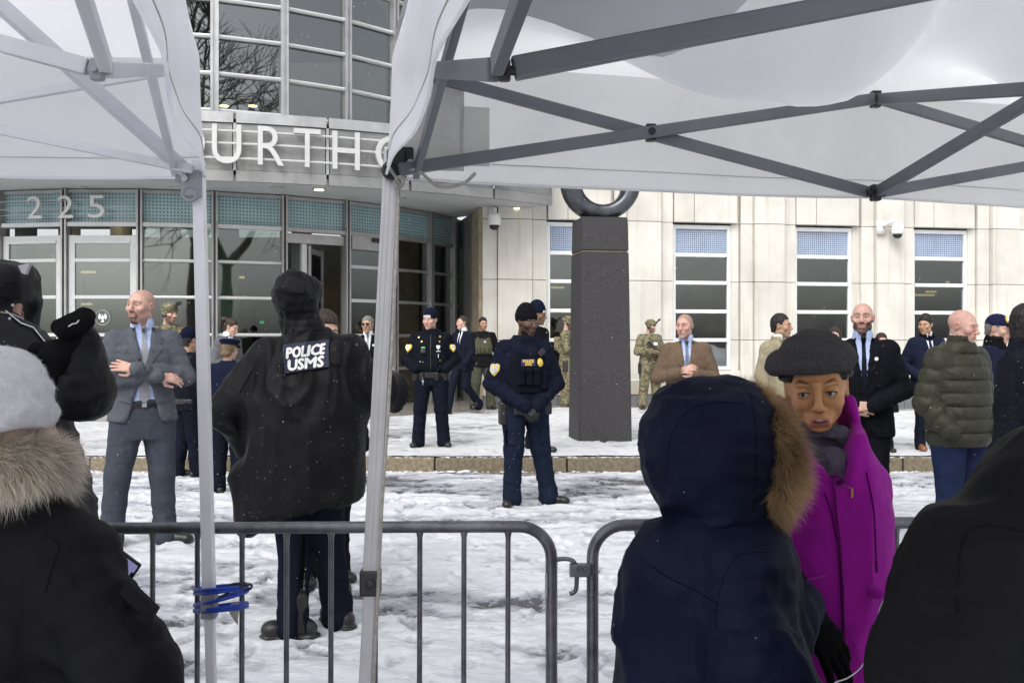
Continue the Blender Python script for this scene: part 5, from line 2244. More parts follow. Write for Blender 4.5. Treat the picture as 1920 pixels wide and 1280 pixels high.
class Person:
    def __init__(self, label, pos, yaw=0, H=1.78, group=None, res=.012, skin='fair', bulk=1.0, cat='person', lean=0.0):
        self.root = thing('person', label, cat, pos, R(yaw), group)
        self.s = H / 1.78
        self.res = res
        self.skin = SK[skin] if isinstance(skin, str) else skin
        self.bulk = bulk
        self.body = Group()
        self.hm = head_matrix()
        if lean:
            self.root.rotation_euler = (0, R(lean), R(yaw))

    # --- body
    def head(self, yaw=0, pitch=0, roll=0, shift=(0, 0, 0), res=None, w=1.0, jaw=1.0, mouth_open=0.0, fem=0.0, **paint):
        self.hm = head_matrix(yaw, pitch, roll, shift)
        g = Vol(res or max(.004, self.res * .5))
        head_prims(g, w, jaw, mouth_open, fem)
        g.plane((0, 0, -1), .17)
        v, f = g.mesh()
        c = face_paint(v, self.skin, w=w, mouth_open=mouth_open, **paint)
        self.hw = w
        self.body.add(xform(v, self.hm), f, c)
        return self

    def hand(self, *a, res=None, col=None, **k):
        v, f = hand_mesh(res or max(.0042, self.res * .45), *a, **k)
        c = np.tile(_v(*(col or self.skin)), (len(v), 1))
        self.body.add(v, f, c)

    def finish_body(self, arms=HANG, feet=None, core=True):
        if core:
            g = Vol(.028)
            g.loft([(z, cx, cy, rx * .78 * self.bulk, ry * .78) for z, cx, cy, rx, ry in TORSO], .03)
            for s in (-1, 1):
                e, w = arms[s]
                g.cap((s * .16, .01, 1.41), e, .042, .034, .03)
                g.cap(e, w, .034, .026, .02)
                k, a = (feet or self.feet_default)[s][:2]
                g.cap((s * .09, 0, .88), k, .07, .045, .03)
                g.cap(k, a, .045, .033, .02)
            g.cap((0, .015, 1.40), (0, .02, 1.52), .055, .05, .03)
            v, f = g.mesh()
            self.body.add(v, f, np.tile(_v(*self.skin), (len(v), 1)))
        return self.body.build('body', M_skin, self.root, self.s)

    feet_default = {-1: ((-.105, -.015, .50), (-.115, .02, .10)), 1: ((.105, -.015, .50), (.115, .02, .10))}

    # --- pieces
    def part(self, name, g, m, folds=None, parent=None, post=None, label=None):
        v, f = g.mesh()
        v = wrinkle(v, f, folds)
        if post is not None:
            v = xform(v, post)
        o = mesh_obj(name, v * self.s, f, m, parent or self.root, True)
        if label:
            o['label'] = label
        return o

    def trousers(self, m, feet=None, r=(.098, .072, .064), top=1.02, hips=(.178, .125), name='trousers', folds=True, crotch=.80, seed=3):
        feet = feet or self.feet_default
        b = self.bulk
        g = Vol(self.res)
        g.loft([(crotch, 0, 0, hips[0] * b * .96, hips[1] * .95), (.90, 0, 0, hips[0] * b, hips[1]), (top, 0, 0, hips[0] * b * .93, hips[1] * .93)], .03)
        for s in (-1, 1):
            k, a = feet[s][:2]
            hp = (s * .092 * b, 0, .88)
            g.cap(hp, k, r[0] * b, r[1], .03, sq=(1, 1.05, 1))
            g.cap(k, a, r[1], r[2], .03, rip=(.002, 3, seed))
            # break of the trouser leg over the shoe
            g.cap((a[0], a[1] - .012, a[2] + .02), (a[0], a[1] - .018, a[2] - .045), r[2] * 1.02, r[2] * 1.10, .02)
        g.poly([(-.017, .0), (.017, .0), (.0, crotch + .01)], 'xz', k=.012, op='s') if not feet.get('stride') else None
        fo = [(.0040, (8, 8, 3.5), seed), (.005, (12, 12, 24), seed + 1, True, (.04, .34, .12)), (.003, (18, 18, 26), seed + 2, True, (.38, .95, .2))] if folds else None
        return self.part(name, g, m, fo)

    def shoes(self, m, feet=None, toe=(8, 8), size=1.0, boot=False):
        feet = feet or self.feet_default
        for i, s in enumerate((-1, 1)):
            k, a = feet[s][:2]
            t = toe[i]
            ang = R(s * t)
            pit = feet[s][2] if len(feet[s]) > 2 else 0
            d = Vector((math.sin(ang), -math.cos(ang), 0))
            z0 = a[2] - .10
            g = Vol(max(.006, self.res * .6))
            c = Vector((a[0], a[1], z0))
            h = c - d * .055 * size; tp = c + d * .185 * size
            g.cap(h + Vector((0, 0, .040)), c + d * .14 * size + Vector((0, 0, .036)), .040, .042, .02, sq=(1, 1, .9))
            g.ell(tp - d * .03 + Vector((0, 0, .030)), (.042, .042, .030), .02)
            g.cap(c + Vector((0, 0, .05)), c + Vector((0, 0, .125 if not boot else .2)), .045, .047, .02)
            g.cap(c + d * .06 + Vector((0, 0, .06)), c + Vector((0, 0, .11)), .034, .036, .02)
            g.plane((0, 0, -1), -(z0 + .003))
            v, f = g.mesh()
            if pit:
                M = Matrix.Translation(tp) @ Matrix.Rotation(R(pit), 4, Vector((-d.y, d.x, 0))) @ Matrix.Translation(-tp)
                v = xform(v, M)
            o = mesh_obj('shoe', v * self.s, f, m, self.root, True)

    def sleeves(self, g, arms, r=(.068, .058, .052, .046), sh=(.172, .008, 1.412), puff=None, creases=True, k=.03):
        for s in (-1, 1):
            if s not in arms or arms[s] is None:
                continue
            e, w = arms[s][:2]
            S = (s * sh[0] * self.bulk, sh[1], sh[2])
            g.cap(S, e, r[0], r[1], .045, rip=puff or ((.0016, 3.2, s) if creases else None))
            g.cap(e, w, r[2], r[3], .018, rip=puff or ((.0024, 4.3, s * 2.1) if creases else None))

    def top(self, name, m, prof=None, arms=HANG, r=(.068, .058, .054, .047), cuts=(), folds='std', res=None, infl=0.0, p=2.4, sq_sh=.060, puff=None, armpuff=None, extra=None, shx=.165, hem=None, seed=9, sh=(.172, .008, 1.412)):
        b = self.bulk
        g = Vol(res or self.res)
        prof = prof or TORSO
        g.loft([(z, cx, cy, rx * b + infl, ry * (1 + (b - 1) * .8) + infl) for z, cx, cy, rx, ry in prof], .03, p=p, puff=puff)
        g.cap((-shx * b, .010, 1.418), (shx * b, .010, 1.418), sq_sh + infl, None, .045)
        self.sleeves(g, arms, [q + infl for q in r], puff=armpuff, sh=sh)
        if extra:
            extra(g)
        for c in cuts:
            g.poly(c[0], c[1] if len(c) > 1 else 'xz', c[2] if len(c) > 2 else (-9, -.02), .004, 's')
        if hem:
            g.plane(*hem)
        if folds == 'std':
            folds = [(.0032, (6, 6, 4), seed), (.0032, (15, 15, 15), seed + 2), (.0016, (30, 30, 34), seed + 3)]
        return self.part(name, g, m, folds)

    def headpart(self, name, g, m, folds=None, parent=None):
        v, f = g.mesh()
        v = wrinkle(v, f, folds)
        return mesh_obj(name, xform(v, self.hm) * self.s, f, m, parent or self.root, True)

    def hair(self, m, poly=HAIR_SHORT, lift=.006, top=.010):
        g = hair_vol(max(.004, self.res * .5), poly, lift, top, self.hw)
        return self.headpart('hair', g, m, [(.003, (60, 30, 30), 4), (.0015, (140, 60, 60), 6, False)])

    def beanie(self, m, cuff=True, tall=.02, low=.022):
        g = Vol(max(.004, self.res * .5))
        g.ell((0, .020, .052 + tall * .4), (.088, .106, .088 + tall), .01)
        if cuff:
            g.loft([(low + .002, 0, .014, .0885, .106), (low + .05, 0, .017, .0915, .109), (low + .062, 0, .018, .088, .105)], .006)
        g.poly([(-.2, low + .010), (.2, low - .035), (.2, .4), (-.2, .4)], 'yz', k=.006, op='i')
        return self.headpart('beanie', g, m, [(.0022, (10, 10, 26), 3), (.0010, (90, 90, 8), 5, False)])

    def glasses(self, m_frame, m_lens=None, y=-.103, z=.004):
        mb = MB()
        for s in (-1, 1):
            N = 16
            mb.tube([Vector((s * .032 + .023 * abs(math.cos(2 * math.pi * k / N)) ** .7 * math.copysign(1, math.cos(2 * math.pi * k / N)), y, z + .016 * abs(math.sin(2 * math.pi * k / N)) ** .8 * math.copysign(1, math.sin(2 * math.pi * k / N)))) for k in range(N)], .0018, 5, closed=True)
            mb.tube([Vector((s * .055, y, z + .008)), Vector((s * .080 * self.hw, y + .03, z + .008)), Vector((s * .083 * self.hw, .0, z + .006))], .0018, 5)
        mb.tube([Vector((-.009, y, z + .004)), Vector((0, y - .003, z + .007)), Vector((.009, y, z + .004))], .0016, 5)
        o = mesh_obj('glasses', xform(np.array([tuple(q) for q in mb.v]), self.hm) * self.s, mb.f, m_frame, self.root, True)
        if m_lens:
            mb = MB()
            for s in (-1, 1):
                mb.prism([(x, zz) for x, zz in oval(s * .032, z, .022, .0155, 16)], Vector((0, .002, 0)), (0, y - .001, 0), (1, 0, 0), (0, 0, 1))
            mesh_obj('lens', xform(np.array([tuple(q) for q in mb.v]), self.hm) * self.s, mb.f, m_lens, o)

    def lay(self, name, tree, shape, m, parent=None, **k):
        """shape in standing-figure metres; tree from a scaled mesh."""
        s = self.s
        if isinstance(shape, tuple):
            sh = ([q * s for q in shape[0]], shape[1])
        else:
            sh = [(x * s, z * s) for x, z in shape]
        if 'at' in k:
            k['at'] = (k['at'][0] * s, k['at'][1] * s)
        return drape(name, parent or self.root, tree, sh, m, **k)


def collar(P_, m, r=.066, z=1.49, h=.045, y=.008, res=.006, open_=0.03, name='collar'):
    g = Vol(res)
    g.cap((0, y + .004, z), (0, y - .004, z + h), r + .012, r + .006, .01)
    g.cap((0, y - .004, z + h - .004), (0, y - .006, z + h + .05), r - .008, r - .008, .002, 's')
    if open_ > 0:
        g.poly([(-open_ * .2, z - .02), (open_ * .2, z - .02), (open_, z + h + .05), (-open_, z + h + .05)], 'xz', (-9, -.02), .003, 's')
    return P_.part(name, g, m)


def suit(Pn, m, mshirt, mtie=None, arms=HANG, v_z=1.17, low=1.0, hem=.78, lapel=True, folds='std', prof=None, tie_w=.036, shirt_low=False, pattern=None, r=(.068, .058, .054, .047), vw=.062, seed=9, tie_end=1.02, low_w=.075):
    """Jacket cut open at the chest over a shirt, with lapels, tie and collar."""
    pr = prof or [(hem, 0, 0, .212, .142), (.92, 0, 0, .204, .138), (1.08, 0, .0, .183, .127), (1.25, 0, .0, .200, .138), (1.36, 0, .005, .192, .130), (1.44, 0, .012, .150, .095), (1.50, 0, .015, .082, .078)]
    cuts = [([(-vw, 1.56), (vw, 1.56), (vw * .8, 1.46), (.006, v_z), (-.006, v_z), (-vw * .8, 1.46)], 'xz', (-9, -.035))]
    if low:
        cuts.append(([(-.004, low), (.004, low), (low_w * .45, low - .06), (low_w, hem + .03), (low_w * 1.25, hem - .02), (-low_w * 1.25, hem - .02), (-low_w, hem + .03), (-low_w * .45, low - .06)], 'xz', (-9, -.03)))
    j = Pn.top('jacket', m, pr, arms, r, cuts, folds, seed=seed)
    g = Vol(Pn.res)
    b = Pn.bulk
    g.loft([(z, cx, cy, rx * b - .016, ry * (1 + (b - 1) * .8) - .012) for z, cx, cy, rx, ry in [(.95, 0, 0, .19, .132)] + [q for q in pr if q[0] > 1.0]], .02)
    sh = Pn.part('shirt', g, mshirt)
    collar(Pn, mshirt, res=max(.005, Pn.res * .5))
    t = bvh_of(sh)
    if mtie:
        Pn.lay('tie', t, [(-.015, 1.505), (.015, 1.505), (.012, 1.468), (tie_w * .72, v_z + .02), (tie_w, tie_end + .04), (0, tie_end), (-tie_w, tie_end + .04), (-tie_w * .72, v_z + .02), (-.012, 1.468)], mtie, off=.007, th=.004, L=.04)
        Pn.lay('tie_knot', t, [(-.021, 1.512), (.021, 1.512), (.012, 1.466), (-.012, 1.466)], mtie, off=.013, th=.008, L=.02)
    tj = bvh_of(j)
    if lapel:
        for s in (-1, 1):
            q = [(s * .055, 1.515), (s * .095, 1.475), (s * .118, 1.405), (s * .098, 1.392), (s * .116, 1.365), (s * .018, v_z + .005), (s * .006, v_z + .012), (s * (vw * .8 - .003), 1.458)]
            if s < 0:
                q = q[::-1]
            Pn.lay('lapel', tj, q, m, off=.007, th=.004, L=.035)
    return j, tj
# ================================================================ PEOPLE IN THE STREET
def where(px, Y, z=0.0):
    return ((px - 960) / FPX * Y, Y, z)


def vyaw(px, yaw):
    return yaw - math.degrees(math.atan((px - 960) / FPX))


PV = PAVE + 0.012
C_suitgrey = cloth('grey_suit', (0.092, 0.099, 0.116), vscale=30, bump=0.2, bump2=0.0)
C_trgrey = cloth('grey_trousers', (0.055, 0.063, 0.080), vscale=30, bump2=0.0)
C_shirt = cloth('pale_blue_shirt', (0.42, 0.50, 0.74), vscale=40, bump=0.1)
C_white = cloth('white_shirt', (0.72, 0.73, 0.76), vscale=40, bump=0.1)
C_tiegrey = cloth('grey_tie', (0.30, 0.30, 0.33), vscale=60, flecks=.35, fscale=160, fleckcol=(.45, .45, .50))
C_black = cloth('black_cloth', (0.010, 0.010, 0.012), bump2=0.3, b2scale=8)
C_blacksuit = cloth('black_suit', (0.0085, 0.009, 0.012), vscale=30, bump2=0.0, flecks=.03, fscale=60)
C_navysuit = cloth('navy_suit', (0.009, 0.011, 0.019), vscale=30, bump2=0.0, flecks=.02, fscale=60)
C_navycoat = cloth('navy_coat', (0.012, 0.016, 0.032), vscale=25, bump2=0.0, flecks=.04, fscale=55)
C_nypd = cloth('navy_uniform', (0.0065, 0.0075, 0.012), 0.7, bump2=0.5, b2scale=9, flecks=.035, fscale=55)
C_nypdtr = cloth('navy_trousers', (0.0075, 0.0095, 0.017), 0.8, bump2=0.4, b2scale=9, flecks=.06, fscale=55)
C_dhs = cloth('blue_uniform', (0.0075, 0.010, 0.021), 0.75, bump2=0.5, b2scale=8, flecks=.03, fscale=55)
C_dhstr = cloth('blue_cargo_cloth', (0.011, 0.0165, 0.033), 0.8, bump2=0.5, b2scale=7, flecks=.08, fscale=55)
C_beanie_n = cloth('navy_knit', (0.008, 0.010, 0.023), 0.95, bump=0.7, bscale=160)
C_beanie_k = cloth('black_knit', (0.008, 0.008, 0.010), 0.95, bump=0.7, bscale=160)
C_brown = cloth('brown_tweed', (0.150, 0.105, 0.072), 0.95, vscale=120, var=.25, bump=0.4)
C_khaki = cloth('khaki_trench', (0.30, 0.265, 0.18), 0.85, vscale=20)
C_olive = cloth('olive_shell', (0.034, 0.034, 0.022), 0.5, bump=0.12, spec=.22, flecks=.06, fscale=70, bump2=0.25, b2scale=14)
C_jean = cloth('blue_denim', (0.016, 0.024, 0.060), 0.9, var=.2)
C_green = cloth('green_plate_carrier', (0.075, 0.076, 0.050), 0.9, bump=0.5)
C_greentr = cloth('green_trousers', (0.070, 0.070, 0.052), 0.9, bump2=0.4, b2scale=8)
C_greyblaz = cloth('grey_blazer', (0.11, 0.11, 0.12), 0.9)
C_tie_navy = cloth('navy_tie', (0.008, 0.013, 0.05), .6)
C_tie_dots = cloth('dotted_tie', (0.010, 0.012, 0.022), .6, flecks=.55, fscale=95, fleckcol=(.5, .5, .5))
C_poncho = pbr('wet_nylon', (0.0065, 0.0065, 0.008), 0.48, var=.25, vscale=6, bump=0.2, bscale=300, bump2=0.35, b2scale=5, spec=.12, flecks=.16, fscale=70, fleckcol=(.5, .52, .56))


def camo_mat(name):
    m = bpy.data.materials.new(name)
    m.use_nodes = True
    t = m.node_tree
    b = t.nodes['Principled BSDF']
    b.inputs['Roughness'].default_value = 0.9
    tc = node(t, 'ShaderNodeTexCoord')
    prev = None
    for i, (col, sc, th, seed) in enumerate((((0.175, 0.150, 0.088), 1, 0, 0), ((0.060, 0.066, 0.032), 13, .53, 3.1), ((0.10, 0.06, 0.03), 17, .60, 7.7), ((0.27, 0.24, 0.165), 20, .62, 12.2), ((0.03, 0.025, 0.018), 26, .66, 19.9))):
        rgb = node(t, 'ShaderNodeRGB'); rgb.outputs[0].default_value = (*col, 1)
        if prev is None:
            prev = rgb.outputs[0]; continue
        mp = node(t, 'ShaderNodeMapping'); mp.inputs['Location'].default_value = (seed,) * 3; mp.inputs['Scale'].default_value = (1, 1, 1.9)
        t.links.new(tc.outputs['Object'], mp.inputs[0])
        nz = node(t, 'ShaderNodeTexNoise'); nz.inputs['Scale'].default_value = sc; nz.inputs['Detail'].default_value = 2
        t.links.new(mp.outputs[0], nz.inputs['Vector'])
        mr = node(t, 'ShaderNodeMapRange'); mr.inputs['From Min'].default_value = th - .015; mr.inputs['From Max'].default_value = th + .015
        t.links.new(nz.outputs['Fac'], mr.inputs[0])
        mx = node(t, 'ShaderNodeMix', data_type='RGBA')
        t.links.new(mr.outputs[0], mx.inputs[0]); t.links.new(prev, mx.inputs[6]); t.links.new(rgb.outputs[0], mx.inputs[7])
        prev = mx.outputs[2]
    t.links.new(prev, b.inputs['Base Color'])
    return m


C_camo = camo_mat('woodland_camouflage')
FEET_W = {-1: ((-.135, -.02, .50), (-.165, .02, .10)), 1: ((.135, -.02, .50), (.165, .02, .10))}

# ---- bald man in the grey suit, arms folded
p = Person('bald goateed man in a grey suit, arms folded, left of the white tent leg', where(268, 7.2), vyaw(268, 4), 1.855, res=.009, skin='pink', bulk=1.05)
FT = {-1: ((-.165, -.03, .50), (-.205, .0, .10)), 1: ((.125, -.02, .50), (.140, .02, .10))}
AC = {-1: ((-.272, -.055, 1.150), (.075, -.205, 1.175)), 1: ((.278, -.045, 1.165), (-.055, -.225, 1.225))}
p.head(-42, -2, 2, w=1.03, jaw=1.04, hair=(.05, .032, .02), stubble=.30, goatee=.9, shadow_beard=.45, hairline=.105, brow=.8, res=.0038, seed=2)
p.hand((-.062, -.225, 1.225), (-.9, .30, .22), (-.25, -.9, .3), curl=14, thumb=-1, res=.004, size=1.0)
p.hand((.095, -.195, 1.175), (.9, .15, -.15), (.1, -.85, .5), curl=20, thumb=1, res=.004)
p.finish_body(AC, FT)
pr = [(.865, 0, 0, .220, .150), (.94, 0, 0, .208, .145), (1.08, 0, .0, .188, .134), (1.25, 0, .0, .205, .140), (1.36, 0, .005, .196, .132), (1.44, 0, .012, .152, .097), (1.50, 0, .015, .084, .08)]
p.trousers(C_trgrey, FT, (.112, .083, .074), hips=(.190, .135), crotch=.74, seed=5)
j, tj = suit(p, C_suitgrey, C_shirt, C_tiegrey, AC, v_z=1.215, low=1.16, low_w=.105, hem=.865, prof=pr, r=(.072, .062, .060, .050), vw=.066, tie_end=.985, seed=21, folds=[(.0030, (6, 6, 4), 21), (.0035, (15, 15, 17), 23), (.0018, (30, 30, 40), 24)])
sh = [c for c in p.root.children if c.name.startswith('shirt')][0]
t = bvh_of(sh)
p.lay('belt', t, rect(-.10, .962, .10, .992), M_shoe, off=.012, th=.008)
p.lay('belt_buckle', t, rect(-.016, .963, .014, .991), M_silver, off=.022, th=.004)
for s in (-1, 1):
    p.lay('pocket_flap', tj, [(s * .085, 1.03), (s * .165, 1.045), (s * .165, 1.005), (s * .085, .99)][::s], C_suitgrey, off=.008, th=.005)
    p.lay('jacket_edge', tj, [(s * .052, .90), (s * .058, .895), (s * .012, 1.17), (s * .006, 1.17)][::s], C_suitgrey, off=.006, th=.004)
p.shoes(M_shoe, FT, (6, 62), 1.08)

# ---- officer in the long hooded rain cape, from behind
p = Person('person in a long black hooded rain cape lettered POLICE USMS, from behind', where(572, 5.0), 0, 1.80, res=.009, skin='fair')
FP = {-1: ((-.055, .0, .50), (-.045, -.06, .10)), 1: ((.095, .06, .50), (.135, .14, .10))}
p.head(180, res=.008, shift=(-.055, .0, .0))
p.finish_body({-1: ((-.31, .04, 1.12), (-.2, .2, 1.02)), 1: ((.33, .04, 1.15), (.36, .25, 1.05))}, FP)
p.trousers(C_nypdtr, FP, (.112, .082, .072), hips=(.185, .13), crotch=.72, seed=11)
# boots turned to the left
for (a, dx, dy, nm) in ((FP[-1][1], -1, -.10, 'boot'), (FP[1][1], -.62, .78, 'boot')):
    g = Vol(.0065)
    d = Vector((dx, dy, 0)).normalized(); c = Vector((a[0], a[1], 0)) + Vector((.02, 0, 0))
    g.cap(c - d * .050 + Vector((0, 0, .045)), c + d * .10 + Vector((0, 0, .04)), .047, .045, .02)
    g.ell(c + d * .125 + Vector((0, 0, .046)), (.052, .052, .044), .02)
    g.cap(c + Vector((0, 0, .05)), c + Vector((0, 0, .19)), .052, .054, .02)
    g.cap(c - d * .060 + Vector((0, 0, .012)), c + d * .135 + Vector((0, 0, .012)), .054, .052, .006, sq=(1, 1, .32))
    g.plane((0, 0, -1), -.002)
    p.part(nm, g, M_shoe)
g = Vol(.009)
k_ = 1.0
# cape: a broad bell hanging from the shoulders
g.loft([(.60, -.02, .02, .285, .20), (.72, -.015, .02, .295, .205), (.92, -.005, .02, .305, .205), (1.12, .0, .02, .300, .195), (1.27, .005, .02, .270, .170), (1.38, .005, .02, .215, .135), (1.45, 0, .02, .130, .105), (1.50, 0, .02, .095, .095)], .04, p=2.1)
g.cap((-.17, .02, 1.40), (.17, .02, 1.40), .060, None, .06)
# left sleeve bends to the hip, right elbow stands out
g.cap((-.20, .02, 1.36), (-.375, .03, 1.10), .085, .085, .07, sq=(1, 1.25, 1))
g.cap((-.375, .03, 1.10), (-.31, .14, .93), .085, .075, .05)
g.cap((.20, .02, 1.37), (.33, .06, 1.22), .085, .078, .07, sq=(1, 1.2, 1))
g.cap((.33, .06, 1.22), (.44, .17, 1.175), .075, .066, .05, sq=(1, 1, 1.25))
g.cap((.455, .19, 1.165), (.60, .30, 1.11), .074, .10, .006, 's', sq=(1, 1, 1.2))
# hem cut on the slant, longest at the left corner
g.cap((-.27, -.02, .80), (-.255, -.06, .52), .07, .045, .06, sq=(1.1, 1, 1))
g.poly([(-.6, .40), (-.21, .545), (-.165, .60), (.28, .700), (.285, .64), (.42, .66), (.6, .3)], 'xz', (-9, 9), .004, 's')
g.poly([(-.6, -.6), (-.6, .522), (-.26, .522), (-.20, .56), (-.12, .565), (-.12, -.6)], 'xz', (-9, 9), .004, 's')
cape = p.part('rain_cape', g, C_poncho, [(.026, (6.0, 6.0, .45), 31), (.012, (12, 12, 1.3), 33), (.003, (20, 20, 9), 35, True, (1.0, 1.6, .2))])
t = bvh_of(cape)
g = Vol(.007)
g.ell((-.055, .02, 1.685), (.104, .130, .118), .03)
g.cap((-.05, .03, 1.62), (-.015, .03, 1.47), .086, .118, .05, sq=(1, .95, 1))
g.cap((-.115, .07, 1.69), (.015, .07, 1.70), .05, None, .05)
hood = p.part('hood', g, C_poncho, [(.009, (5, 5, 15), 44), (.005, (10, 10, 26), 46), (.004, (26, 26, 10), 48)])
th_ = bvh_of(hood)
p.lay('hood_velcro', th_, rect(-.055, 1.69, .035, 1.755), M_velcro, off=.006, th=.003)
p.lay('sleeve_velcro', t, [(-.355, 1.255), (-.285, 1.36), (-.225, 1.33), (-.295, 1.205)], M_velcro, off=.006, th=.003)
p.lay('back_velcro', t, rect(-.115, 1.345, .195, 1.405), M_velcro, off=.006, th=.003)
q = [(-.066, 1.300), (.148, 1.332), (.136, 1.465), (-.082, 1.438)]
pa_ = p.lay('back_patch', t, q, M_navyp, off=.013, th=.004)
tp = bvh_of(pa_)
for w_, hgt, zc, xc in (('POLICE', .140, 1.408, .030), ('USMS', .136, 1.349, .034)):
    vs, fs = lettering(w_, .176 if w_ == 'POLICE' else .168, .050, .014)
    vs = [Vector((v.x + xc, v.y + zc + v.x * .13, 0)) for v in vs]
    p.lay('lettering', tp, thicken((vs, fs), .0030), M_white_thread, pa_, off=.008, th=.002)

# ---- city police officer, hands in jacket pockets
def badge_patch(Pn, t, name, poly, m1, m2=None, ang=0, off=.008, inner=.72):
    o = Pn.lay(name, t, poly, m1, off=off, th=.004, ang=ang, L=.02)
    if m2 is not None and o is not None:
        cx = sum(q[0] for q in poly) / len(poly); cz = sum(q[1] for q in poly) / len(poly)
        Pn.lay('emblem', t, [(cx + (x - cx) * inner, cz + (z - cz) * inner) for x, z in poly], m2, o, off=off + .006, th=.003, ang=ang, L=.02)
        Pn.lay('emblem_centre', t, oval(cx, cz, .012, .014, 8), m1, o, off=off + .011, th=.002, ang=ang, L=.02)
    return o


def shield(cx, cz, w, h):
    return [(cx - w, cz + h * .55), (cx - w * .55, cz + h * .8), (cx, cz + h * .68), (cx + w * .55, cz + h * .8), (cx + w, cz + h * .55), (cx + w * .9, cz - h * .2), (cx, cz - h), (cx - w * .9, cz - h * .2)]


p = Person('police officer with hands in jacket pockets, gold shoulder patches and a lettered navy beanie', where(808, 12.3, PV), vyaw(808, -2), 1.68, res=.012, skin='pink', bulk=1.13)
AP_ = {-1: ((-.325, .03, 1.14), (-.20, -.13, 1.02)), 1: ((.315, .03, 1.14), (.20, -.13, 1.02))}
p.head(-24, 2, 0, w=1.06, brow=.7, hair=(.06, .04, .025), shadow_beard=.25, res=.005)
p.finish_body(AP_, FEET_W)
p.trousers(C_nypdtr, FEET_W, (.112, .086, .078), hips=(.180, .13), seed=14)
p.shoes(M_shoe, FEET_W, (25, 25))
pr = [(.99, 0, 0, .205, .155), (1.04, 0, 0, .215, .165), (1.15, 0, 0, .215, .160), (1.28, 0, .0, .210, .148), (1.38, 0, .005, .195, .130), (1.45, 0, .012, .140, .10), (1.54, 0, .0, .082, .085)]
j = p.top('jacket', C_nypd, pr, AP_, (.082, .075, .070, .060), shx=.175)
t = bvh_of(j)
g = Vol(.012); g.loft([(.90, 0, 0, .215, .150), (.99, 0, 0, .215, .152)], .01)
for a in (-2.6, -2.1, -1.2, -.6, -.2, .3, 3.3):
    g.box((.21 * math.cos(a), .15 * math.sin(a), .925), (.035, .03, .055), .012, .01, rot=(0, 0, math.degrees(a)))
p.part('duty_belt', g, M_shoe)
p.beanie(C_beanie_n)
bo = [c for c in p.root.children if c.name.startswith('beanie')][0]
ws, fs = lettering('NYPD', .098, .030, .012)
fa = -24
d_ = math.degrees(0)
hc = p.hm @ Vector((0, -.09, .052))
exv = Vector((math.cos(R(fa)), math.sin(R(fa)), 0))
p.lay('lettering', bvh_of(bo), thicken((ws, fs), .0016), M_white_thread, bo, off=.005, th=.002, ang=fa, at=(hc.x * exv.x + hc.y * exv.y, hc.z))
for s, a in ((-1, -58), (1, 50)):
    ex_ = Vector((math.cos(R(a)), math.sin(R(a)), 0))
    c_ = Vector((s * .262, -.035, 0))
    badge_patch(p, t, 'shoulder_patch', shield(c_.dot(ex_), 1.295, .042, .055), M_yellow, M_white_thread, a)
p.lay('shield_badge', t, shield(.100, 1.300, .026, .034), M_silver, off=.008, th=.006)
p.lay('name_bar', t, rect(.075, 1.243, .128, 1.256), M_silver, off=.008, th=.004)
p.lay('body_camera', t, rect(-.125, 1.225, -.065, 1.305), M_blk, off=.022, th=.02)
p.lay('camera_light', t, rect(-.118, 1.296, -.072, 1.302), emit('green_light', (.2, .8, .2), .6), off=.03, th=.003)
for x, z in ((-.115, 1.375), (.115, 1.375), (-.135, 1.115), (.125, 1.13), (-.155, 1.43), (.12, 1.44)):
    p.lay('button', t, oval(x, z, .009, .009, 8), M_gold, off=.008, th=.004)
for s in (-1, 1):
    p.lay('pocket_flap', t, [(s * .07, 1.155), (s * .175, 1.145), (s * .172, 1.10), (s * .12, 1.085), (s * .07, 1.11)][::s], C_nypd, off=.008, th=.006)
p.lay('zip', t, rect(-.004, 1.0, .004, 1.48), M_blk, off=.005, th=.003)
p.lay('pen', t, rect(.098, 1.165, .104, 1.215), M_white_thread, off=.010, th=.004)
mb = MB(); mb.tube([Vector((-.10, -.165, .915)), Vector((-.098, -.17, .87))], .003, 6)
mb.lathe([(.014, 0), (.016, .003), (.014, .006)], (-.098, -.17, .862), 10, Matrix.Rotation(R(90), 3, 'X')); mb.box((-.098, -.17, .835), (.004, .002, .022))
mb.v = [tuple(Vector(q) * p.s) for q in mb.v]
mb.build('keys', M_silver, p.root)

# ---- federal officer with gloved hands together
p = Person('bearded officer in black beanie, glasses and dark vest with a yellow lettered patch', where(984, 9.0), vyaw(984, 14), 1.765, res=.010, skin='deep', bulk=1.06)
FD = {-1: ((-.115, -.045, .50), (-.125, -.01, .10)), 1: ((.150, .0, .50), (.225, .02, .10))}
AD = {-1: ((-.305, .03, 1.10), (-.045, -.215, .905)), 1: ((.305, .03, 1.10), (.055, -.215, .905))}
p.head(26, 4, 0, w=1.0, hair=(.006, .005, .004), beard=.9, brow=.9, eye=(.015, .01, .008), res=.004, lip=(.18, .065, .055), flush=.2)
p.hand((-.045, -.215, .905), (.55, -.35, -.55), (-.2, -.9, .35), curl=48, thumb=1, col=(.012, .012, .013), res=.0045, size=1.12)
p.hand((.060, -.215, .905), (-.45, -.35, -.65), (.2, -.9, .3), curl=52, thumb=-1, col=(.012, .012, .013), res=.0045, size=1.12)
p.finish_body(AD, FD)
p.trousers(C_dhstr, FD, (.112, .085, .078), hips=(.182, .13), seed=8)
p.shoes(M_shoe, FD, (28, 55), 1.08)
pr = [(.94, 0, 0, .205, .150), (1.05, 0, 0, .208, .150), (1.18, 0, 0, .205, .150), (1.28, 0, .0, .208, .148), (1.38, 0, .005, .195, .130), (1.45, 0, .012, .140, .105), (1.535, 0, .0, .088, .09)]
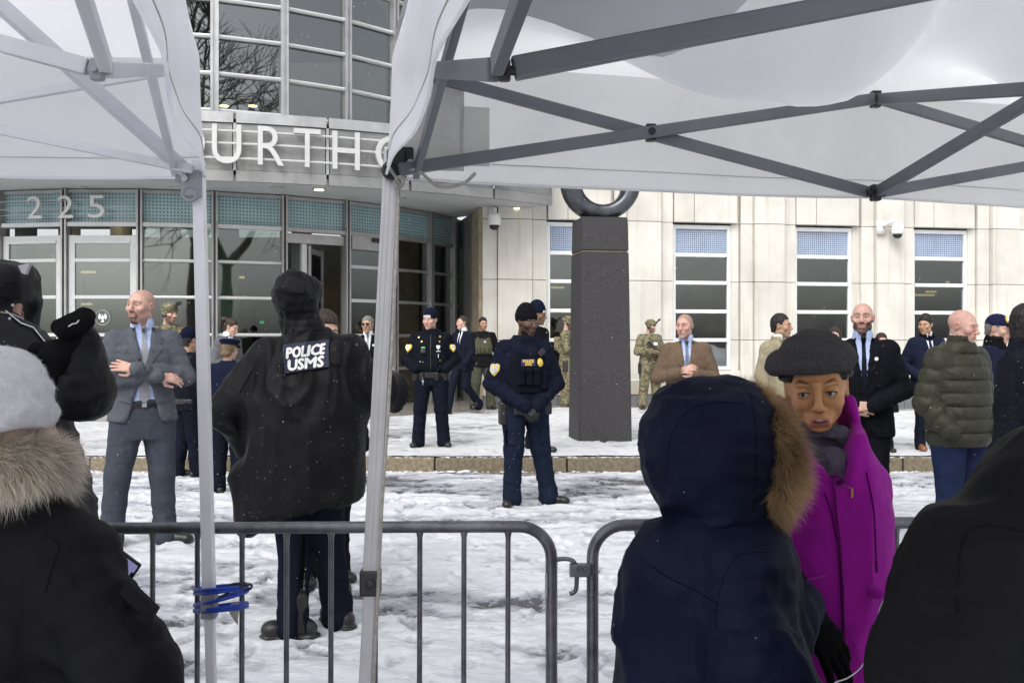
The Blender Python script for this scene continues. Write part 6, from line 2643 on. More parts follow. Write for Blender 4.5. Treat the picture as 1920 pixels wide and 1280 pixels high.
j = p.top('jacket', C_dhs, pr, AD, (.080, .074, .072, .058), shx=.172, seed=15, folds=[(.0045, (7, 7, 5), 15), (.0050, (14, 14, 19), 17), (.002, (30, 30, 40), 18)])
t = bvh_of(j)
C_vest = cloth('black_vest', (0.007, 0.008, 0.014), 0.9, bump=.5, bump2=.3)
g = Vol(.010)
g.loft([(1.02, 0, 0, .20, .175), (1.12, 0, 0, .205, .178), (1.28, 0, 0, .200, .172), (1.36, 0, 0, .175, .155), (1.40, 0, .0, .15, .14)], .02, p=3)
for s in (-1, 1):
    g.cap((s * .105, -.12, 1.36), (s * .095, .0, 1.475), .030, None, .02, sq=(1, .6, 1))
g.poly([(-.075, 1.6), (-.06, 1.37), (.06, 1.37), (.075, 1.6)], 'xz', (-9, 9), .02, 's')
for x in (-.075, -.002, .068):
    g.box((x, -.178, 1.165), (.031, .026, .075), .012, .004)
    g.box((x, -.19, 1.225), (.032, .022, .022), .008, .003)
g.box((.142, -.155, 1.13), (.027, .028, .085), .015, .004, rot=(0, 0, 28))
vest = p.part('vest', g, C_vest, [(.002, (30, 30, 30), 3, False)])
tv = bvh_of(vest)
pa_ = p.lay('chest_patch', tv, rect(-.075, 1.262, .055, 1.325), pbr('violet_patch', (.020, .016, .075), .8), off=.006, th=.005)
tp = bvh_of(pa_)
for w_, z, wd in (('POLICE', 1.307, .098), ('DHS', 1.279, .060)):
    vs, fs = lettering(w_, wd, .024, .014)
    p.lay('lettering', tp, thicken(([Vector((v.x - .010, v.y + z, 0)) for v in vs], fs), .0014), M_yellow, pa_, off=.004, th=.002)
badge_patch(p, tv, 'gold_badge', oval(.102, 1.295, .028, .038), M_yellow, pbr('blue_enamel', (.45, .52, .68), .4), 0, .007, .55)
a = -52
ex_ = Vector((math.cos(R(a)), math.sin(R(a)), 0))
badge_patch(p, t, 'shoulder_patch', shield(Vector((-.268, -.03, 0)).dot(ex_), 1.235, .042, .062), M_yellow, pbr('pale_emblem', (.42, .45, .52), .7), a, .008, .8)
mb = MB(); mb.bar((.14, -.165, 1.41), (.09, -.165, 1.36), .03, .05, bev=.006); mb.v = [tuple(Vector(q) * p.s) for q in mb.v]
mb.build('radio_microphone', M_blk, p.root)
g = Vol(.010); g.loft([(.875, 0, 0, .208, .145), (.935, 0, 0, .208, .146)], .01)
g.box((-.215, -.04, .835), (.035, .055, .105), .02, .01); g.box((-.10, -.14, .875), (.04, .03, .05), .012, .01); g.box((-.02, -.15, .87), (.05, .03, .05), .014, .01); g.box((.19, -.06, .88), (.04, .05, .06), .014, .01)
p.part('duty_belt', g, M_shoe)
p.beanie(C_beanie_k, tall=.035)
p.glasses(pbr('grey_plastic', (.25, .26, .28), .3))
for s in (-1, 1):
    tt = bvh_of([c for c in p.root.children if c.name.startswith('trousers')][0])
    p.lay('cargo_pocket', tt, rect(s * .165 - .05, .56, s * .165 + .05, .70), C_dhstr, off=.014, th=.012)

# ---- officer seen in profile behind him
p = Person('officer in a navy beanie seen in profile, standing close behind the bearded officer', where(1004, 11.9, PV), vyaw(1004, 62), 1.75, res=.014, skin='brown', bulk=1.08)
p.head(8, 8, 0, hair=(.02, .015, .012), shadow_beard=.3, res=.006)
FB = {-1: ((-.10, -.03, .50), (-.11, -.16, .10)), 1: ((.10, .03, .50), (.11, .12, .10))}
p.finish_body(HANG, FB)
p.trousers(C_nypdtr, FB, (.108, .083, .074)); p.shoes(M_shoe, FB)
j = p.top('jacket', C_nypd, None, HANG, (.080, .074, .070, .058), shx=.175)
p.beanie(C_beanie_n, tall=.03)
bo = [c for c in p.root.children if c.name.startswith('beanie')][0]
hc = p.hm @ Vector((0, -.09, .045)); ws, fs = lettering('NYPD', .095, .030, .02)
ev = Vector((math.cos(R(8)), math.sin(R(8)), 0))
p.lay('lettering', bvh_of(bo), (ws, fs), M_white_thread, bo, off=.005, th=.002, ang=8, at=(hc.x * ev.x + hc.y * ev.y, hc.z))
t = bvh_of(j)
ex_ = Vector((0, 1, 0))
badge_patch(p, t, 'shoulder_patch', shield(0.02, 1.28, .042, .055), M_yellow, M_white_thread, 90)
p.lay('button', t, oval(.13, 1.43, .011, .011, 8), M_gold, off=.008, th=.004)

# ---- navy suit walking to the left
p = Person('man in a navy suit and blue tie striding left towards the entrance', where(868, 18.0, PV), vyaw(868, -40), 1.76, res=.016, skin='pink')
FS = {-1: ((-.09, -.20, .52), (-.09, -.30, .12), -14), 1: ((.09, -.02, .50), (.09, .36, .16), 28), 'stride': True}
p.head(-18, 0, 0, hair=(.03, .022, .015), stubble=.5, hairline=.095, res=.007)
AW = {-1: ((-.235, .10, 1.14), (-.22, .16, .90)), 1: ((.235, -.02, 1.13), (.215, -.19, .92))}
p.finish_body(AW, FS)
p.hair(H_dark, HAIR_CREW)
p.trousers(C_navysuit, FS, (.098, .074, .066)); p.shoes(M_shoe, FS, (0, 0), 1.05)
j, tj = suit(p, C_navysuit, C_white, C_tie_navy, AW, v_z=1.16, low=1.0)
p.hand((.215, -.19, .92), (0, -.25, -1), (1, 0, 0), curl=25, thumb=-1, res=.008)

# ---- green vest man by the dark return wall
p = Person('dark haired man in a green plate carrier and olive trousers by the stone corner', where(905, 19.3, PV), vyaw(905, 5), 1.77, res=.016, skin='tan', bulk=1.05)
p.head(10, 6, 0, hair=(.02, .015, .012), beard=.35, stubble=.5, res=.007)
A7 = {-1: ((-.29, .05, 1.12), (-.22, -.10, .93)), 1: ((.29, .05, 1.12), (.25, -.08, .90))}
p.finish_body(A7, FEET_W); p.hair(H_black, HAIR_SHORT)
p.trousers(C_greentr, FEET_W, (.115, .092, .085)); p.shoes(M_shoe, FEET_W, (20, 20), 1.05, True)
p.top('jacket', C_black, None, A7, (.076, .068, .066, .055))
g = Vol(.014)
g.loft([(1.06, 0, 0, .190, .165), (1.2, 0, 0, .195, .170), (1.36, 0, 0, .165, .15)], .02, p=3)
for s in (-1, 1):
    g.cap((s * .10, -.10, 1.35), (s * .09, 0, 1.47), .03, None, .02)
for x in (-.09, -.01, .07):
    g.box((x, -.175, 1.14), (.03, .025, .055), .01, .005)
vest = p.part('plate_carrier', g, C_green)
p.lay('star_badge', bvh_of(vest), oval(.03, 1.30, .024, .024, 7), M_silver, off=.008, th=.005)

# ---- two soldiers in camouflage
def soldier(label, px, Y, yaw, H, hyaw, arms, rifle, res=.016):
    p = Person(label, where(px, Y, PV), vyaw(px, yaw), H, 'soldiers in camouflage by the wall', res=res, skin='fair', bulk=1.12)
    p.head(hyaw, 6, 0, hair=(.05, .03, .02), beard=.85, res=.007)
    for s in (-1, 1):
        e, w = arms[s]
        d = (Vector(w) - Vector(e)).normalized()
        p.hand(w, d, (0, -.4, 1), curl=40, thumb=-s, res=.008, col=(.20, .15, .09))
    p.finish_body(arms, FEET_W)
    p.trousers(C_camo, FEET_W, (.122, .098, .088)); p.shoes(M_boot, FEET_W, (20, 20), 1.08, True)
    p.top('combat_shirt', C_camo, None, arms, (.078, .072, .066, .054))
    g = Vol(.014)
    g.loft([(1.05, 0, 0, .20, .175), (1.2, 0, 0, .205, .18), (1.38, 0, 0, .17, .15)], .02, p=3)
    for x in (-.10, -.02, .06):
        g.box((x, -.185, 1.13), (.034, .03, .06), .01, .005)
    g.box((0, .19, 1.24), (.13, .06, .14), .03, .02)
    p.part('plate_carrier', g, C_camo)
    g = Vol(.012); g.loft([(.92, 0, 0, .205, .15), (1.0, 0, 0, .205, .15)], .01); g.box((-.23, -.02, .80), (.03, .05, .11), .012, .01)
    p.part('belt_pouches', g, M_blk)
    g = Vol(.008)
    g.ell((0, .012, .055), (.100, .122, .095), .01)
    g.plane((0, .12, -1), -.012)
    g.ell((-.088, .01, -.005), (.025, .04, .045), .01); g.ell((.088, .01, -.005), (.025, .04, .045), .01)
    hl = p.headpart('helmet', g, C_camo)
    mb = MB(); mb.box((0, -.115, .092), (.014, .016, .02)); mb.bar((0, -.125, .095), (0, -.155, .135), .018, .018)
    for s in (-1, 1):
        mb.cyl((s * .022, -.150, .128), (s * .022, -.185, .168), .014, 8)
    mesh_obj('night_vision_mount', xform(np.array([tuple(q) for q in mb.v]), p.hm) * p.s, mb.f, M_blk, hl)
    mb = MB()
    for s in (-1, 1):
        mb.sphere((s * .094, .012, -.012), .034, 10, 6, (.6, 1, 1.2))
    mesh_obj('ear_defenders', xform(np.array([tuple(q) for q in mb.v]), p.hm) * p.s, mb.f, M_blk, hl, True)
    if rifle:
        a, b = Vector(rifle[0]), Vector(rifle[1])
        r = thing('rifle', 'short black rifle slung across the chest of the soldier beside the granite column', 'rifle', p.root.location, p.root.rotation_euler.z)
        d = (b - a).normalized(); u = Vector((0, 0, 1)); sd = d.cross(u).normalized(); u = sd.cross(d)
        mb = MB(); mb.bar(a + d * .24, a + d * .52, .045, .065, up=u); mb.bar(a + d * .30, a + d * .44, .035, .03, up=u)
        mb.build('receiver', M_blk, r)
        mb = MB(); mb.bar(a, a + d * .24, .03, .05, up=u); mb.bar(a + d * .0 - u * .03, a + d * .03 - u * .03, .03, .10, up=u)
        mb.build('stock', M_blk, r)
        mb = MB(); mb.cyl(a + d * .52, b, .010, 8); mb.bar(a + d * .52, a + d * .68, .045, .05, up=u)
        mb.build('barrel', M_blk, r)
        mb = MB(); mb.bar(a + d * .44 - u * .03, a + d * .47 - u * .20, .028, .06, up=sd); mb.build('magazine', pbr('grey_polymer', (.06, .065, .08), .5), r)
        mb = MB(); mb.bar(a + d * .33 + u * .05, a + d * .45 + u * .05, .035, .05, up=u); mb.build('sight', M_blk, r)
        for c in r.children:
            c.scale = (p.s,) * 3
    return p


ASo = {-1: ((-.30, -.02, 1.13), (-.09, -.27, 1.15)), 1: ((.28, -.06, 1.13), (.09, -.34, 1.05))}
p = soldier('soldier in camouflage and helmet holding a rifle at the right of the column', 1218, 19.6, 30, 1.72, 35, ASo, ((-.15, -.22, 1.34), (.26, -.36, .90)))
p.lay('flag_patch', bvh_of([c for c in p.root.children if c.name.startswith('plate_carrier')][0]), rect(.0, 1.27, .09, 1.325), M_white_thread, off=.01, th=.005)
soldier('soldier in camouflage facing right, half hidden behind the granite column', 1064, 20.0, 75, 1.80, 10, {-1: ((-.28, -.05, 1.13), (-.10, -.28, 1.10)), 1: ((.28, -.05, 1.13), (.08, -.28, 1.08))}, None)
# helmet and head behind the grey-suited man
p = soldier('soldier in camouflage helmet, nearly hidden behind the bald grey-suited man', 316, 13.2, 20, 1.80, 15, {-1: ((-.28, -.05, 1.13), (-.10, -.28, 1.10)), 1: ((.28, -.05, 1.13), (.08, -.28, 1.08))}, None, .02)

# ---- brown blazer
p = Person('man with cropped grey hair in a brown blazer, fingers laced at his chest', where(1286, 9.6), vyaw(1286, 6), 1.745, res=.010, skin='pink', bulk=1.03)
p.head(-28, 3, 0, w=1.0, jaw=1.02, hair=(.10, .075, .055), stubble=.55, hairline=.092, shadow_beard=.3, res=.0042, seed=5)
AB = {-1: ((-.285, .0, 1.135), (-.060, -.225, 1.205)), 1: ((.285, .0, 1.135), (.065, -.225, 1.19))}
p.hand((-.055, -.225, 1.205), (.75, -.25, .42), (-.2, -.9, .35), curl=42, thumb=1, res=.004, thumb_in=.2)
p.hand((.060, -.228, 1.19), (-.75, -.30, .35), (.2, -.9, .35), curl=38, thumb=-1, res=.004, thumb_in=.2)
p.finish_body(AB)
p.trousers(C_trgrey); p.shoes(M_shoe)
C_tieblue = cloth('steel_blue_tie', (0.16, 0.19, 0.27), .5)
j, tj = suit(p, C_brown, C_shirt, C_tieblue, AB, v_z=1.12, low=.95, hem=.80, tie_w=.033, folds=[(.0026, (6, 6, 4), 41), (.0032, (15, 15, 17), 43), (.0015, (30, 30, 36), 44)])
for s in (-1, 1):
    e, w = Vector(AB[s][0]), Vector(AB[s][1])
    d = (w - e).normalized(); mb = MB(); mb.tube([(w - d * .03) * p.s, (w + d * .012) * p.s], .042 * p.s, 14)
    mb.build('shirt_cuff', C_shirt, p.root, True)

# ---- trench coat, profile to the right
p = Person('dark haired man in a khaki trench coat, in profile behind the charcoal beret', where(1462, 10.5), vyaw(1462, 48), 1.755, res=.013, skin='tan')
p.head(26, 0, 0, hair=(.015, .012, .010), shadow_beard=.2, res=.005)
p.finish_body(); p.hair(H_black, HAIR_CREW, top=.016)
p.trousers(C_navysuit); p.shoes(M_shoe)
prc = [(.50, 0, 0, .25, .19), (.80, 0, 0, .225, .165), (1.05, 0, .0, .195, .14), (1.25, 0, .0, .208, .145), (1.36, 0, .005, .196, .132), (1.44, 0, .012, .155, .10), (1.50, 0, .015, .088, .085)]
suit(p, C_khaki, C_white, C_tie_navy, HANG, v_z=1.25, low=0, prof=prc, r=(.078, .07, .066, .056))
collar(p, C_khaki, .085, 1.475, .035, .01, .01, .05, 'coat_collar')

# ---- bald bearded man, black suit
p = Person('bald man with dark trimmed beard in a black suit and dotted tie, behind the beret', where(1618, 7.4), vyaw(1618, 4), 1.765, res=.009, skin='pink', bulk=1.06)
p.head(-8, -4, 0, w=.97, jaw=1.03, hair=(.022, .015, .011), beard=.95, stubble=.10, hairline=.10, brow=1.0, res=.0036, seed=9, eye=(.06, .07, .08))
AK = {-1: ((-.285, .02, 1.12), (-.075, -.205, 1.015)), 1: ((.295, .02, 1.12), (.055, -.215, 1.015))}
p.hand((.050, -.215, 1.015), (-.85, -.25, -.05), (.1, -.95, .2), curl=40, thumb=-1, res=.004)
p.hand((-.07, -.20, 1.01), (.8, -.15, -.1), (-.1, -.95, .2), curl=40, thumb=1, res=.005)
p.finish_body(AK)
p.trousers(C_blacksuit); p.shoes(M_shoe)
j, tj = suit(p, C_blacksuit, C_shirt, C_tie_dots, AK, v_z=1.13, low=.9, r=(.074, .066, .063, .053), seed=51, folds=[(.0030, (6, 6, 4), 51), (.0048, (14, 14, 19), 53), (.0018, (30, 30, 40), 54)], tie_w=.030, vw=.066)
p.lay('lapel_pin', tj, oval(.085, 1.355, .014, .014, 12), M_white_thread, off=.016, th=.004)
e, w = Vector(AK[1][0]), Vector(AK[1][1]); d = (w - e).normalized(); mb = MB(); mb.tube([(w - d * .03) * p.s, (w + d * .01) * p.s], .046 * p.s, 14)
mb.build('shirt_cuff', C_shirt, p.root, True)

# ---- dark haired women behind him
def long_hair_woman(label, px, Y, z, H, yaw, coat, hm, group=None):
    p = Person(label, where(px, Y, z), vyaw(px, yaw), H, group, res=.015, skin='fair')
    p.head(0, 5, 0, hair=(.02, .01, .008), fem=1, res=.007)
    p.finish_body(); p.hair(hm, HAIR_LONG)
    p.trousers(C_black); p.shoes(M_shoe)
    p.top('coat', coat, [(.60, 0, 0, .25, .20), (.9, 0, 0, .22, .165), (1.1, 0, 0, .185, .14), (1.3, 0, 0, .19, .135), (1.44, 0, .01, .14, .10), (1.53, 0, .01, .085, .085)], HANG, (.075, .068, .066, .058))
    return p


H_red = hair_mat('dark_auburn', (0.035, 0.010, 0.008))
long_hair_woman('auburn haired woman in a long black coat, half hidden by the bald bearded man', 1652, 11.7, PV, 1.40, 20, C_black, H_red)
long_hair_woman('brown haired woman whose head shows between the beret and the bearded man', 1566, 12.0, PV, 1.47, -10, C_black, H_dark)

# ---- navy overcoat, hand in pocket
p = Person('black haired man in a navy overcoat and tan shoes, hand in pocket by the window', where(1738, 11.9, PV), vyaw(1738, 26), 1.61, res=.012, skin='asian')
p.head(-48, 4, 0, hair=(.012, .010, .009), res=.005, shadow_beard=.15)
A14 = {-1: ((-.30, .07, 1.13), (-.19, -.12, 1.0)), 1: ((.26, .03, 1.12), (.235, -.08, .90))}
p.finish_body(A14); p.hair(H_black, HAIR_SHORT, top=.026, lift=.010)
FN = {-1: ((-.085, -.015, .50), (-.09, .02, .10)), 1: ((.085, -.03, .50), (.10, -.04, .10))}
p.trousers(C_navysuit, FN); p.shoes(M_shoeb, FN, (5, 20))
suit(p, C_navycoat, C_white, C_tie_navy, A14, v_z=1.24, low=0, hem=.72, prof=[(.72, 0, 0, .225, .16), (.92, 0, 0, .21, .15), (1.08, 0, .0, .19, .135), (1.25, 0, .0, .205, .142), (1.36, 0, .005, .194, .132), (1.44, 0, .012, .152, .10), (1.50, 0, .015, .085, .082)], r=(.074, .068, .064, .055))
collar(p, C_black, .084, 1.475, .04, .01, .01, .05, 'velvet_collar')

# ---- olive puffer
p = Person('bald man in a quilted olive puffer jacket and jeans, looking down to the right', where(1797, 6.8), vyaw(1797, 50), 1.70, res=.008, skin='pink', bulk=1.10)
p.head(16, 10, 0, w=1.04, jaw=1.0, hair=(.12, .09, .07), stubble=.12, hairline=.10, brow=.5, res=.0038, seed=13, flush=1.2, shadow_beard=.2)
A15 = {-1: ((-.275, .05, 1.11), (-.225, -.12, .92)), 1: ((.285, .03, 1.11), (.225, -.12, .92))}
p.finish_body(A15)
p.trousers(C_jean, None, (.115, .088, .078), hips=(.19, .14)); p.shoes(M_shoe)
pr = [(.80, 0, 0, .208, .160), (.86, 0, 0, .215, .172), (.95, 0, 0, .220, .175), (1.10, 0, 0, .220, .172), (1.25, 0, .0, .215, .160), (1.37, 0, .005, .200, .145), (1.45, 0, .010, .145, .115), (1.54, 0, .0, .090, .092)]
j = p.top('puffer_jacket', C_olive, pr, A15, (.092, .084, .082, .068), p=2.2, puff=(.020, .092, .02), armpuff=(.015, 3.1, .4, 1), shx=.168, sq_sh=.066, folds=[(.0030, (14, 14, 8), 61), (.0022, (34, 34, 22), 63)])
g = Vol(.006); g.cap((0, .002, 1.50), (0, -.012, 1.56), .088, .080, .01); g.cap((0, -.01, 1.54), (0, -.016, 1.62), .073, .073, .004, 's')
p.part('collar', g, C_olive, [(.003, (30, 30, 30), 3)])
collar(p, C_white, .066, 1.50, .05, .006, .006, .04, 'shirt_collar')

# ---- cap
p = Person('officer in a navy baseball cap with a yellow round badge, behind the olive jacket', where(1866, 8.4), vyaw(1866, 55), 1.70, res=.011, skin='fair', bulk=1.08)
p.head(12, 8, 0, hair=(.10, .08, .06), res=.005)
p.finish_body()
p.trousers(C_nypdtr); p.shoes(M_shoe)
j = p.top('jacket', C_navycoat, None, HANG, (.082, .074, .07, .058), shx=.175)
g = Vol(.008); g.cap((0, .012, 1.47), (0, -.004, 1.565), .094, .088, .01); g.cap((0, -.004, 1.55), (0, -.01, 1.63), .078, .078, .004, 's')
p.part('raised_collar', g, C_black, [(.004, (20, 20, 20), 3)])
p.hair(H_grey, HAIR_CREW)
C_cap = cloth('navy_twill', (0.014, 0.015, 0.045), .8)
g = Vol(.005); g.ell((0, .016, .045), (.086, .105, .092), .01); g.ell((0, -.115, .048), (.072, .075, .012), .012, rot=(12, 0, 0)); g.plane((0, -.05, -1), -.032)
cap_ = p.headpart('baseball_cap', g, C_cap)
hc = p.hm @ Vector((0.05, -.09, .10)); 
for a in (8,):
    ev = Vector((math.cos(R(a)), math.sin(R(a)), 0))
    tcap = bvh_of(cap_)
    hz = p.hm @ Vector((0.0, -.075, .085))
    at_ = (hz.x * ev.x + hz.y * ev.y, hz.z)
    b_ = p.lay('cap_badge', tcap, oval(0, 0, .036, .036, 16), M_yellow, cap_, off=.005, th=.003, ang=a, at=at_, L=.02)
    p.lay('emblem', tcap, oval(0, 0, .024, .024, 14), M_white_thread, cap_, off=.009, th=.002, ang=a, at=at_, L=.02)
    p.lay('emblem_centre', tcap, oval(0, 0, .012, .012, 10), M_navyp, cap_, off=.012, th=.002, ang=a, at=at_, L=.02)

# ---- dark coat at the right edge
p = Person('black haired man in a dark wool overcoat, right of the olive puffer jacket', where(1925, 5.6), vyaw(1925, 110), 1.675, res=.008, skin='tan', bulk=1.06)
p.head(28, 2, 0, hair=(.010, .009, .008), res=.004, shadow_beard=.3)
p.finish_body(); p.hair(H_black, HAIR_SHORT, top=.014)
p.trousers(C_navysuit); p.shoes(M_shoe)
C_wool = cloth('dark_wool', (0.013, 0.014, 0.020), .95, var=.3, vscale=60, flecks=.06, fscale=60, bump2=.4, b2scale=8)
prd = [(.45, 0, 0, .26, .20), (.80, 0, 0, .235, .175), (1.05, 0, .0, .205, .15), (1.25, 0, .0, .212, .150), (1.36, 0, .005, .198, .135), (1.44, 0, .012, .155, .105), (1.50, 0, .015, .09, .09)]
p.top('overcoat', C_wool, prd, HANG, (.082, .075, .07, .06), seed=71)
g = Vol(.007); g.cap((0, .015, 1.455), (0, -.005, 1.555), .100, .098, .01); g.cap((0, -.003, 1.50), (0, -.01, 1.65), .086, .088, .004, 's'); g.poly([(-.03, 1.44), (.03, 1.44), (.08, 1.7), (-.08, 1.7)], 'xz', (-9, -.02), .004, 's')
p.part('turned_collar', g, C_wool, [(.004, (20, 20, 20), 3)])

# ---- sunglasses
p = Person('grey haired man in a black suit and sunglasses, left of the grey tent leg', where(690, 13.4, PV), vyaw(690, -4), 1.64, res=.013, skin='tan')
p.head(-14, 0, 0, hair=(.12, .11, .10), stubble=.4, res=.005)
p.finish_body(); p.hair(H_grey, HAIR_SHORT)
p.trousers(C_blacksuit); p.shoes(M_shoe)
j, tj = suit(p, C_blacksuit, C_white, C_tiegrey, HANG, v_z=1.15, low=.95)
p.glasses(M_blk, M_blackgl)
p.lay('lapel_pin', tj, oval(.085, 1.355, .016, .016, 10), M_white_thread, off=.016, th=.004)

# ---- man close behind the caped officer
p = Person('man with combed brown hair, only the top of the head showing behind the rain cape', where(606, 6.1), vyaw(606, 20), 1.665, res=.012, skin='fair')
p.head(0, 16, 0, hair=(.03, .02, .014), res=.005)
p.finish_body(); p.hair(H_dark, HAIR_SHORT, top=.014)
p.trousers(C_black); p.shoes(M_shoe); p.top('jacket', C_black)

# ---- ponytail woman
p = Person('woman with a dark ponytail in a grey blazer, looking down by the entrance', where(428, 13.2, PV), vyaw(428, 38), 1.62, res=.013, skin='fair', bulk=.88)
p.head(18, 24, 0, w=.94, fem=1, hair=(.02, .014, .01), res=.005)
A20 = {-1: ((-.22, .03, 1.13), (-.08, -.20, 1.07)), 1: ((.22, .03, 1.13), (.06, -.22, 1.10))}
for s in (-1, 1):
    p.hand(A20[s][1], (-s * .5, -.7, .3), (0, -.3, 1), curl=30, thumb=-s, res=.006)
p.finish_body(A20)
p.hair(H_dark, HAIR_SHORT, top=.008)
g = Vol(.007); g.cap((0, .11, .075), (0, .17, .05), .022, .034, .02); g.cap((0, .17, .05), (0, .165, -.10), .036, .018, .03); p.headpart('ponytail', g, H_dark, [(.004, (50, 50, 12), 3)])
p.trousers(C_greyblaz, None, (.09, .07, .06)); p.shoes(M_shoe)
suit(p, C_greyblaz, C_white, None, A20, v_z=1.16, low=.9)

# ---- policewoman with peaked cap, from behind
p = Person('policewoman in navy uniform and peaked cap, seen from behind beside the rain cape', where(428, 9.7), vyaw(428, 158), 1.50, res=.011, skin='fair', bulk=.98)
p.head(-14, 6, 0, w=.97, fem=1, hair=(.05, .035, .02), res=.005)
p.finish_body(); p.trousers(C_nypdtr, None, (.115, .085, .076), hips=(.185, .135)); p.shoes(M_shoe, None, (-30, 45))
H_blond = hair_mat('streaked_blond', (0.13, 0.09, 0.045))
g = hair_vol(.006, HAIR_SHORT, .008, .0); g.ell((0, .10, -.06), (.05, .035, .03), .02); p.headpart('hair', g, H_blond, [(.004, (60, 30, 12), 4)])
C_ink = cloth('navy_serge', (0.010, 0.013, 0.030), .85, bump2=.4)
p.top('jacket', C_ink, [(.80, 0, 0, .215, .15), (.92, 0, 0, .205, .145), (1.08, 0, 0, .18, .13), (1.25, 0, 0, .195, .135), (1.36, 0, .005, .188, .128), (1.44, 0, .012, .15, .098), (1.52, 0, .01, .08, .08)], HANG, (.074, .066, .062, .052))
g = Vol(.005)
g.loft([(.048, 0, .012, .088, .104), (.085, 0, .012, .092, .108)], .004)
g.ell((0, .010, .100), (.118, .132, .030), .02)
g.ell((0, -.105, .052), (.07, .05, .009), .012, rot=(22, 0, 0))
pc = p.headpart('peaked_cap', g, C_ink)
mb = MB(); mb.tube([Vector((.088 * math.cos(a), .012 + .106 * math.sin(a), .058)) for a in np.linspace(-2.6, -.54, 14)], .006, 6)
mesh_obj('gold_braid', xform(np.array([tuple(q) for q in mb.v]), p.hm) * p.s, mb.f, M_gold, pc, True)
g = Vol(.012); g.loft([(.93, 0, 0, .215, .152), (.985, 0, 0, .21, .148)], .01); g.box((-.22, .0, .89), (.03, .045, .075), .01, .01); p.part('duty_belt', g, M_shoe)

# ---- officer behind the left tent leg
p = Person('officer in black jacket and navy cap, mostly hidden by the white tent leg', where(353, 10.85), vyaw(353, 118), 1.60, res=.012, skin='tan', bulk=1.05)
p.head(10, 5, 0, hair=(.02, .015, .01), res=.006)
FO = {-1: ((-.10, -.02, .50), (-.11, -.05, .10)), 1: ((.10, .0, .50), (.11, .10, .10))}
p.finish_body(HANG, FO); p.hair(H_black, HAIR_SHORT); p.trousers(C_nypdtr, FO, (.115, .088, .08)); p.shoes(M_shoe, FO)
p.top('jacket', C_nypd, None, HANG, (.08, .074, .07, .058), shx=.175)
p.beanie(C_beanie_n)
g = Vol(.012); g.loft([(.88, 0, 0, .215, .152), (.95, 0, 0, .212, .15)], .01); g.box((.22, .0, .85), (.03, .05, .085), .01, .01); p.part('duty_belt', g, M_shoe)

# ---- men standing inside the doors
C_blueshirt = cloth('blue_shirt', (0.05, 0.13, 0.42), .8)
for lab, px, m, yaw in (('dark haired man in a dark suit inside the glass door, beside the seal', 174, C_blacksuit, 20), ('man in a bright blue shirt standing inside the glass door', 222, C_blueshirt, 25)):
    p = Person(lab, where(px, 19.4, .165), vyaw(px, yaw), 1.86, 'men inside the glass doors', res=.018, skin='fair')
    p.head(0, 0, 0, res=.008); p.finish_body(); p.hair(H_black)
    p.trousers(C_black); p.shoes(M_shoe); p.top('shirt', m)
# ================================================================ PEOPLE CLOSE TO THE CAMERA
M_fur = pbr('fur_strands', (1, 1, 1), 0.6, attr='Col', var=0.05, spec=0.3)


def fur(name, roots, dirs, length, width, c0, c1, parent, bend=None, jit=.35, lvar=.35, seed=3, clump=0.0):
    """Tapering hair blades; stays real geometry as one piece."""
    r = np.random.default_rng(seed)
    n = len(roots)
    d = dirs + r.normal(0, jit, (n, 3))
    if clump > 0:
        q = np.stack([vnoise(roots[:, 0] * 45, roots[:, 1] * 45, roots[:, 2] * 45, 90 + i) for i in range(3)], 1)
        d = d + clump * q
    d /= np.linalg.norm(d, axis=1, keepdims=True)
    L = length * (1 + r.uniform(-lvar, lvar, n))[:, None]
    bend = np.zeros(3) if bend is None else np.asarray(bend, float)
    bd = bend + r.normal(0, .12, (n, 3))
    side = np.cross(d, r.normal(0, 1, (n, 3))); side /= np.linalg.norm(side, axis=1, keepdims=True)
    lv = []
    for t, w in ((0, 1), (.4, .85), (.75, .5), (1, 0)):
        p = roots + d * L * t + bd * L * t * t
        lv.append((p, w, t))
    V = np.zeros((n, 7, 3)); Cc = np.zeros((n, 7, 3))
    base = c0[None] if c0.ndim == 1 else c0
    tip = c1[None] if c1.ndim == 1 else c1
    tone = (1 + r.uniform(-.3, .3, n))[:, None]
    for i, (p, w, t) in enumerate(lv):
        col = (base * (1 - t) + tip * t) * tone
        if i < 3:
            V[:, 2 * i] = p - side * width * w; V[:, 2 * i + 1] = p + side * width * w
            Cc[:, 2 * i] = col; Cc[:, 2 * i + 1] = col
        else:
            V[:, 6] = p; Cc[:, 6] = col
    T = np.array([[0, 1, 3], [0, 3, 2], [2, 3, 5], [2, 5, 4], [4, 5, 6]])
    F = (np.arange(n)[:, None, None] * 7 + T[None]).reshape(-1, 3)
    o = mesh_obj(name, V.reshape(-1, 3), F, M_fur, parent, True, np.clip(Cc.reshape(-1, 3), 0, 1))
    o['kind'] = 'stuff'
    return o


def tube_fur_roots(path, rad, n, seed=1):
    """Random points on a tube round a path, with outward directions."""
    r = np.random.default_rng(seed)
    P_ = np.array([tuple(p) for p in path])
    t = r.uniform(0, len(P_) - 1.001, n)
    i = t.astype(int); f = (t - i)[:, None]
    c = P_[i] * (1 - f) + P_[i + 1] * f
    tg = P_[i + 1] - P_[i]; tg /= np.linalg.norm(tg, axis=1, keepdims=True)
    a = np.cross(tg, np.tile([0.3, .5, .81], (n, 1))); a /= np.linalg.norm(a, axis=1, keepdims=True)
    b = np.cross(tg, a)
    th = r.uniform(0, 2 * math.pi, n)[:, None]
    nrm = a * np.cos(th) + b * np.sin(th)
    return c + nrm * rad, nrm, c


